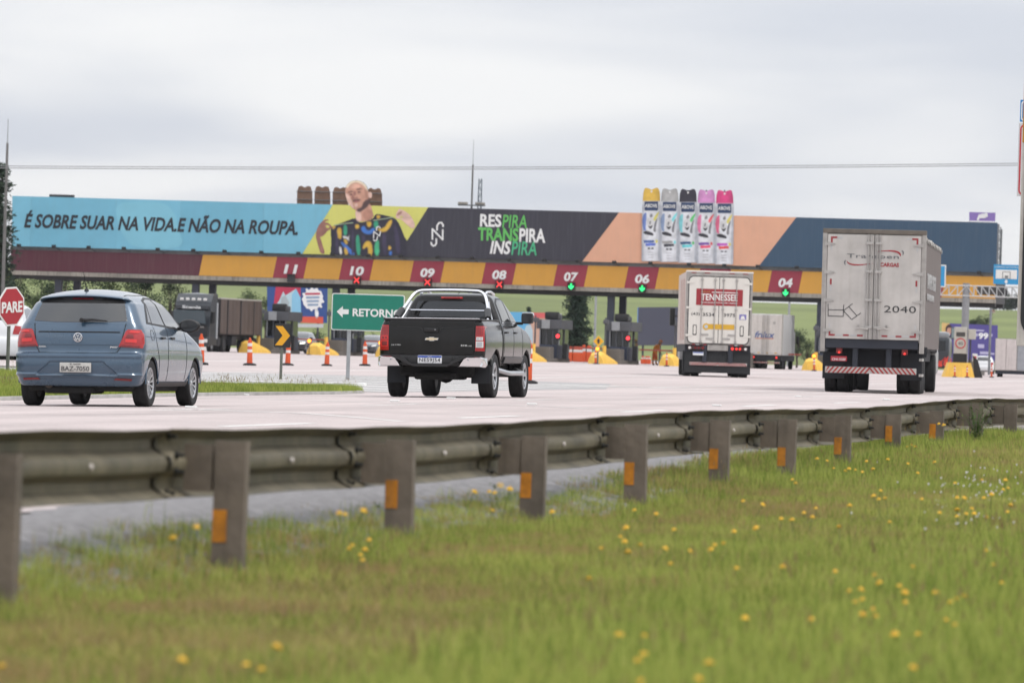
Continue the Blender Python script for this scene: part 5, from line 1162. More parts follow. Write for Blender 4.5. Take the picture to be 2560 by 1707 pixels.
for poly, m in (([(545, 252), (600, 240), (690, 236), (745, 246), (772, 268), (770, 298), (755, 272), (725, 256), (660, 246), (590, 248)], logo_r), ([(775, 236), (795, 246), (800, 268), (785, 290), (788, 262)], logo_g), ([(285, 322), (300, 345), (340, 358), (420, 362), (545, 352), (480, 362), (400, 372), (330, 370), (292, 352)], logo_r), ([(283, 316), (262, 330), (260, 352), (280, 372), (270, 348)], logo_g)):
    b = MB(); b.prism([T(*q) for q in smooth2(poly, 1)], yT - .005, yT); b.build('logo_swoosh', m, tp)
b = MB()
for p, q in (((115, 712), (115, 820)), ((112, 820), (250, 826)), ((250, 826), (255, 722)), ((112, 765), (252, 768)), ((252, 775), (335, 712)), ((252, 775), (325, 855)), ((325, 855), (408, 796)), ((302, 740), (372, 822))):
    p, q = Vector(T(*p)), Vector(T(*q)); d = (q - p).normalized(); n = Vector((-d.y, d.x)) * .009; b.prism([tuple(p + n), tuple(q + n), tuple(q - n), tuple(p - n)], yT - .005, yT)
b.build('line_emblem', ink_k, tp)
# long side curtain, tarp roof
b = MB(); b.grid(lambda i, j: (W + .01 + .018 * math.sin(i * 1.9) * (1 if 0 < j < 4 else .2), .2 + L_ * i / 60, lin(1.18, Z1 - .12, 5)[j]), 61, 5); b.build('side_curtain', tarp, tp, smooth=50)
b = MB(); b.grid(lambda i, j: (-W - .01 - .012 * math.sin(i * 1.7), .2 + L_ * i / 40, lin(1.18, Z1 - .12, 5)[j]), 41, 5); b.build('side_curtain', tarp, tp, smooth=50)
b = MB(); b.grid(lambda i, j: (lin(-W - .04, W + .05, 9)[j] , .1 + L_ * i / 50, Z1 - .10 + .09 * (1 - (2 * j / 8 - 1) ** 6) + (.03 * math.sin(i * 2.3) if j in (0, 8) else 0) - (.12 + .07 * math.sin(i * 1.3 + 1) if j in (0, 8) else 0)), 51, 9); b.build('tarp_roof', tarp_w, tp, smooth=40)
b = MB(); b.box(-W + .05, W - .05, .3, L_, 1.12, 1.3); b.box(-W + .03, W - .03, L_ - .1, L_ + .15, 1.1, Z1 - .1); b.build('floor', chas, tp)
lettering('TRANSPEN CARGAS', tape_w, tp, 2.2, 9.5, 2.75, 3.15, W + .032, bold=.02, face='x'); lettering('SUA CARGA EM BOA COMPANHIA', tape_w, tp, 2.4, 8.2, 2.45, 2.62, W + .032, bold=.02, face='x')
for k in range(14):
    b = MB(); y = .5 + k * .25; b.box(W - .02, W + .03, y, y + .05, 1.0 + .05 * math.sin(k * 2.1), 1.22); b.build('curtain_strap', chas, tp)
# rear chassis
b = MB(); b.cbox(-W + .02, W - .08, .05, .3, 1.14, Z0 + .03, .02); b.build('rear_sill', chas2, tp)
for s in (1, -1):
    b = MB(); b.cbox(s * .43 - .07, s * .43 + .07, .12, .4, .55, 1.16, .02); b.build('chassis_leg', chas2, tp)
    b = MB(); b.cbox(s * .84 - .08, s * .84 + .08, .12, .2, 1.0, 1.19, .03); lm = b.build('lamp_housing', mat('lamp_dark_red', (.20, .02, .02), .4), tp)
    b = MB(); b.cyl((s * .84, .12, 1.03), (s * .84, .105, 1.03), .03, n=10); b.build('lit_lamp', lit_r, lm)
b = MB(); b.box(-1.15, 1.15, .6, 1.0, .55, 1.14); b.box(-1.1, 1.1, 1.0, 13, .85, 1.12); b.build('subframe', chas, tp)
b = MB(); b.cbox(-1.05, -.64, .10, .12, .80, .93, .008); pl = b.build('number_plate', plater, tp); lettering('CNI-3550', plate_w, pl, -1.02, -.67, .82, .88, .10, bold=.01)
stripes(tp, -W + .08, W - .12, .50, .66, .08, 20)
for s in (1, -1):
    for yy in (1.3, 2.55, 3.8): twin(tp, s * .93, yy, .52, s)
    b = MB(); b.cbox(s * 1.0 - .28, s * 1.0 + .28, .52, .54, .35, 1.05, .01); b.build('mud_flap', chas, tp)
b = MB(); b.cbox(W - .06, W + .02, .25, 1.6, .45, .52, .01); b.cbox(W - .06, W + .02, .25, 1.6, .85, .92, .01); b.build('side_guard', rodm, tp)
b = MB(); b.cbox(-1.2, 1.2, 14.6, 16.6, .7, 3.6, .15); b.cbox(-1.22, 1.22, 14.0, 16.4, .5, 1.2, .1); b.build('tractor_cab', mat('tractor_cab_paint', (.3, .3, .3), .4), tp)
for s in (1, -1): make_wheel(tp, s * 1.0, 16.0, .52, .3, .29, s, 8, dark_g); twin(tp, s * .93, 13.2, .52, s)
# --- reefer truck with red label
_p = PDG(1794, 220)
tn = thing('reefer_truck', 'cream white refrigerated truck with red name panel and phone number on its doors', 'truck', (_p.x, _p.y, 0), (0, 0, R(9.8)))
TN = lambda x, y: ((x - (525 + (1045 - y) * .0347)) / 338, (1483 + (x - 500) * .031 - y) / 338)
W, Z0, Z1 = 1.29, 1.24, 4.05
b = MB(); b.cbox(-W, W, .03, 12, Z0, Z1, .03); b.build('box_body', pinkw, tn)
b = MB(); b.cbox(-W, W, 0, .06, Z0, Z1, .02); b.build('rear_frame', frame_g, tn)
b = MB(); b.cbox(-W - .01, W + .01, -.02, .4, Z1 - .02, Z1 + .045, .02); b.build('roof_edge', cream, tn)
def rrect(x0, x1, z0, z1, r, n=6):
    o = []
    for cx, cz, a0 in ((x1 - r, z1 - r, 0), (x0 + r, z1 - r, 90), (x0 + r, z0 + r, 180), (x1 - r, z0 + r, 270)):
        for i in range(n + 1): a = R(a0 + 90 * i / n); o.append((cx + r * math.cos(a), cz + r * math.sin(a)))
    return o
b = MB(); b.prism(rrect(-W + .09, W - .09, Z0 + .03, Z1 - .16, .20), -.012, .01); b.build('door_seal', gasket, tn)
for s in (1, -1):
    full = rrect(-W + .125, W - .125, Z0 + .065, Z1 - .195, .17); pts = [(x, z) for x, z in full if (x > .012 if s > 0 else x < -.012)]
    pts = pts + ([(.012, Z0 + .065), (.012, Z1 - .195)] if s > 0 else [(-.012, Z1 - .195), (-.012, Z0 + .065)])
    cxp, czp = s * .6, (Z0 + Z1) / 2; pts = sorted(pts, key=lambda q: math.atan2(q[1] - czp, q[0] - cxp))
    b = MB(); b.prism(pts, -.022, .01); b.build('door', cream, tn)
    hinges(tn, W, [Z0 + .35, Z0 + 1.42, Z1 - .42], -.02, (s,), cream)
    rods(tn, (s * .16 + .0, s * .67), Z0 + .05, Z1 - .17, -.022, (Z0 + .12, Z0 + 1.38, Z1 - .30), .017)
    for k, (xx, zz) in enumerate(((.53, .40), (.31, .25))):
        b = MB(); b.cbox(s * xx - .16, s * xx + .16, -.05, -.022, Z0 + zz - .035, Z0 + zz + .035, .01); b.build('latch_bar', rodm, tn)
    b = MB(); b.prism(rrect(s * .91 - .075, s * .91 + .075, Z0 + .36, Z0 + .76, .03, 3), -.030, -.018); hb = b.build('hatch_frame', gasket, tn)
    b = MB(); b.prism(rrect(s * .91 - .048, s * .91 + .048, Z0 + .40, Z0 + .73, .02, 3), -.036, -.028); b.build('hatch_panel', cream, hb)
x0, z0 = TN(242, 545); x1, z1 = TN(858, 345); b = MB(); b.prism([(x0, z0 + .01), (x1, z0 + .01), (x1, z1 - .0), (x0, z1 - .0)], -.028, -.020)
pn = b.build('name_panel', logo_r, tn)
lettering('TENNESSEE', mat('panel_white', (.75, .73, .70), .5), pn, x0 + .19, x1 - .20, z0 + .20, z0 + .46, -.029, bold=.02)
lettering('QUALIDADE TOTAL EM CARNES', MATS['panel_white'], pn, x0 + .19, x1 - .20, z0 + .08, z0 + .145, -.029, bold=.015)
lettering('★★★★'.replace('★', '*'), mat('panel_gold', (.55, .33, .10), .5), pn, x0 + .19, x0 + .55, z0 + .50, z0 + .555, -.029, bold=.03)
b = MB(); b.prism([(x0 + .60, z0 + .505), (x1 - .20, z0 + .505), (x1 - .20, z0 + .54), (x0 + .60, z0 + .54)], -.034, -.029); b.build('panel_rule', MATS['panel_white'], pn)
for s_, xa, xb in (('(43)', 178, 290), ('3534', 328, 482), ('3975', 603, 752)): lettering(s_, ink_k, tn, TN(xa, 690)[0], TN(xb, 690)[0], TN(500, 692)[1], TN(500, 648)[1], -.023, bold=.012)
x0, z0 = TN(345, 872); x1, z1 = TN(742, 800); b = MB(); b.prism([(x0 + .08, z0 + .05), (x1, z0 + .05), (x1, z1 - .0), (x0 + .08, z1 - .0)], -.029, -.021); b.build('gold_label', mat('label_gold', (.62, .36, .03), .5), tn)
b = MB(); b.lathe([(.13, 0), (.13, -.012)], 'y', 20, (x0 + .08, -.021, (z0 + z1) / 2 + .02)); lg = b.build('round_label', mat('label_gold', (0, 0, 0)), tn)
b = MB(); b.lathe([(.07, 0), (.07, -.014)], 'y', 16, (x0 + .08, -.021, (z0 + z1) / 2 + .02)); b.build('label_centre', mat('label_pale_blue', (.45, .52, .58), .5), lg)
x0, z0 = TN(806, 735); x1, z1 = TN(900, 668); b = MB(); b.prism([(x0, z0), (x1, z0), (x1, z1), (x0, z1)], -.028, -.020); st = b.build('sticker', mat('sticker_violet', (.20, .18, .42), .5), tn); b = MB(); b.prism([(x0 + .04, z0 + .02), (x1 - .04, z0 + .02), (x1 - .09, z1 - .06), (x0 + .09, z1 - .06)], -.032, -.027); b.build('sticker_field', MATS['panel_white'], st)
tape(tn, [(s * 1.0 - .1, s * 1.0 + .1, Z1 - .055, Z1 - .02, tape_r) for s in (-1, -.48, .48, 1)] + [(x, x + .12, Z0 - .02, Z0 + .02, m) for x, m in ((-1.0, tape_r), (-.84, tape_w), (-.55, tape_r), (.48, tape_r), (.65, tape_w), (.85, tape_r))], -.004)
b = MB(); b.box(-W + .02, W - .02, .05, 11.8, .95, Z0); b.box(-W + .05, W - .05, .7, 1.0, .3, 1.0); b.build('chassis', chas, tn)
b = MB(); b.cbox(-.40, .40, -.02, .1, Z0 - .22, Z0 - .01, .015); b.build('step_plate', frame_g, tn)
for s in (1, -1):
    b = MB(); b.cbox(s * .5 - .09, s * .5 + .09, .0, .2, .55, Z0 - .02, .02); b.build('chassis_leg', chas2, tn)
    b = MB(); b.cbox(s * .83 - .33, s * .83 + .33, -.01, .12, Z0 - .20, Z0 - .06, .02); lm = b.build('lamp_bar', mat('lamp_bar_dark', (.04, .012, .012), .4), tn)
    for k, (xx, mm) in enumerate(((.57, lit_r), (.73, lit_r if s > 0 else redd), (.86, lit_r if s > 0 else redd), (1.08, clearl))):
        if s < 0 and k == 0: mm = redd
        b = MB(); b.cyl((s * xx, -.012, Z0 - .13), (s * xx, -.03, Z0 - .13), .055 if k in (0, 3) else .045, n=12); b.build('lamp', mm, lm)
    twin(tn, s * .95, 2.3, .5, s); twin(tn, s * .95, 3.6, .5, s)
    b = MB(); b.cbox(s * .95 - .36, s * .95 + .36, .68, .70, .12, 1.0, .01); b.build('mud_flap', mat('flap_black', (.014, .015, .017), .7), tn)
stripes(tn, -W + .22, W - .14, .44, .56, .03, 22); b = MB(); b.box(-W + .03, W - .03, .08, .12, .16, 1.0); b.build('rear_skirt', MATS['flap_black'], tn)
b = MB(); b.cbox(-.95, -.54, -.01, .02, .82, .95, .008); pl = b.build('number_plate', plate_w, tn); b = MB(); b.box(-.94, -.55, -.013, -.009, .91, .945); b.build('plate_band', plate_b, pl)
b = MB(); b.cbox(-1.2, 1.2, 12.3, 14.4, .6, 3.1, .2); cabn = b.build('cab', mat('tractor_cab_paint', (0, 0, 0)), tn)
for s in (1, -1):
    make_wheel(tn, s * 1.0, 13.6, .5, .3, .28, s, 8, dark_g)
    b = MB(); b.cbox(min(s * 1.36, s * 1.58), max(s * 1.36, s * 1.58), 13.9, 14.1, 2.0, 2.75, .06); b.build('door_mirror', blackp, tn); b = MB(); b.cyl((s * 1.15, 14, 2.4), (s * 1.4, 14, 2.4), .03, n=6); b.build('mirror_arm', blackp, tn)
mat('side_red_faded', (.42, .24, .20), .6)
for (ya, za, yb, zb) in ((1.2, 1.4, 2.2, 3.8), (3.5, 1.4, 4.5, 3.8), (6, 1.4, 7, 3.8)):
    b = MB(); b.prism([(ya, za), (ya + .7, za), (yb + .7, zb), (yb, zb)], -W - .008, -W - .001, ax='x'); b.build('side_band', MATS['side_red_faded'], tn)
# --- far box truck at the booth
_p = PDG(1913, 392)
fr = thing('box_truck', 'far white box truck with blue and orange lettering passing the booth lane', 'truck', (_p.x, _p.y, 0), (0, 0, R(.8)))
fr.scale = (.935, .935, .935)
W, Z0, Z1 = 1.25, 1.02, 4.05
b = MB(); b.cbox(-W, W, .03, 7.6, Z0, Z1, .03); b.build('box_body', mat('far_truck_white', (.60, .60, .60), .5, var=.06, streak=.12), fr)
for s in (1, -1):
    b = MB(); b.cbox(min(s * .012, s * (W - .05)), max(s * .012, s * (W - .05)), -.01, .04, Z0 + .06, Z1 - .06, .01); b.build('door', mat('far_truck_doors', (.55, .52, .50), .5, var=.1, streak=.2), fr)
    rods(fr, (s * .10, s * .22), Z0 + .06, Z1 - .06, -.01, (), .018); b = MB(); b.cbox(s * W - .05, s * W + .02, -.02, .1, Z0, Z1, .01); b.build('corner_post', frame_g, fr)
    for yy in (1.5, 2.8): twin(fr, s * .88, yy, .48, s)
    make_wheel(fr, s * .95, 8.3, .48, .28, .27, s, 8, dark_g); b = MB(); b.cbox(s * .85 - .06, s * .85 + .06, -.0, .06, .78, .92, .02); b.build('tail_lamp', lit_r, fr)
    b = MB(); b.cbox(min(s * 1.32, s * 1.55), max(s * 1.32, s * 1.55), 8.2, 8.35, 1.9, 2.5, .06); b.build('door_mirror', blackp, fr)
lettering('frilux', mat('print_far_blue', (.04, .08, .26), .5), fr, -.80, .68, 2.28, 2.75, -.012, bold=.02, shear=.25)
b = MB(); b.prism([(-.75, 2.2), (.6, 2.2), (.6, 2.26), (-.75, 2.26)], -.016, -.010); b.build('logo_rule', mat('print_far_orange', (.55, .18, .08), .5), fr)
lettering('@', logo_g, fr, .55, .72, 3.30, 3.5, -.012)
tape(fr, [(-.9 + .32 * k, -.72 + .32 * k, Z0 + .12, Z0 + .2, MATS['panel_gold'] if k % 2 else tape_w) for k in range(6)], -.012)
b = MB(); b.box(-W + .06, W - .06, .1, 8.8, .6, Z0); b.build('chassis', chas, fr); stripes(fr, -1.1, 1.1, .42, .52, .05, 14)
b = MB(); b.cbox(-1.15, 1.15, 7.7, 9.4, .6, 2.9, .2); b.build('cab', MATS['far_truck_white'], fr)
# --- edge of a reefer lorry at the right frame side
_p = PDG(2541, 73)
rt = thing('reefer_trailer', 'rear corner of a cream trailer with black door seal cut by the right edge', 'truck', (_p.x + 1.30, _p.y, 0), (0, 0, 0))
W, Z0, Z1 = 1.30, 1.10, 4.62
b = MB(); b.cbox(-W, W, .02, 12, Z0, Z1, .02); b.build('box_body', cream, rt)
b = MB(); b.cbox(-W - .005, W + .005, 0, .06, Z0 - .005, 3.70, .015); b.build('rear_frame', mat('frame_cream_dusty', (.52, .49, .44), .5, var=.15, scale=6, streak=.3), rt)
b = MB(); b.prism([(-W - .006, 3.703), (W + .006, 3.703), (W + .006, Z1), (-W - .006, Z1)], -.004, .06); b.build('upper_frame', mat('frame_amber', (.50, .24, .03), .5, var=.15), rt)
b = MB(); b.prism(rrect(-W + .042, W - .042, Z0 + .09, Z1 - .1, .26, 8), -.02, .01); b.build('door_seal', gasket, rt)
b = MB(); b.prism(rrect(-W + .112, W - .112, Z0 + .16, Z1 - .17, .20, 8), -.03, .01); b.build('door', mat('door_grey', (.40, .40, .41), .45, var=.1), rt)
rods(rt, (-.6, -.2, .2, .6), Z0 + .1, Z1 - .1, -.03, (2.0, 3.0))
b = MB(); b.box(-W + .3, W - .3, .2, 11.8, .7, Z0); b.build('chassis', chas, rt)
for s in (1, -1):
    for yy in (1.6, 2.9): twin(rt, s * .88, yy, .5, s)
stripes(rt, -1.0, 1.0, .5, .62, .2, 18)
b = MB(); b.cbox(-1.15, 1.15, 12.4, 14.4, .6, 3.4, .2); b.build('cab', cream, rt)
for s in (1, -1): make_wheel(rt, s * .95, 13.6, .5, .3, .28, s, 8, dark_g)
# --- oncoming articulated lorry, left
_p = PDG(477, 381)
ac = thing('articulated_truck', 'oncoming black tractor unit with lettered visor pulling a brown curtain trailer', 'truck', (_p.x, _p.y, 0), (0, 0, R(180)))
blkp = mat('tractor_black', (.018, .022, .028), .35, coat=.5, var=.1); W = 1.27
b = MB()   # local +Y is forward (towards the camera)
prof = [(0, .45), (0, 1.35), (-.06, 1.9), (-.25, 2.85), (-.45, 3.35), (-1.0, 3.85), (-2.3, 3.9), (-2.3, .45)]
b.prism(prof, -1.22, 1.22, ax='x'); b.build('cab', blkp, ac)
b = MB(); b.prism([(-1.12, 1.95), (1.12, 1.95), (1.05, 2.80), (-1.05, 2.80)], -.09, .0); o = b.build('windscreen', mat('truck_screen', (.05, .075, .09), .08, spec=.6), ac); o.rotation_euler = (R(-11), 0, 0); o.location = (0, .32, -.02)
b = MB(); b.cbox(-1.15, 1.15, -.25, .02, 2.82, 3.12, .05); vz = b.build('sun_visor', blkp, ac); lettering('Scania', white_p, vz, -.68, .62, 2.87, 3.07, .025, bold=.03, face=1)
b = MB(); b.grid(lambda i, j: (lin(-1.0, 1.0, 9)[i], lin(-.45, -1.5, 5)[j], lin(3.3, 3.95, 5)[j] - .08 * abs(i - 4) / 4), 9, 5); b.build('roof_fairing', mat('fairing_grey', (.20, .21, .22), .3, coat=.5, var=.4, scale=2), ac, smooth=50)
for k in range(5):
    b = MB(); x = -.8 + .4 * k; b.cbox(x - .12, x + .12, -.42, -.30, 3.42, 3.58, .04); b.build('roof_lamp', clearl, ac)
b = MB(); b.cbox(-1.15, 1.15, -.02, .06, 1.0, 1.75, .06); gr_ = b.build('grille', blackp, ac); lettering('SCANIA', MATS['lock_rod_grey'], gr_, -.2, .9, 1.6, 1.7, .065, face=1, bold=.02)
for k in range(4):
    b = MB(); b.box(-1.0, 1.0, .05, .08, 1.06 + .12 * k, 1.10 + .12 * k); b.build('grille_bar', chas2, gr_)
b = MB(); b.cbox(-1.24, 1.24, -.3, .12, .35, .98, .08); bp = b.build('front_bumper', blkp, ac)
for s in (1, -1):
    b = MB(); b.cbox(s * .95 - .2, s * .95 + .2, .08, .14, .62, .85, .04); b.build('headlight', clearl, bp)
    b = MB(); b.cbox(min(s * 1.26, s * 1.5), max(s * 1.26, s * 1.5), -.5, -.3, 1.9, 2.7, .06); b.build('door_mirror', blackp, ac)
    b = MB(); b.box(s * 1.225 - .005, s * 1.225 + .005, -1.5, -.4, 2.0, 2.7); b.build('side_window', glassd, ac)
    make_wheel(ac, s * 1.0, -1.3, .52, .3, .3, s, 8, alloy); twin(ac, s * .92, -4.6, .52, s)
    for yy in (-11.5, -12.8, -14.1): twin(ac, s * .92, yy, .52, s)
    b = MB(); b.cbox(s * 1.24 - .06, s * 1.24 + .01, -2.2, -1.9, .9, 3.3, .02); b.build('side_fairing', mat('fairing_pale', (.35, .37, .39), .4), ac)
b = MB(); b.grid(lambda i, j: (-1.28 - .03 * math.sin(i * 1.6), -3.0 - 12.5 * i / 40, lin(1.25, 3.55, 4)[j]), 41, 4); b.build('side_curtain', mat('curtain_brown', (.095, .07, .06), .7, var=.35, scale=.5), ac, smooth=50)
b = MB(); b.box(-1.25, 1.26, -15.5, -3.0, 1.2, 3.58); b.build('trailer_body', mat('trailer_dark', (.035, .03, .032), .7), ac)
b = MB(); b.cbox(-1.3, 1.3, -15.5, -3.0, 3.56, 3.68, .03); b.build('trailer_roof', tarp_w, ac)
for k in range(3):
    b = MB(); b.box(-1.33, -1.29, -5.2 - 4.0 * k, -5.0 - 4.0 * k, 1.25, 3.55); b.build('trailer_stake', MATS['trailer_dark'], ac)
b = MB(); b.box(-.9, .9, -15, -2.4, .85, 1.22); b.cbox(-1.2, -.6, -8.5, -7, .45, 1.1, .05); b.cbox(-1.2, -.6, -3.6, -2.6, .4, 1.0, .1); b.build('chassis', chas, ac)
# --- black truck with red flames, mostly hidden right of the tall trailer
_p = PDG(2330, 356)
fl = thing('flame_truck', 'black truck with red flame pattern just right of the tall trailer', 'truck', (_p.x, _p.y, 0), (0, 0, R(2)))
b = MB(); b.cbox(-1.1, 1.1, 0, 2.2, .45, 2.4, .25); b.build('cab', blkp, fl, smooth=40)
b = MB(); b.cbox(-1.0, 1.0, .1, 1.8, 2.2, 2.75, .3); b.build('roof', mat('fairing_grey', (0, 0, 0)), fl, smooth=40)
b = MB(); b.cbox(-.85, .85, -.02, .05, 1.55, 2.2, .08); b.build('rear_glass', glassd, fl)
flame = mat('flame_red', (.62, .05, .03), .4, var=.4, scale=8)
for k, (x, z, h) in enumerate(((.9, .6, .7), (.55, .55, .5), (.2, .6, .65), (-.3, .55, .6), (-.8, .6, .7))):
    b = MB(); b.prism(smooth2([(x - .16, z), (x + .14, z), (x + .1, z + h * .4), (x + .16, z + h), (x, z + h * .6), (x - .06, z + h * .9), (x - .14, z + h * .4)], 1), -.03, .0); b.build('flame_print', flame, fl)
    b = MB(); b.prism(smooth2([(.2 + .4 * k, z), (.5 + .4 * k, z), (.45 + .4 * k, z + h)], 1), 1.101, 1.115, ax='x'); b.build('flame_print', flame, fl)
for s in (1, -1):
    b = MB(); b.cbox(min(s * 1.1, s * 1.42), max(s * 1.1, s * 1.42), .7, .95, 2.3, 3.05, .09); mr = b.build('door_mirror', blackp, fl, smooth=40); b = MB(); b.cbox(min(s * 1.14, s * 1.38), max(s * 1.14, s * 1.38), .69, .702, 2.36, 3.0, .004); b.build('mirror_glass', mat('mirror_bright', (.25, .30, .30), .05, metal=.6), mr); b = MB(); b.cyl((s * .95, .85, 2.45), (s * 1.2, .85, 2.5), .04, n=6); b.build('mirror_arm', blackp, fl)
    for yy in (.7, 1.9): make_wheel(fl, s * .92, yy, .45, .3, .26, s, 8, alloy)
    b = MB(); b.cbox(s * .8 - .1, s * .8 + .1, -.03, .03, .95, 1.1, .02); b.build('tail_lamp', redl, fl)
# --- white container truck at the far right
_p = PDG(2515, 368)
ct = thing('container_truck', 'white two-panel container truck at the far right of the plaza', 'truck', (_p.x, _p.y, 0), (0, 0, R(4)))
for k, (x0, x1) in enumerate(((-.67, .0), (.02, .69), (.75, 1.9))):
    b = MB(); b.cbox(x0, x1, 0, .06, .45, 2.45, .03); b.build('door', mat('container_white', (.56, .50, .48), .5, var=.1, streak=.2) if k < 2 else bgrey, ct)
b = MB(); b.box(-.7, 1.92, .05, 6, .42, 2.5); b.build('container', frame_g, ct); b = MB(); b.box(-.66, 1.85, .1, 6, .2, .42); b.build('chassis', chas2, ct)
for x in (-.4, 1.6): make_wheel(ct, x, 1.0, .42, .3, .24, 1 if x > 0 else -1, 8, dark_g); make_wheel(ct, x, 4.5, .42, .3, .24, 1 if x > 0 else -1, 8, dark_g)
# ------------------------------------------------------------------ small cars of the background
def small_car(px, d, label, paint, heading, lights=False, L=4.1, Wd=.85, H=1.48, group=None, z=0.0):
    p = PDG(px, d); o = thing('parked_car' if False else 'passenger_car', label, 'car', (p.x, p.y, z), (0, 0, heading), group)
    k = H / 1.47; sx = Wd / .83; sy = L / 3.9
    lv = [(z_ * k, a * sy, b_ * sy, c * sx, e, f, g_) for z_, a, b_, c, e, f, g_ in GL]
    bm = level_body(lv, 2); t = BVHTree.FromBMesh(bm); cut = MB()
    for yy in (.67 * sy, 3.13 * sy):
        for s in (-1, 1): cut.lathe([(.001, s * .5), (.34, s * .5), (.34, s * 1.2), (.001, s * 1.2)], 'x', 24, (0, yy, .30))
    link('body', bool_cut(bm, cut, [paint, underb]), o, smooth=35)
    q = lambda l: [(x * sx, z_ * k) for x, z_ in l]
    decal(t, 'rear_window', q([(-.58, 1.06), (.58, 1.06), (.50, 1.31), (-.50, 1.31)]), glass, o, off=.005, cell=.08)
    decal(t, 'windscreen', q([(-.66, 1.05), (.66, 1.05), (.52, 1.37), (-.52, 1.37)]), glass, o, 'front', .005, cell=.08)
    for v in ('left', 'right'): decal(t, 'side_glass', [(y * sy, z_ * k) for y, z_ in ((.75, 1.05), (2.35, 1.0), (2.0, 1.30), (1.5, 1.36), (1.0, 1.32))], glass, o, v, .005, cell=.08)
    for s in (1, -1):
        f = lambda l: [(s * x * sx, z_ * k) for x, z_ in l][::s]
        decal(t, 'tail_light', f([(.56, .75), (.78, .75), (.78, .93), (.60, .95)]), redl, o, off=.01, cell=.08)
        decal(t, 'headlight', f([(.44, .64), (.74, .67), (.76, .77), (.50, .73)]), (mat('headlight_lit', (1, .93, .75), .3, emit=2.0) if lights else clearl), o, 'front', .01, cell=.08)
        for yy in (.67, 3.13): make_wheel(o, s * .71 * sx, yy * sy, .30, .2, .19, s, 8)
        b = MB(); b.cbox(min(s * .8 * sx, s * 1.0 * sx), max(s * .8 * sx, s * 1.0 * sx), 2.3 * sy, 2.42 * sy, .96 * k, 1.1 * k, .03); b.build('door_mirror', trim, o)
    decal(t, 'grille', q([(-.40, .45), (.40, .45), (.42, .62), (-.42, .62)]), trim, o, 'front', .008, cell=.1)
    b = MB(); b.cbox(-.2, .2, L + .01, L + .03, .45 * k, .56 * k, .005); b.build('number_plate', plate_w, o)
    b = MB(); b.box(-.6, .6, .3, L - .3, .18, .32); b.build('underbody', underb, o)
    return o
dkp = mat('paint_dark_navy', (.012, .015, .022), .2, metal=.3, coat=1); gyp = mat('paint_dark_grey', (.06, .065, .075), .25, metal=.4, coat=1); wtp = mat('paint_white', (.66, .67, .68), .25, coat=.8)
small_car(764, 425, 'oncoming black car with one lit headlamp at the left booths', dkp, R(180), True, 4.3, .88, 1.62)
small_car(940, 432, 'oncoming dark grey car just left of the pickup at the booths', gyp, R(180), False, 4.1, .86, 1.55)
small_car(-30, 143, 'white car cut by the left frame edge beside the stop sign', wtp, R(4), False, 4.3, .88, 1.62)
small_car(45, 178, 'white car half hidden between the stop sign and the blue hatchback', wtp, R(60), False, 4.2, .86, 1.5)
small_car(2460, 450, 'small white car between the cones near the right frame edge', wtp, R(4), False, 3.9, .82, 1.45)
# ------------------------------------------------------------------ road signs
post_g = mat('sign_post_weathered', (.13, .14, .115), .7, var=.2, scale=4); galv = mat('sign_post_galvanised', (.33, .34, .35), .5, metal=.4, var=.15); sign_w = mat('sign_white', (.70, .69, .67), .45, var=.06, scale=5); sign_back = mat('sign_back_alu', (.35, .36, .37), .5, metal=.5)
def gz(px, py):
    x, y = gp(px, py); return Vector((x, y, road_z(x, y)))
# stop sign turned to the side road
g0 = gz(23, 938); 
st = thing('stop_sign', 'red octagonal PARE stop sign on a post beside the blue hatchback', 'sign', g0, (0, 0, R(10.1 + 55)))
zc_ = PD(33, 758, 105).z - g0.z
def octa(r): return [(r * math.cos(R(22.5 + 45 * k)), r * math.sin(R(22.5 + 45 * k))) for k in range(8)]
def inpl(pts, t, cx, cz): return [(cx + x * math.cos(t) - z * math.sin(t), cz + x * math.sin(t) + z * math.cos(t)) for x, z in pts]
t4 = R(4.0)
b = MB(); b.cyl((0, .05, -.1), (0, .05, zc_ + .2), .038, n=10); b.build('post', post_g, st, smooth=40)
b = MB(); b.prism(inpl(octa(.435), t4, 0, zc_), -.012, .004); pn = b.build('panel', sign_w, st)
b = MB(); b.prism(inpl(octa(.395), t4, 0, zc_), -.017, -.010); b.build('red_field', mat('sign_red', (.36, .012, .022), .4, var=.1, scale=6), pn)
lettering('PARE', sign_w, pn, -.33, .33, zc_ - .15, zc_ + .08, -.018, bold=.035, skew=.045)
# chevron
g0 = gz(703, 948); c_ = PD(704, 837, 117)
ch = thing('chevron_sign', 'black curve marker sign with yellow chevron pointing right', 'sign', g0, (0, 0, R(10.1)))
zc_ = c_.z - g0.z
b = MB(); b.cyl((-.015, .03, -.1), (-.01, .03, zc_ + .2), .033, n=10); b.build('post', post_g, ch, smooth=40)
b = MB(); b.prism(rrect(-.19, .19, zc_ - .275, zc_ + .275, .03, 3), -.01, .004); pn = b.build('panel', mat('sign_black', (.014, .014, .014), .5), ch)
b = MB(); b.prism([(-.165, zc_ + .215), (.0, zc_ + .215), (.172, zc_ + .0), (.0, zc_ - .225), (-.165, zc_ - .225), (.0, zc_ + .0)], -.016, -.009); b.build('chevron', mat('sign_yellow', (.70, .33, .008), .45, var=.05), pn)
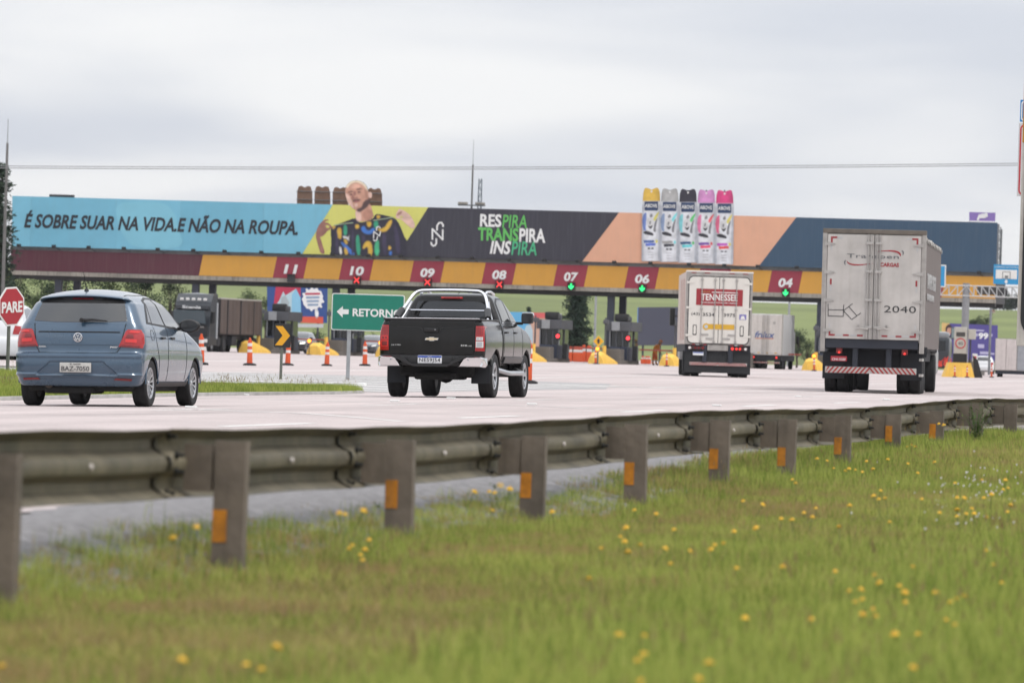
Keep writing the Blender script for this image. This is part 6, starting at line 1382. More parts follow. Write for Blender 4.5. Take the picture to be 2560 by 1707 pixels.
# green return sign
g0 = gz(869, 949); d_ = 122.0
rs = thing('direction_sign', 'green RETORNO direction sign with white left arrow', 'sign', g0, (0, 0, R(10.1)))
s_ = FPX / d_; hz = lambda x, y: ((x - 869) / s_, (HOR + (x - 1280) * .0311 - y) / s_ + CAMH - g0.z)
x0, z1 = hz(819, 719); x1 = x0 + 201 / s_; z0 = z1 - 102 / s_
b = MB(); b.cbox(-.045, .045, .02, .08, -.1, z1 - .05, .01); b.build('post', galv, rs)
b = MB(); b.prism(rrect(x0, x1, z0, z1, .05, 4), -.012, .004); pn = b.build('panel', sign_w, rs)
b = MB(); b.prism(rrect(x0 + .022, x1 - .022, z0 + .022, z1 - .022, .035, 4), -.018, -.010); b.build('green_field', mat('sign_green', (.004, .17, .115), .4, var=.06, scale=4), pn)
ax, az = x0 + .12, (z0 + z1) / 2; 
b = MB(); b.prism([(ax, az), (ax + .145, az + .135), (ax + .145, az + .06), (ax + .285, az + .06), (ax + .285, az - .055), (ax + .145, az - .055), (ax + .145, az - .135)], -.024, -.016); b.build('arrow', sign_w, pn)
lettering('RETORNO', sign_w, pn, x0 + .50, x1 - .06, az - .10, az + .09, -.019, bold=.03)
# signs at the right frame edge
p = PDG(2600, 128)
ov = thing('roadside_sign_stack', 'blue sign over a tall white red-edged sign at the top right edge', 'sign', (p.x, p.y, 0), (0, 0, R(10.1)))
s_ = FPX / 128; xx = lambda px: (px - 2600) / s_; zz = lambda x, y: (HOR + (x - 1280) * .0311 - y) / s_ + CAMH
b = MB(); b.cyl((.5, .1, 0), (.5, .1, zz(2540, 250)), .09, n=10); b.build('post', galv, ov)
za, zb = zz(2540, 305), zz(2540, 250); xl, xr = xx(2532), xx(2532) + 2.0
b = MB(); b.prism([(xl, za), (xr, za), (xr, zb), (xl, zb)], -.012, .01); bp = b.build('blue_panel', mat('sign_blue', (.01, .19, .48), .45, var=.06), ov)
b = MB(); b.prism(rrect(xl + .02, xr - .02, za + .015, zb - .015, .08, 5), -.018, -.008); b.build('border', sign_w, bp)
b = MB(); b.prism(rrect(xl + .05, xr - .05, za + .045, zb - .045, .06, 5), -.024, -.014); b.build('field', MATS['sign_blue'], bp)
lettering('C', sign_w, bp, xl + .13, xl + .30, za + .15, zb - .16, -.025, bold=.03)
za2, zb2 = zz(2540, 491), zz(2540, 307); xl2 = xx(2530)
b = MB(); b.prism([(xl2, za2), (xr, za2), (xr, zb2 - .01), (xl2, zb2 - .01)], -.012, .01); wp = b.build('white_panel', mat('sign_white_dull', (.52, .51, .52), .5, var=.06), ov)
b = MB(); b.prism(rrect(xl2 + .03, xr - .03, za2 + .03, zb2 - .04, .10, 5), -.018, -.008); b.build('red_border', mat('sign_red_edge', (.45, .03, .04), .5), wp)
b = MB(); b.prism(rrect(xl2 + .065, xr - .065, za2 + .065, zb2 - .075, .07, 5), -.024, -.014); b.build('field', MATS['sign_white_dull'], wp)
b = MB(); b.lathe([(.62, 0), (.62, -.01), (.5, -.01), (.5, 0)], 'y', 40, (xl2 + .78, -.024, (za2 + zb2) / 2 - .0)); b.build('red_ring', MATS['sign_red_edge'], wp)
# ------------------------------------------------------------------ cones and drums
con_o = mat('cone_orange', (.62, .085, .018), .55, var=.12, scale=6); con_w = mat('cone_white', (.66, .65, .63), .5, var=.08); con_b = mat('cone_base_black', (.012, .012, .013), .8)
def make_cone(label):
    o = thing('traffic_delineator', label, 'traffic cone', group='orange delineators on the plaza')
    rr = lambda z: .105 - .035 * z
    b = MB(); b.lathe([(.235, 0), (.235, .045), (.19, .07), (.12, .085)], 'z', 8); b.build('base', con_b, o)
    for z0, z1, m in ((.08, .46, con_o), (.46, .56, con_w), (.56, .67, con_o), (.67, .78, con_w), (.78, .86, con_o)):
        b = MB(); b.lathe([(rr(z0), z0), (rr(z1), z1)], 'z', 16); b.build('band', m, o, smooth=60)
    b = MB(); b.lathe([(.052, .86), (.052, .90), (.036, .91), (.036, .955), (.02, .97)], 'z', 12); b.build('cap', con_o, o, smooth=40)
    return o
cones = [(503, 912, 1.06, 'orange and white delineator right beside the blue hatchback mirror'), (624, 913.5, .98, 'orange and white delineator just left of the chevron sign'), (719, 913.5, .98, 'orange delineator half hidden behind the chevron sign'), (817, 914.7, .92, 'orange and white delineator between the chevron and green sign posts'), (912, 914.7, .98, 'orange and white delineator just left of the pickup'), (1318, 959, 1.12, 'orange delineator partly hidden by the front wheel of the pickup')]
c0 = make_cone('x')
for i, (px, py, h, lb) in enumerate(cones):
    c = c0 if i == 0 else copytree(c0); c.location = gz(px, py); c.scale = (h, h, h); c['label'] = lb; c.rotation_euler = (R((-1) ** i * 1.2), R(i % 3 - 1), i)
for px, d, h, lb in ((1490, 376, .95, 'small red cone standing before the nose with the diamond sign'), (1668, 372, .95, 'small red cone before the nose left of the reefer truck'), (2037, 371, .95, 'small red cone before the nose left of the tall trailer'), (2389, 328, .72, 'left of two red cones before the yellow block under the speed cabinet'), (2420, 328, .72, 'right of two red cones before the yellow block under the speed cabinet'), (2481, 345, .82, 'red cone beside the small white car at far right'), (1590, 440, .8, 'thin red cone beyond the booths near the worker')):
    c = copytree(c0); p = PDG(px, d); c.location = (p.x, p.y, 0); c.scale = (h * .8, h * .8, h); c['label'] = lb; c['group'] = 'small red cones by the booths'
def drum(px, d, w, h, label):
    p = PDG(px, d); o = thing('traffic_drum', label, 'traffic drum', (p.x, p.y, 0), group='red and white drums beyond the booths')
    b = MB(); b.cbox(-w / 2, w / 2, -.2, .2, 0, h * .62, .06); b.build('body', con_o, o)
    b = MB(); b.cbox(-w / 2 + .03, w / 2 - .03, -.17, .17, h * .62, h * .8, .04); b.build('white_band', con_w, o)
    b = MB(); b.cbox(-w / 2 + .06, w / 2 - .06, -.15, .15, h * .8, h, .05); b.build('top', con_o, o)
for px, w, h, lb in ((1416, .3, 1.3, 'leftmost narrow red drum right of the booth by the pickup'), (1427, .28, 1.15, 'second narrow red drum from the left'), (1446, .8, 1.15, 'widest red and white drum of the row'), (1460, .32, 1.3, 'narrow red drum right of the widest drum'), (1473, .42, 1.25, 'rightmost red drum beside the yellow nose'), (1620, .5, .6, 'low red and white barrier near the feet of the worker'), (1608, .3, .6, 'low narrow red barrier left of the worker')):
    drum(px, 432, w, h, lb)
# ------------------------------------------------------------------ sign gantry, speed cabinet
d_ = 335.0; s_ = FPX / d_; p = PDG(2411, d_)
gx = lambda px: (px - 2411) / s_; gzz = lambda px, py: (HOR + (px - 1280) * .0311 - py) / s_ + CAMH
ga = thing('sign_gantry', 'grey gantry pole with lattice arms carrying blue lane signs', 'gantry', (p.x, p.y, 0), (0, 0, R(10.1)))
zt = gzz(2411, 708)
b = MB(); b.cyl((0, 0, 0), (0, 0, zt), .23, .21, n=16); b.build('pole', mat('gantry_grey', (.27, .27, .28), .55, metal=.3, var=.15), ga, smooth=40)
for sg, xe in ((1, gx(2545)), (-1, gx(2260))):
    b = MB(); za, zb = zt - .75, zt - .15; n = 7
    for z in (za, zb):
        for yy in (-.2, .2): b.cyl((0, yy, z), (xe, yy, z), .035, n=6)
    for k in range(n):
        xa, xb = xe * k / n, xe * (k + 1) / n
        for yy in (-.2, .2): b.cyl((xa, yy, zb), (xb, yy, za), .022, n=5); b.cyl((xb, yy, za), (xb, yy, zb), .022, n=5)
    b.build('lattice_arm', mat('lattice_pale', (.50, .50, .50), .5, metal=.2), ga)
sblue = mat('lane_sign_blue', (.02, .26, .52), .5, var=.05)
for x0, x1, y0, y1 in ((2477, 2541, 662, 711), (2330, 2358, 662, 718)):
    a, c = gx(x0), gx(x1); za, zb = gzz((x0 + x1) / 2, y1), gzz((x0 + x1) / 2, y0)
    b = MB(); b.prism([(a, za), (c, za), (c, zb), (a, zb)], -.32, -.28); pn = b.build('lane_sign', sblue if x0 > 2400 else sign_w, ga)
    if x0 > 2400:
        b = MB(); b.prism([(a + .13, za + .32), (c - .13, za + .32), (c - .13, zb - .30), (a + .13, zb - .30)], -.33, -.315); b.build('white_field', sign_w, pn)
        lettering('COBRANÇA AUTOMÁTICA', sign_w, pn, a + .06, c - .06, zb - .2, zb - .08, -.325, bold=.0)
        m_ = (a + c) / 2; b = MB(); b.prism([(m_ - .24, za + .33), (m_ + .24, za + .33), (m_ + .24, za + .75), (m_ - .24, za + .75)], -.336, -.33); tg_ = b.build('tag_frame', logo_g, pn); b = MB(); b.prism([(m_ - .2, za + .36), (m_ + .2, za + .36), (m_ + .2, za + .71), (m_ - .2, za + .71)], -.34, -.335); b.build('tag_field', sign_w, tg_)
        b = MB(); b.prism([(m_ - .1, za + .38), (m_ + .1, za + .38), (m_ + .12, za + .5), (m_ - .08, za + .52)], -.345, -.339); b.build('tag_car', logo_g, tg_)
        b = MB(); b.prism([(m_ - .06, za + .27), (m_ + .06, za + .27), (m_ + .06, za + .16), (m_ + .13, za + .16), (m_, za + .04), (m_ - .13, za + .16), (m_ - .06, za + .16)], -.332, -.319); b.build('arrow', sign_w, pn)
    else:
        b = MB(); b.prism([(a + .05, za + .07), (c - .07, za + .07), (c - .07, zb - .07), (a + .05, zb - .07)], -.33, -.315); b.build('blue_field', sblue, pn)
b = MB(); b.cbox(gx(2495), gx(2514), -.15, .15, gzz(2505, 738), gzz(2505, 720), .03); b.build('signal_box', dark_g, ga)
b = MB(); b.cbox(gx(2440), gx(2494), .35, .5, gzz(2466, 737), gzz(2466, 714), .02); b.build('dark_sign', mat('sign_back_brown', (.08, .075, .07), .7, var=.2), ga)
# speed cabinet
p = PDG(2400, 333); cb = thing('speed_cabinet', 'grey cabinet with a round red forty limit sign below the gantry', 'cabinet', (p.x, p.y, 0), (0, 0, R(10.1)))
cg = mat('cabinet_beige_grey', (.42, .40, .36), .55, var=.1); a, c = -.36, .36; za, zb = gzz(2400, 884), gzz(2400, 818)
b = MB(); b.cbox(a, c, -.25, .2, za, zb, .03); bx_ = b.build('body', cg, cb)
b = MB(); b.cbox(a + .1, c - .1, -.27, -.24, zb - .55, zb - .30, .01); b.build('display', mat('display_dark', (.05, .045, .04), .4), bx_)
zc_ = za + .6
b = MB(); b.lathe([(.31, 0), (.31, -.02)], 'y', 28, (0, -.25, zc_)); rg = b.build('limit_ring', mat('sign_red_edge', (0, 0, 0)), bx_); b = MB(); b.lathe([(.24, 0), (.24, -.028)], 'y', 28, (0, -.25, zc_)); b.build('limit_field', cg, rg); lettering('40', logo_g, rg, -.15, .15, zc_ - .1, zc_ + .1, -.279, bold=.02)
b = MB(); b.cbox(a - .05, c + .05, -.2, .15, .3, za, .03); b.build('plinth', blackp, cb)
b = MB(); b.cbox(.45, .90, -.2, .2, zc_ + .25, zc_ + .85, .04); b.build('side_box', mat('cabinet_beige_grey', (0, 0, 0)), cb); b = MB(); b.cyl((.6, 0, 0), (.6, 0, zc_ + .3), .05, n=8); b.build('side_post', dark_g, cb)
b = MB(); b.cbox(.72, 1.02, -.22, -.18, .95, 1.4, .02); sg_ = b.build('small_sign', sign_w, cb); b = MB(); b.prism([(.78, 1.1), (.96, 1.1), (.96, 1.25), (.78, 1.25)], -.226, -.219); b.build('small_sign_mark', MATS['sign_red_edge'], sg_)
p = PDG(2400, 330); o = thing('barrier_block', 'wide yellow concrete block under the speed cabinet', 'crash barrier', (p.x, p.y, 0), (0, 0, R(10.1)))
b = MB(); b.prism([(-.92, 0), (.85, 0), (.62, .85), (-.62, .85)], -.5, 1.6); b.build('block', isl_y, o)
b = MB(); b.prism([(.9, 0), (1.4, 0), (1.1, 1.0), (.8, 1.3)], .4, .7); b.build('boom_base', blackp, o)
# ------------------------------------------------------------------ billboards behind the plaza
def board(name, label, px0, px1, py0, py1, d, legs=True):
    pc = PDG((px0 + px1) / 2, d); s = FPX / d; o = thing(name, label, 'billboard', (pc.x, pc.y, 0), (0, 0, R(10.1))); mxp = (px0 + px1) / 2
    f = lambda px, py: ((px - mxp - .0311 * (HOR - py)) / s, (HOR + (px - 1280) * .0311 - py) / s + CAMH)
    def sh(nm, pts, m, ly=0, sm=0):
        b = MB(); q = [f(*u) for u in pts]; q = smooth2(q, sm) if sm else q; b.prism(q, -.015 * (ly + 1), -.015 * ly + .006); return b.build(nm, m, o)
    if legs:
        for t in (.12, .5, .88):
            x = f(px0 + (px1 - px0) * t, py1)[0]; z = f(mxp, py0)[1] - .2; b = MB(); b.box(x - .08, x + .08, .03, .2, -.5, z); b.build('leg', dark_g, o)
    return o, sh, f
Z7 = lambda l: [(420 + x / 3.92, 680 + y / 3.92) for x, y in l]
o, sh, f = board('dairy_billboard', 'blue and red dairy billboard with milk carton and white splash', 668, 812, 712, 806, 470)
sh('panel', Z7([(970, 110), (1565, 120), (1560, 500), (975, 490)]), pm('ad_blue', 44, 74, 134)); sh('red_area', Z7([(1060, 115), (1300, 118), (1300, 330), (1160, 480), (1020, 480), (1035, 330)]), pm('ad_red', 176, 44, 74), 1)
sh('carton', Z7([(1130, 190), (1150, 230), (1255, 165), (1300, 250), (1305, 450), (1270, 478), (1040, 470), (1030, 360), (1090, 280)]), pm('ad_carton_pale', 176, 200, 208), 2); sh('carton_side', Z7([(1215, 220), (1255, 165), (1300, 250), (1305, 450), (1210, 476)]), pm('ad_carton_blue', 132, 186, 214), 3); sh('carton_fold', Z7([(1110, 250), (1150, 230), (1190, 300), (1140, 470), (1100, 470)]), pm('ad_carton_grey', 160, 172, 176), 3)
spl = []
for k in range(26):
    a = 2 * math.pi * k / 26; r = (118 if k % 2 else 92) * (1 + .10 * math.sin(k * 2.7)); spl.append((1420 + r * math.cos(a), 265 + r * 1.06 * math.sin(a)))
sh('milk_splash', Z7(spl), wht, 2, 1); sh('milk_drop', Z7([(1440, 360), (1465, 365), (1480, 420), (1455, 470), (1440, 420)]), wht, 2, 1)
for k in range(4): sh('copy_line', Z7([(1345 + 8 * k, 205 + 36 * k), (1490 - 6 * k, 203 + 36 * k), (1490 - 6 * k, 222 + 36 * k), (1345 + 8 * k, 224 + 36 * k)]), pm('ad_red', 176, 44, 74) if k == 0 else pm('ad_copy_blue', 128, 152, 178), 3)
sh('red_strip', Z7([(1300, 435), (1520, 440), (1520, 505), (1300, 495)]), pm('ad_orange_red', 206, 84, 62), 2); sh('white_strip', Z7([(1215, 505), (1525, 510), (1520, 545), (1215, 540)]), pm('ad_grey_white', 186, 188, 190), 2)
Z8 = lambda l: [(1280 + x / 4.9, 700 + y / 4.9) for x, y in l]
o, sh, f = board('housing_billboard', 'blue and white billboard with house icon behind the booth beside the pickup', 1262, 1404, 780, 870, 470)
sh('panel', Z8([(-80, 390), (230, 395), (230, 830), (-80, 825)]), pm('ad_sky_blue', 96, 168, 210)); sh('red_tab', Z8([(230, 398), (440, 402), (440, 470), (230, 465)]), pm('ad_coral', 206, 96, 96)); sh('white_area', Z8([(440, 408), (608, 412), (606, 640), (440, 636)]), pm('ad_off_white', 206, 206, 202)); sh('peach_area', Z8([(230, 470), (440, 475), (440, 640), (606, 645), (605, 850), (230, 845)]), pm('ad_peach', 200, 160, 140))
sh('house_roof', Z8([(495, 500), (535, 455), (575, 500), (560, 505), (535, 478), (508, 505)]), ink, 1); sh('house_wall', Z8([(512, 512), (560, 514), (560, 526), (512, 524)]), ink, 1); sh('wave', Z8([(505, 540), (570, 545), (560, 575), (510, 570)]), pm('ad_pale_blue', 140, 160, 190), 1)
sh('person_shirt', Z8([(150, 560), (250, 540), (260, 830), (140, 830)]), pm('ad_pale_shirt', 176, 196, 206), 1, 1); sh('person_face', Z8([(190, 450), (235, 440), (250, 500), (230, 545), (195, 535)]), skin, 2, 1); sh('person_hair', Z8([(185, 450), (230, 425), (245, 460), (200, 465)]), dk, 3, 1)
o, sh, f = board('blank_billboard', 'blank dark slate billboard left of the reefer truck', 1594, 1706, 768, 864, 455)
sh('panel', Z8([(1548, 335), (2080, 330), (2080, 800), (1532, 800)]), pm('ad_slate', 72, 74, 88)); sh('edge', Z8([(1538, 335), (1550, 335), (1538, 800), (1526, 800)]), pm('ad_slate_blue', 96, 128, 176), 1)
ZR = lambda l: [(2330 + x / 5.226, 640 + y / 5.226) for x, y in l]
o, sh, f = board('purple_billboard', 'purple billboard with white ninety-nine print and a woman, behind the cabinet', 2358, 2494, 808, 912, 470)
sh('panel', ZR([(230, 880), (860, 905), (850, 1400), (230, 1390)]), pm('ad_purple', 78, 70, 136)); sh('yellow_area', ZR([(130, 870), (230, 880), (230, 1390), (120, 1390)]), pm('ad_mustard', 206, 172, 112)); sh('woman_body', ZR([(170, 1100), (230, 1040), (262, 1090), (275, 1300), (180, 1320)]), pm('ad_dark_clothes', 52, 50, 62), 1, 1); sh('woman_face', ZR([(188, 930), (230, 905), (255, 950), (245, 1020), (210, 1045), (190, 1000)]), skin, 2, 1); sh('woman_hair', ZR([(180, 920), (225, 885), (258, 920), (250, 940), (205, 930), (185, 1000), (176, 980)]), dk, 3, 1); sh('woman_blouse', ZR([(225, 1070), (245, 1070), (245, 1180), (222, 1180)]), wht, 2)
a = f(*ZR([(605, 1075)])[0]); c = f(*ZR([(735, 1005)])[0]); lettering('99', wht, o, a[0], c[0], a[1] - .05, c[1], -.03, bold=.04)
for l in ([(550, 960), (680, 965), (680, 985), (550, 980)], [(560, 1010), (600, 1012), (600, 1050), (560, 1048)], [(740, 1015), (790, 1018), (790, 1050), (740, 1048)], [(600, 1150), (680, 1155), (680, 1205), (600, 1200)], [(625, 1245), (750, 1250), (750, 1285), (625, 1280)], [(755, 1262), (815, 1265), (815, 1290), (755, 1287)]): sh('copy_line', ZR(l), pm('ad_lilac', 176, 172, 202), 1)
# far house on the hill
p = PD(2481, 770, 1250); zg = land_z(p.x, p.y)
o = thing('farm_house', 'tiny pale farmhouse far away on the green hill at right', 'house', (p.x, p.y, zg), (0, 0, R(8))); b = MB(); b.box(-.6, .6, 0, 1.2, -.6, .35); b.build('wall', pm('house_pink', 200, 176, 170), o); b = MB(); b.prism([(-.7, .35), (.7, .35), (.45, .7), (-.45, .7)], -.1, 1.3); b.build('roof', pm('roof_brown', 150, 110, 100), o); b = MB(); b.box(-.15, .1, -.02, .0, -.3, .2); b.build('door', dark_g, o)
# pole standing behind the plaza
for px, d, y0, lb in ((1486, 500, 735, 'thin grey lamp pole behind the plaza left of the columns'), (1970, 520, 735, 'thin grey pole behind the far box truck')):
    p = PDG(px, d); zt = PD(px, y0 - 20, d).z; o = thing('lamp_pole', lb, 'pole', (p.x, p.y, -.3)); b = MB(); b.cyl((0, 0, 0), (0, 0, zt + 3), .12, .08, n=8); b.build('shaft', galv, o); b = MB(); b.cyl((0, 0, zt + 3), (1.2, 0, zt + 3.3), .05, n=6); b.cbox(1.0, 1.6, -.15, .15, zt + 3.25, zt + 3.4, .03); b.build('lamp_arm', galv, o)
# ------------------------------------------------------------------ road worker
p = PDG(1637, 404); wk = thing('person', 'road worker in orange cap and lime and orange work clothes bending beyond the booths', 'person', (p.x, p.y, 0), (0, 0, R(10))); wk.scale = (1.12, 1.12, 1.08)
J = {'pel': (0, 0, .86), 'spn': (.07, 0, 1.05), 'chs': (.18, 0, 1.24), 'nck': (.27, 0, 1.38), 'hed': (.33, 0, 1.45), 'crn': (.38, 0, 1.56), 'shL': (.16, .17, 1.28), 'elL': (.25, .22, 1.03), 'wrL': (.36, .18, .84), 'haL': (.39, .17, .77), 'shR': (.20, -.17, 1.28), 'elR': (.24, -.23, 1.03), 'wrR': (.36, -.19, .84), 'haR': (.39, -.18, .77), 'hpL': (-.01, .10, .82), 'knL': (-.05, .12, .46), 'anL': (-.12, .12, .08), 'toL': (.03, .13, .04), 'hpR': (.01, -.10, .82), 'knR': (.12, -.12, .46), 'anR': (.10, -.12, .08), 'toR': (.26, -.13, .04)}
E_ = [('pel', 'spn'), ('spn', 'chs'), ('chs', 'nck'), ('nck', 'hed'), ('hed', 'crn'), ('chs', 'shL'), ('shL', 'elL'), ('elL', 'wrL'), ('wrL', 'haL'), ('chs', 'shR'), ('shR', 'elR'), ('elR', 'wrR'), ('wrR', 'haR'), ('pel', 'hpL'), ('hpL', 'knL'), ('knL', 'anL'), ('anL', 'toL'), ('pel', 'hpR'), ('hpR', 'knR'), ('knR', 'anR'), ('anR', 'toR')]
RD = {'pel': .145, 'spn': .14, 'chs': .15, 'nck': .058, 'hed': .09, 'crn': .085, 'sh': .075, 'el': .052, 'wr': .036, 'ha': .035, 'hp': .095, 'kn': .068, 'an': .045, 'to': .04}
ks = list(J); me = bpy.data.meshes.new('body'); me.from_pydata([J[k] for k in ks], [(ks.index(a), ks.index(c)) for a, c in E_], [])
tmp = bpy.data.objects.new('body', me); COL.objects.link(tmp); sk = tmp.modifiers.new('s', 'SKIN'); sk.use_smooth_shade = True
for k, v in zip(ks, me.skin_vertices[0].data):
    r = (RD.get(k) or RD[k[:2]]) * 1.55; v.radius = (r, r); v.use_root = (k == 'pel')
sb = tmp.modifiers.new('u', 'SUBSURF'); sb.levels = 1; sb.render_levels = 1
dg = bpy.context.evaluated_depsgraph_get(); bm_ = bpy.data.meshes.new_from_object(tmp.evaluated_get(dg)); bpy.data.objects.remove(tmp)
wm = [mat('work_orange', (.90, .30, .05), .8), mat('work_lime', (.70, .85, .16), .8), mat('work_red_orange', (.80, .16, .05), .8), mat('work_skin', (.35, .20, .13), .6), mat('work_boot', (.02, .018, .016), .8), mat('work_band', (.62, .60, .55), .5)]
bm_.materials.clear()
for m in wm: bm_.materials.append(m)
for f_ in bm_.polygons:
    c = f_.center; i = 0
    if c.z > 1.36: i = 3
    elif c.z < .09: i = 4
    elif c.x > .33 and c.z < .90: i = 3
    elif .20 < c.z < .30: i = 5
    elif c.z < .62: i = 2 if c.z > .42 else 0
    elif c.z < .80: i = 2
    elif c.z < 1.08 and abs(c.y) < .16: i = 1
    f_.material_index = i
link('body', bm_, wk, smooth=70)
b = MB(); b.frombm((lambda bm: (bmesh.ops.create_icosphere(bm, subdivisions=2, radius=1), bm)[1])(bmesh.new())); b.v = [(.365 + x * .115, y * .105, 1.56 + max(z, -.1) * .10) for x, y, z in b.v]; b.box(.44, .56, -.08, .08, 1.535, 1.55); b.build('cap', wm[0], wk)
b = MB(); b.frombm((lambda bm: (bmesh.ops.create_icosphere(bm, subdivisions=1, radius=.02), bmesh.ops.translate(bm, verts=bm.verts[:], vec=(.455, 0, 1.47)), bm)[2])(bmesh.new())); b.build('nose', wm[3], wk)
for s in (1, -1):
    hx, hy, hz_ = J['haL'] if s > 0 else J['haR']
    for k in range(4):
        b = MB(); y = hy + (k - 1.5) * .018; ln = (.07, .08, .078, .06)[k]; b.tube([(hx, y, hz_), (hx + .02, y, hz_ - ln * .6), (hx + .035, y, hz_ - ln)], [.010, .009, .007], 6); b.build('finger', wm[3], wk)
    b = MB(); b.tube([(hx - .02, hy - s * .03, hz_ + .03), (hx + .01, hy - s * .055, hz_ - .01), (hx + .02, hy - s * .05, hz_ - .04)], [.011, .01, .008], 6); b.build('thumb', wm[3], wk)
b = MB(); b.cyl((.42, -.2, .80), (.62, .05, .02), .016, n=6); b.build('tool_handle', post_g, wk)
# ------------------------------------------------------------------ vegetation
def leaf_mat(name, a, b_, rough=.7, tr=.35, scale=.6, brown=None, bscale=.8, bthr=(.50, .68)):
    m = bpy.data.materials.new(name); m.use_nodes = True; t = m.node_tree; t.nodes.clear(); L = t.links.new; N = t.nodes.new
    o = N('ShaderNodeOutputMaterial'); df = N('ShaderNodeBsdfPrincipled'); df.inputs['Roughness'].default_value = rough; df.inputs['Specular IOR Level'].default_value = .25
    tl = N('ShaderNodeBsdfTranslucent'); mx = N('ShaderNodeMixShader'); mx.inputs[0].default_value = tr
    ge = N('ShaderNodeNewGeometry'); oi = N('ShaderNodeObjectInfo')
    nz = N('ShaderNodeTexNoise'); nz.inputs['Scale'].default_value = scale; nz.inputs['Detail'].default_value = 3; L(ge.outputs['Position'], nz.inputs['Vector'])
    ad = N('ShaderNodeMath'); ad.operation = 'ADD'; L(nz.outputs['Fac'], ad.inputs[0])
    rm = N('ShaderNodeMath'); rm.operation = 'MULTIPLY_ADD'; rm.inputs[1].default_value = .75; rm.inputs[2].default_value = -.375; L(ge.outputs['Random Per Island'], rm.inputs[0]); L(rm.outputs[0], ad.inputs[1])
    r = N('ShaderNodeValToRGB'); r.color_ramp.elements[0].position = .25; r.color_ramp.elements[1].position = .75; r.color_ramp.elements[0].color = (*a, 1); r.color_ramp.elements[1].color = (*b_, 1); L(ad.outputs[0], r.inputs[0])
    cur = r.outputs[0]
    if brown:
        n2 = N('ShaderNodeTexNoise'); n2.inputs['Scale'].default_value = bscale; n2.inputs['Detail'].default_value = 4; n2.inputs['Roughness'].default_value = .6; L(ge.outputs['Position'], n2.inputs['Vector'])
        # drier turf away from the right-hand side of the verge
        sp = N('ShaderNodeSeparateXYZ'); L(ge.outputs['Position'], sp.inputs[0])
        gr_ = N('ShaderNodeMapRange'); gr_.inputs['From Min'].default_value = -5.5; gr_.inputs['From Max'].default_value = -1.0; gr_.inputs['To Min'].default_value = .10; gr_.inputs['To Max'].default_value = -.14; L(sp.outputs['X'], gr_.inputs['Value'])
        a2 = N('ShaderNodeMath'); a2.operation = 'ADD'; L(n2.outputs['Fac'], a2.inputs[0]); L(gr_.outputs[0], a2.inputs[1])
        a3 = N('ShaderNodeMath'); a3.operation = 'MULTIPLY_ADD'; a3.inputs[1].default_value = .25; L(ge.outputs['Random Per Island'], a3.inputs[0]); a3.inputs[2].default_value = -.125
        a4 = N('ShaderNodeMath'); a4.operation = 'ADD'; L(a2.outputs[0], a4.inputs[0]); L(a3.outputs[0], a4.inputs[1])
        mr = N('ShaderNodeMapRange'); mr.inputs['From Min'].default_value = bthr[0]; mr.inputs['From Max'].default_value = bthr[1]; L(a4.outputs[0], mr.inputs['Value'])
        mc = N('ShaderNodeMix'); mc.data_type = 'RGBA'; L(mr.outputs[0], mc.inputs[0]); L(cur, mc.inputs[6]); mc.inputs[7].default_value = (*brown, 1); cur = mc.outputs[2]
    L(cur, df.inputs['Base Color']); L(cur, tl.inputs['Color']); L(df.outputs[0], mx.inputs[1]); L(tl.outputs[0], mx.inputs[2]); L(mx.outputs[0], o.inputs[0]); return m
grass_m = leaf_mat('grass_blades', (.17, .225, .038), (.50, .505, .13), brown=(.42, .30, .13), tr=.4, bthr=(.51, .70))
lush_m = leaf_mat('grass_blades_lush', (.155, .225, .034), (.44, .48, .115), tr=.4)
dry_m = leaf_mat('grass_blades_dry', (.24, .16, .07), (.36, .28, .13), tr=.3)
seed_m = leaf_mat('grass_seed_heads', (.20, .13, .06), (.30, .22, .10), tr=.2)
def tuft(name, nb, rad, h0, h1, w, m, seed, lean=.5, heads=0):
    rg = random.Random(seed); vs = []; fs = []; mi = []
    for k in range(nb):
        a = rg.uniform(0, 6.283); rr = rad * math.sqrt(rg.random()); x, y = rr * math.cos(a), rr * math.sin(a); h = rg.uniform(h0, h1); la = rg.uniform(0, 6.283); ln = rg.uniform(.1, 1) * lean * h; ww = w * rg.uniform(.7, 1.2)
        dx, dy = math.cos(la), math.sin(la); px, py = -dy * ww / 2, dx * ww / 2; o = len(vs)
        fa = rg.uniform(0, 6.283); px, py = math.cos(fa) * ww / 2, math.sin(fa) * ww / 2
        for t, wd in ((0, 1), (.55, .8)):
            cx, cy, cz = x + dx * ln * t * t, y + dy * ln * t * t, h * t * (1 - .12 * t * lean)
            vs += [(cx - px * wd, cy - py * wd, cz), (cx + px * wd, cy + py * wd, cz)]
        vs.append((x + dx * ln, y + dy * ln, h * (1 - .12 * lean))); fs += [(o, o + 1, o + 3, o + 2), (o + 2, o + 3, o + 4)]; mi += [0, 0]
        if k < heads:
            tx, ty, tz = vs[-1]; s = .006; q = len(vs); vs += [(tx - s, ty, tz - .02), (tx + s, ty, tz - .02), (tx, ty + s, tz - .02), (tx, ty, tz + .035)]; fs += [(q, q + 1, q + 3), (q + 1, q + 2, q + 3), (q + 2, q, q + 3)]; mi += [1] * 3
    me = bpy.data.meshes.new(name); me.from_pydata(vs, [], fs); me.materials.append(m); me.materials.append(seed_m); me.polygons.foreach_set('material_index', mi); return bpy.data.objects.new(name, me)
tc_ = bpy.data.collections.new('grass_sources')
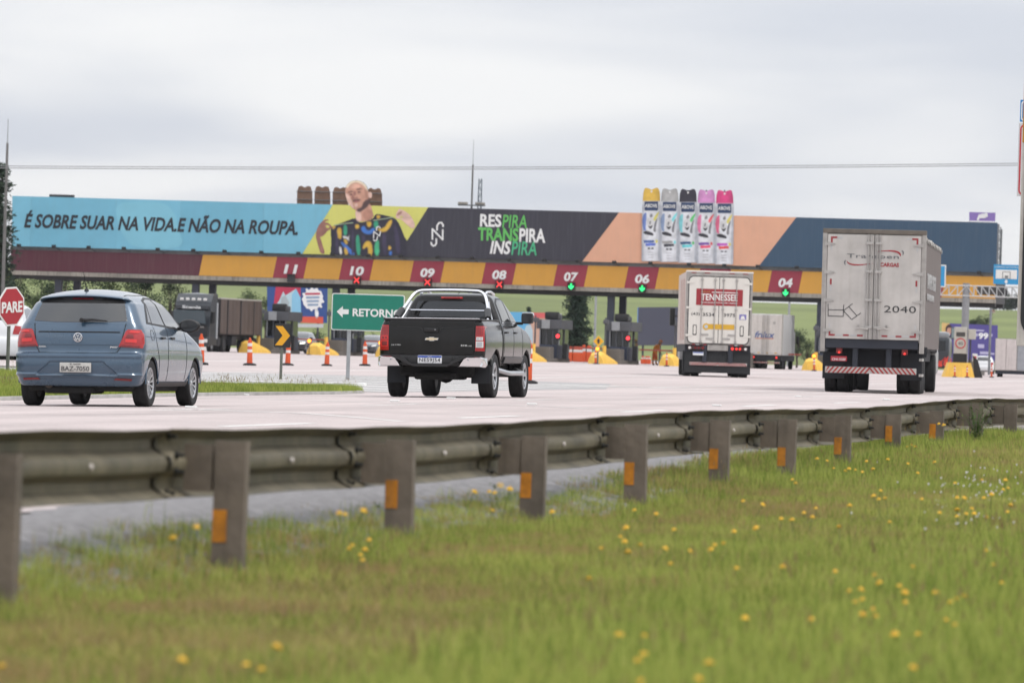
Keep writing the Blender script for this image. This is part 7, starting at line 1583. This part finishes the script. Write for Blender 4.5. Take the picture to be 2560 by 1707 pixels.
for i, a in enumerate([('tuft_a', 34, .13, .04, .10, .0055, grass_m, 1, .6), ('tuft_b', 34, .14, .05, .12, .005, grass_m, 2, .7), ('tuft_c', 30, .12, .03, .08, .006, grass_m, 3, .9), ('tuft_d', 26, .12, .08, .19, .005, lush_m, 4, .5), ('tuft_e', 22, .12, .04, .10, .0045, dry_m, 5, .9), ('tuft_f', 7, .12, .20, .38, .004, lush_m, 6, .35, 5)]): tc_.objects.link(tuft(*a))
def scatter(name, label, pts, kinds, scales):
    n = len(pts); me = bpy.data.meshes.new(name); me.vertices.add(n); me.vertices.foreach_set('co', np.array(pts, 'f').ravel())
    at = me.attributes.new('kind', 'INT', 'POINT'); at.data.foreach_set('value', np.array(kinds, 'i')); at = me.attributes.new('sc', 'FLOAT', 'POINT'); at.data.foreach_set('value', np.array(scales, 'f')); at = me.attributes.new('rz', 'FLOAT', 'POINT'); at.data.foreach_set('value', np.random.uniform(0, 6.283, n).astype('f'))
    o = bpy.data.objects.new(name, me); COL.objects.link(o); ng = bpy.data.node_groups.new(name + '_scatter', 'GeometryNodeTree')
    ng.interface.new_socket('Geometry', in_out='INPUT', socket_type='NodeSocketGeometry'); ng.interface.new_socket('Geometry', in_out='OUTPUT', socket_type='NodeSocketGeometry')
    N = ng.nodes.new; L = ng.links.new; gi = N('NodeGroupInput'); go = N('NodeGroupOutput'); ip = N('GeometryNodeInstanceOnPoints'); ci = N('GeometryNodeCollectionInfo')
    ci.inputs['Collection'].default_value = tc_; ci.inputs['Separate Children'].default_value = True; ci.inputs['Reset Children'].default_value = True
    def attr(nm, ty):
        a = N('GeometryNodeInputNamedAttribute'); a.data_type = ty; a.inputs['Name'].default_value = nm; return a.outputs['Attribute']
    ip.inputs['Pick Instance'].default_value = True; L(gi.outputs[0], ip.inputs['Points']); L(ci.outputs[0], ip.inputs['Instance']); L(attr('kind', 'INT'), ip.inputs['Instance Index'])
    cx = N('ShaderNodeCombineXYZ'); L(attr('rz', 'FLOAT'), cx.inputs[2]); er = N('FunctionNodeEulerToRotation'); L(cx.outputs[0], er.inputs[0]); L(er.outputs[0], ip.inputs['Rotation']); L(attr('sc', 'FLOAT'), ip.inputs['Scale']); L(ip.outputs[0], go.inputs[0])
    md = o.modifiers.new('scatter', 'NODES'); md.node_group = ng; o['kind'] = 'stuff'; o['label'] = label; return o
rg = random.Random(11); P, K, S_ = [], [], []
def vn(x, y): return math.sin(x * 1.3 + y * .37) + math.sin(x * .5 - y * .21 + 2) + math.sin(x * 2.9 + y * .9 + 1) * .5
d = 9.0
while d < 70:
    step = .035 * max(1, d / 26); rho = 340 * min(1, (26 / d) ** .8); wdt = .215 * d + 2.2
    n = int(step * wdt * rho + rg.random())
    for _ in range(n):
        a = rg.uniform(-.5, .5) * wdt; dd = d + rg.random() * step; w = cp + _F * dd + _R * a; x, y = w.x, w.y
        if x < -6.13 + .05 * math.sin(y * .9) - .25 * rg.random() ** 2 - .32 * sstep(36, 52, y): continue
        z = verge_z(x, y); v = vn(x, y)
        if x < -5.9: z = max(z, (verge_z(-5.9, y) + .012) * (x + 6.5) / .6 if x > -6.5 else .0)
        elif x < -5.3: z = max(z, verge_z(-5.9, y) + .012 - .13 * (x + 5.9) / .6)
        right = sstep(-4.6, -1.5, x - .015 * (y - 30))
        k = rg.choice((0, 1, 2)); u = rg.random(); near = abs(x - RX) < .5
        if u < .10 + .16 * max(0, v) * (1 - right): k = 4
        elif u < .22 + .35 * right + (.25 if near else 0) + (.18 if y > 42 else 0): k = 3
        elif u > .994 - .012 * right: k = 5
        s = .38 * rg.choice((.55, .8, 1.0, 1.25, 1.7)) * rg.uniform(.85, 1.15) * (1 + .55 * right) * (1.1 if near else 1) * (1 + .2 * sstep(35, 60, y)) * (1.0 + .14 * v)
        P.append((x, y, z - .006)); K.append(k); S_.append(max(.22, s))
    d += step
scatter('grass', 'rough green and browning grass covering the foreground verge', P, K, S_)
P, K, S_ = [], [], []
def in_poly(x, y, poly):
    c = False; n = len(poly)
    for i in range(n):
        (x0, y0), (x1, y1) = poly[i], poly[(i + 1) % n]
        if (y0 > y) != (y1 > y) and x < (x1 - x0) * (y - y0) / (y1 - y0) + x0: c = not c
    return c
for _ in range(34000):
    y = rg.uniform(70, 122); x = -21.3 - abs(rg.gauss(0, 1)) * (2.6 if y < 108 else 8)
    if not in_poly(x, y, ISL): continue
    P.append((x, y, road_z(x, y) + .03)); u = rg.random(); K.append(3 if u < .5 else (5 if u > .985 else 3)); S_.append(rg.uniform(.55, 1.0))
scatter('island_grass', 'bright green grass tufts on the traffic island by the stop sign', P, K, S_)
# ------------------------------------------------------------------ yellow flowers, taller weeds
fl_y = mat('petal_yellow', (.76, .47, .03), .6, var=.2, scale=30); fl_c = mat('flower_heart', (.62, .30, .01), .7); stem_m = mat('flower_stem', (.08, .13, .03), .7); wh_m = mat('petal_white', (.62, .60, .56), .7)
def flower_mesh(seed):
    rg = random.Random(seed); b = MB(); n = 14
    for k in range(n):
        a = 2 * math.pi * k / n + rg.uniform(-.1, .1); da = .21; r = .023 * rg.uniform(.9, 1.1); z = .004 + .006 * rg.random()
        b.add([(0, 0, .002), (r * .7 * math.cos(a - da), r * .7 * math.sin(a - da), z), (r * math.cos(a), r * math.sin(a), z * .7), (r * .7 * math.cos(a + da), r * .7 * math.sin(a + da), z)], [(0, 1, 2, 3)])
    b.lathe([(.020, -.001), (.018, .006), (.010, .012), (.002, .013)], 'z', 10); return b.mesh('flower_head', fix=False)
fm_ = [flower_mesh(k) for k in range(3)]
for m in fm_: m.materials.append(fl_y)
sb_ = MB(); sb_.tube([(0, 0, 0), (.008, .004, -.10), (.0, .0, -.24)], .0022, 5); stem_me = sb_.mesh('stem'); stem_me.materials.append(stem_m)
hb_ = MB(); hb_.lathe([(.011, .0125), (.009, .016), (.002, .017)], 'z', 8); heart_me = hb_.mesh('heart'); heart_me.materials.append(fl_c)
FL = [(1700 + x / 2.735, 960 + y / 2.735) for x, y in ((565, 502), (1625, 609), (2065, 657), (2225, 657), (2243, 713), (2210, 722), (2130, 755), (2078, 778), (1895, 776), (1943, 780), (1653, 787), (1360, 787), (1323, 766), (1402, 782), (1372, 730), (1160, 832), (790, 678), (768, 655), (1155, 580), (1200, 588), (1247, 602), (1320, 582), (1130, 594), (1050, 577), (1420, 516), (1455, 492), (1530, 485), (1527, 512), (1558, 545), (1680, 490), (1740, 535), (1790, 525), (1583, 418), (1610, 430), (1555, 430), (1770, 272), (1803, 282), (1728, 352), (1747, 350), (2250, 502), (2290, 480), (1880, 678), (565, 825), (432, 800), (692, 920), (766, 930), (848, 880), (928, 850), (905, 912), (370, 1008), (1775, 880), (1895, 860), (1893, 905), (1957, 887), (2010, 887), (1995, 852), (2240, 875), (2262, 830), (1433, 945), (1085, 975), (520, 985), (237, 1100), (298, 1090), (213, 1133), (72, 1140), (2097, 912), (937, 512), (1005, 525), (1275, 528), (1265, 465))]
FL += [(1400 + x / 2.0276, 1200 + y / 2.0276) for x, y in ((377, 153), (488, 172), (335, 243), (578, 252), (305, 288), (328, 313), (408, 328), (208, 347), (533, 348), (560, 425), (147, 498), (345, 365), (1395, 463), (1595, 483), (1620, 522), (1787, 440), (1720, 537), (1747, 570), (1750, 620), (1465, 562), (1525, 557), (1498, 618), (1533, 605), (1535, 682), (1585, 655), (1600, 690), (1903, 572), (2050, 588), (2010, 603), (1983, 622), (2240, 522), (2195, 430), (2157, 360), (1957, 710), (2003, 735), (1697, 783), (1813, 783), (1790, 950), (938, 702), (1273, 705), (427, 790), (300, 787), (425, 882), (395, 915), (755, 930), (703, 1008), (895, 447), (1130, 440), (410, 1022))]
FL += [(x / 2.218, 1000 + y / 2.218) for x, y in ((10, 1478), (1010, 1445), (1365, 1468), (1450, 1495), (1535, 1372), (1880, 627), (1912, 637), (2015, 615), (1953, 806), (1935, 826), (2023, 832), (2010, 888), (1998, 860), (960, 768), (1090, 705), (2047, 775))]
FL += [(900 + x / 2.94, 1000 + y / 2.94) for x, y in ((840, 675), (950, 675), (990, 683), (1100, 655), (1030, 632), (973, 812), (1412, 825))]
flo = None
for i, (px, py) in enumerate(FL):
    zz = 0.0; p = PZ(px, py, 0)
    for _ in range(4): p = PZ(px, py, verge_z(p.x, p.y) + .11)
    if p.y > 85 or p.x < -6.6:
        p = PZ(px, py, .30); 
        if p.y > 85: continue
    big = 1.0 + .35 * (i % 3 == 0) + .15 * (py < 1330)
    o = thing('wildflower', 'yellow wildflower on a thin stem in the foreground grass', 'flower', p, (R(rg.uniform(-30, 5)), R(rg.uniform(-18, 18)), rg.uniform(0, 6)), group='yellow flowers in the verge')
    o.scale = (big * .62,) * 3
    link('flower_head', fm_[i % 3], o); link('heart', heart_me, o); link('stem', stem_me, o)
b = MB(); 
for k in range(110):
    px, py = (rg.gauss(2440, 70), rg.gauss(1235, 40)) if k < 105 else (rg.uniform(2050, 2560), rg.uniform(1150, 1330))
    p = PZ(px, py, 0.0); p = PZ(px, py, verge_z(p.x, p.y) + .10); r = rg.uniform(.005, .009)
    if p.x < -5.7 or p.y > 85: continue
    b.lathe([(r * .5, -r), (r, 0), (r * .6, r)], 'z', 5, (p.x, p.y, p.z))
o = b.build('clover', wh_m, fix=False); o['kind'] = 'stuff'; o['label'] = 'tiny white clover heads among the grass at right'
weed_m = leaf_mat('weed_leaves', (.035, .075, .018), (.10, .16, .035), tr=.3)
def weed(px, py, n, h, label, spread=.16):
    p = PZ(px, py, .0); p = PZ(px, py, verge_z(p.x, p.y)); o = thing('weed_plant', label, 'weed', p, group='tall weeds by the guardrail')
    b = MB(); lf = MB(); r2 = random.Random(int(px))
    for k in range(n):
        a = r2.uniform(0, 6.28); ln = r2.uniform(.2, 1) * spread; hh = h * r2.uniform(.55, 1.05); tip = (ln * math.cos(a), ln * math.sin(a), hh); b.tube([(0.02 * math.cos(a), .02 * math.sin(a), -.03), (tip[0] * .4, tip[1] * .4, hh * .55), tip], .0025, 4)
        for j in range(5):
            t = .2 + .75 * j / 5; c = Vector((tip[0] * t, tip[1] * t, hh * t)); da = r2.uniform(0, 6.28); l = .05 * r2.uniform(.6, 1.3); u = Vector((math.cos(da), math.sin(da), .5)) * l; s = Vector((-math.sin(da), math.cos(da), 0)) * l * .18
            lf.add([c, c + u * .5 + s, c + u, c + u * .5 - s], [(0, 1, 2, 3)])
    b.build('stems', stem_m, o, fix=False); lf.build('leaves', weed_m, o, fix=False)
weed(2355, 1100, 16, .34, 'dark weed growing up against a far guardrail post'); weed(2440, 1108, 26, .42, 'bushy dark weed at the post near the right edge', .2); weed(1220, 1270, 10, .16, 'low weed at the foot of the post below the pickup'); weed(960, 1345, 12, .2, 'weed clump at the post in the left half')
# ------------------------------------------------------------------ trees
bark = mat('bark', (.07, .055, .042), .9, var=.3, scale=3, bump=.5)
leafs = {'dark': leaf_mat('foliage_dark', (.012, .026, .012), (.040, .062, .026), tr=.2, scale=1.5), 'mid': leaf_mat('foliage_mid', (.022, .045, .014), (.075, .105, .032), tr=.25, scale=1.2), 'olive': leaf_mat('foliage_olive', (.05, .07, .025), (.12, .14, .055), tr=.25, scale=1.2), 'pine': leaf_mat('foliage_pine', (.012, .028, .016), (.035, .058, .034), tr=.15, scale=1.5)}
def tree(px, d, h, r, kind, label, name='broadleaf_tree', trunk=.35, n=2600, seed=1, z=None, squash=1.0, lsz=None, group='trees behind the plaza'):
    rg = random.Random(seed); p = PDG(px, d); zg = land_z(p.x, p.y) if z is None else z; o = thing(name, label, 'tree' if h > 2.2 else 'shrub', (p.x, p.y, zg - .05), (0, 0, rg.uniform(0, 6)), group)
    tb = MB(); th = h * trunk; tb.tube([(0, 0, 0), (.04 * r, .02 * r, th * .6), (.02 * r, .05 * r, th), (.05 * r, 0, h * .75)], [h * .030, h * .024, h * .018, h * .006], 8)
    lobes = []
    for k in range(13):
        a = rg.uniform(0, 6.28); rr = r * rg.uniform(.15, .72); zz = th + (h - th) * rg.uniform(.12, .86); lobes.append((Vector((rr * math.cos(a), rr * math.sin(a), zz)), r * rg.uniform(.26, .46)))
    lobes.append((Vector((0, 0, h - r * .3)), r * .34))
    for c, q in lobes[:9]: tb.tube([(0, 0, th * rg.uniform(.7, 1.1)), tuple(c * .55 + Vector((0, 0, th * .4))), tuple(c)], [h * .012, h * .008, h * .003], 5)
    tb.build('trunk', bark, o, smooth=50, fix=False)
    lf = MB(); ls = lsz or max(.10, r * .085)
    for k in range(n):
        c, q = rg.choice(lobes); v = Vector((rg.gauss(0, 1), rg.gauss(0, 1), rg.gauss(0, 1) * .85)).normalized() * q * (rg.random() ** .4) * rg.uniform(.8, 1.12); pt = c + v
        u = Vector((rg.gauss(0, 1), rg.gauss(0, 1), rg.gauss(0, .7))).normalized() * ls * rg.uniform(.6, 1.3); w = u.orthogonal().normalized() * ls * .5
        lf.add([pt - u * .5, pt + w * .5, pt + u * .5, pt - w * .5], [(0, 1, 2, 3)])
    lf.build('crown', leafs[kind], o, fix=False); return o
def conifer(px, d, h, r, label, seed=1, gap=.12, n=30, kind='pine', z=None, dens=60, power=.8, name='pine_tree'):
    rg = random.Random(seed); p = PDG(px, d); zg = land_z(p.x, p.y) if z is None else z; o = thing(name, label, 'tree', (p.x, p.y, zg - .05), (0, 0, rg.uniform(0, 6)), 'trees behind the plaza')
    tb = MB(); tb.tube([(0, 0, 0), (.03, 0, h * .5), (0, .02, h)], [h * .018, h * .012, h * .002], 8); lf = MB()
    for k in range(n * 4):
        t = rg.uniform(gap, .99); z_ = h * t; ln = r * ((1 - t) ** power + .08) * rg.uniform(.45, 1.15); a = rg.uniform(0, 6.28); dz = ln * rg.uniform(-.28, .22)
        e = Vector((ln * math.cos(a), ln * math.sin(a), z_ + dz)); tb.tube([(0, 0, z_), tuple(e)], [.025, .008], 4)
        for j in range(dens // 3):
            f = rg.random() ** .6; c = Vector((0, 0, z_)).lerp(e, f) + Vector((rg.gauss(0, .09), rg.gauss(0, .09), rg.gauss(0, .10))) * (.5 + r * .5); u = Vector((rg.gauss(0, 1), rg.gauss(0, 1), rg.gauss(0, .6) - .2)).normalized() * rg.uniform(.16, .34) * (.5 + r * .35); w = u.orthogonal().normalized() * u.length * .30
            lf.add([c - w, c + w, c + u], [(0, 1, 2)])
    tb.build('trunk', bark, o, smooth=50, fix=False); lf.build('crown', leafs[kind], o, fix=False); return o
conifer(-8, 400, 13.2, 1.55, 'tall dark pine at the left edge behind the lightning mast', 3, .06, 70, dens=70, power=.45)
conifer(1440, 460, 7.4, 1.45, 'dark irregular pine behind the plaza right of the pickup', 8, .18, 60, dens=84, power=.35)
conifer(1319, 560, 5.4, .85, 'small pointed conifer behind the blue and white billboard', 9, .2, 18, dens=40, power=.9)
for i, (px, d, h, r, k, lb) in enumerate([(25, 452, 6.6, 2.2, 'dark', 'dark tree behind the canopy at the far left, next to the pine'), (88, 462, 6.2, 2.3, 'mid', 'leafy tree under the canopy just right of the stop sign'), (150, 455, 6.4, 2.2, 'dark', 'dark tree behind the canopy above the hatchback roof, left of its antenna'), (215, 466, 6.6, 2.4, 'dark', 'dark tree behind the canopy above the hatchback antenna'), (285, 470, 6.2, 2.3, 'mid', 'tree under the canopy above the right side of the hatchback roof'), (352, 460, 6.4, 2.2, 'dark', 'dark tree under the canopy above the hatchback windscreen pillar'), (425, 468, 6.0, 2.0, 'dark', 'dark tree behind the black tractor unit'),
                                         (572, 520, 4.9, 1.8, 'mid', 'round bushy tree above the brown trailer, leftmost of three'), (618, 512, 5.8, 2.2, 'mid', 'tallest bushy tree above the brown trailer'), (664, 524, 5.4, 1.9, 'dark', 'bushy tree left of the dairy billboard'),
                                         (1868, 470, 3.4, 1.2, 'olive', 'olive shrub between the two near trucks, left one'), (1992, 470, 3.6, 1.3, 'dark', 'dark shrub right of the far box truck'), (2016, 480, 2.9, 1.4, 'olive', 'olive bush beside the column left of the tall trailer'), (1560, 700, 1.9, 1.0, 'mid', 'small bush on the slope behind the columns'), (2448, 900, 4.0, 2.3, 'dark', 'dark round tree on the hillside right of the gantry pole'), (2472, 905, 2.0, 1.0, 'dark', 'small dark bush on the hillside beside the round tree'), (2425, 900, 3.2, 1.6, 'dark', 'dark tree on the hillside behind the gantry pole')]):
    tree(px, d, h, r, k, lb, seed=20 + i, name='shrub' if h < 3.7 and px < 2100 else 'broadleaf_tree')
for i, px in enumerate((700, 745, 790, 838, 884, 930, 975, 1020)):
    tree(px, 505, 1.7 + .3 * (i % 3), 1.5, 'olive' if i % 2 else 'mid', ['leftmost hedge shrub behind the booths under the dairy billboard', 'second hedge shrub from the left behind the oncoming black car', 'third hedge shrub, right of the oncoming black car', 'hedge shrub behind the post of the green sign', 'hedge shrub below the green sign', 'hedge shrub behind the grey oncoming car', 'hedge shrub half hidden by the pickup', 'hedge shrub wholly behind the pickup'][i], name='shrub', trunk=.1, n=1500, seed=60 + i, group='hedge behind the booths')
for i, px in enumerate((2488, 2497, 2507, 2516, 2526, 2536, 2548, 2562)):
    p = PDG(px, 1480); tree(px, 1480, 3.0 + .8 * ((i * 7) % 3), 2.0, 'dark', ['leftmost tree of the far ridge line', 'second tree of the far ridge line', 'third tree of the far ridge line', 'fourth tree of the far ridge line', 'fifth tree of the far ridge line', 'sixth tree of the far ridge line', 'seventh tree of the far ridge line, at the trailer edge', 'last tree of the far ridge line, behind the trailer edge'][i], name='ridge_tree', trunk=.15, n=500, seed=90 + i, lsz=.6, group='trees along the far ridge')
# ------------------------------------------------------------------ light summer haze over the plain
b = MB(); b.box(-1400, 1400, -60, 2200, -2.5, 60)
hz_o = b.build('haze', (lambda m: m)(bpy.data.materials.new('haze_air')))
hm = bpy.data.materials['haze_air']; hm.use_nodes = True; hm.node_tree.nodes.clear()
vo = hm.node_tree.nodes.new('ShaderNodeVolumePrincipled'); vo.inputs['Color'].default_value = (.93, .95, 1.0, 1); vo.inputs['Density'].default_value = .00005; vo.inputs['Anisotropy'].default_value = .2
oo = hm.node_tree.nodes.new('ShaderNodeOutputMaterial'); hm.node_tree.links.new(vo.outputs[0], oo.inputs['Volume'])
hz_o['kind'] = 'stuff'; hz_o['label'] = 'thin pale haze over the plaza and the hill'
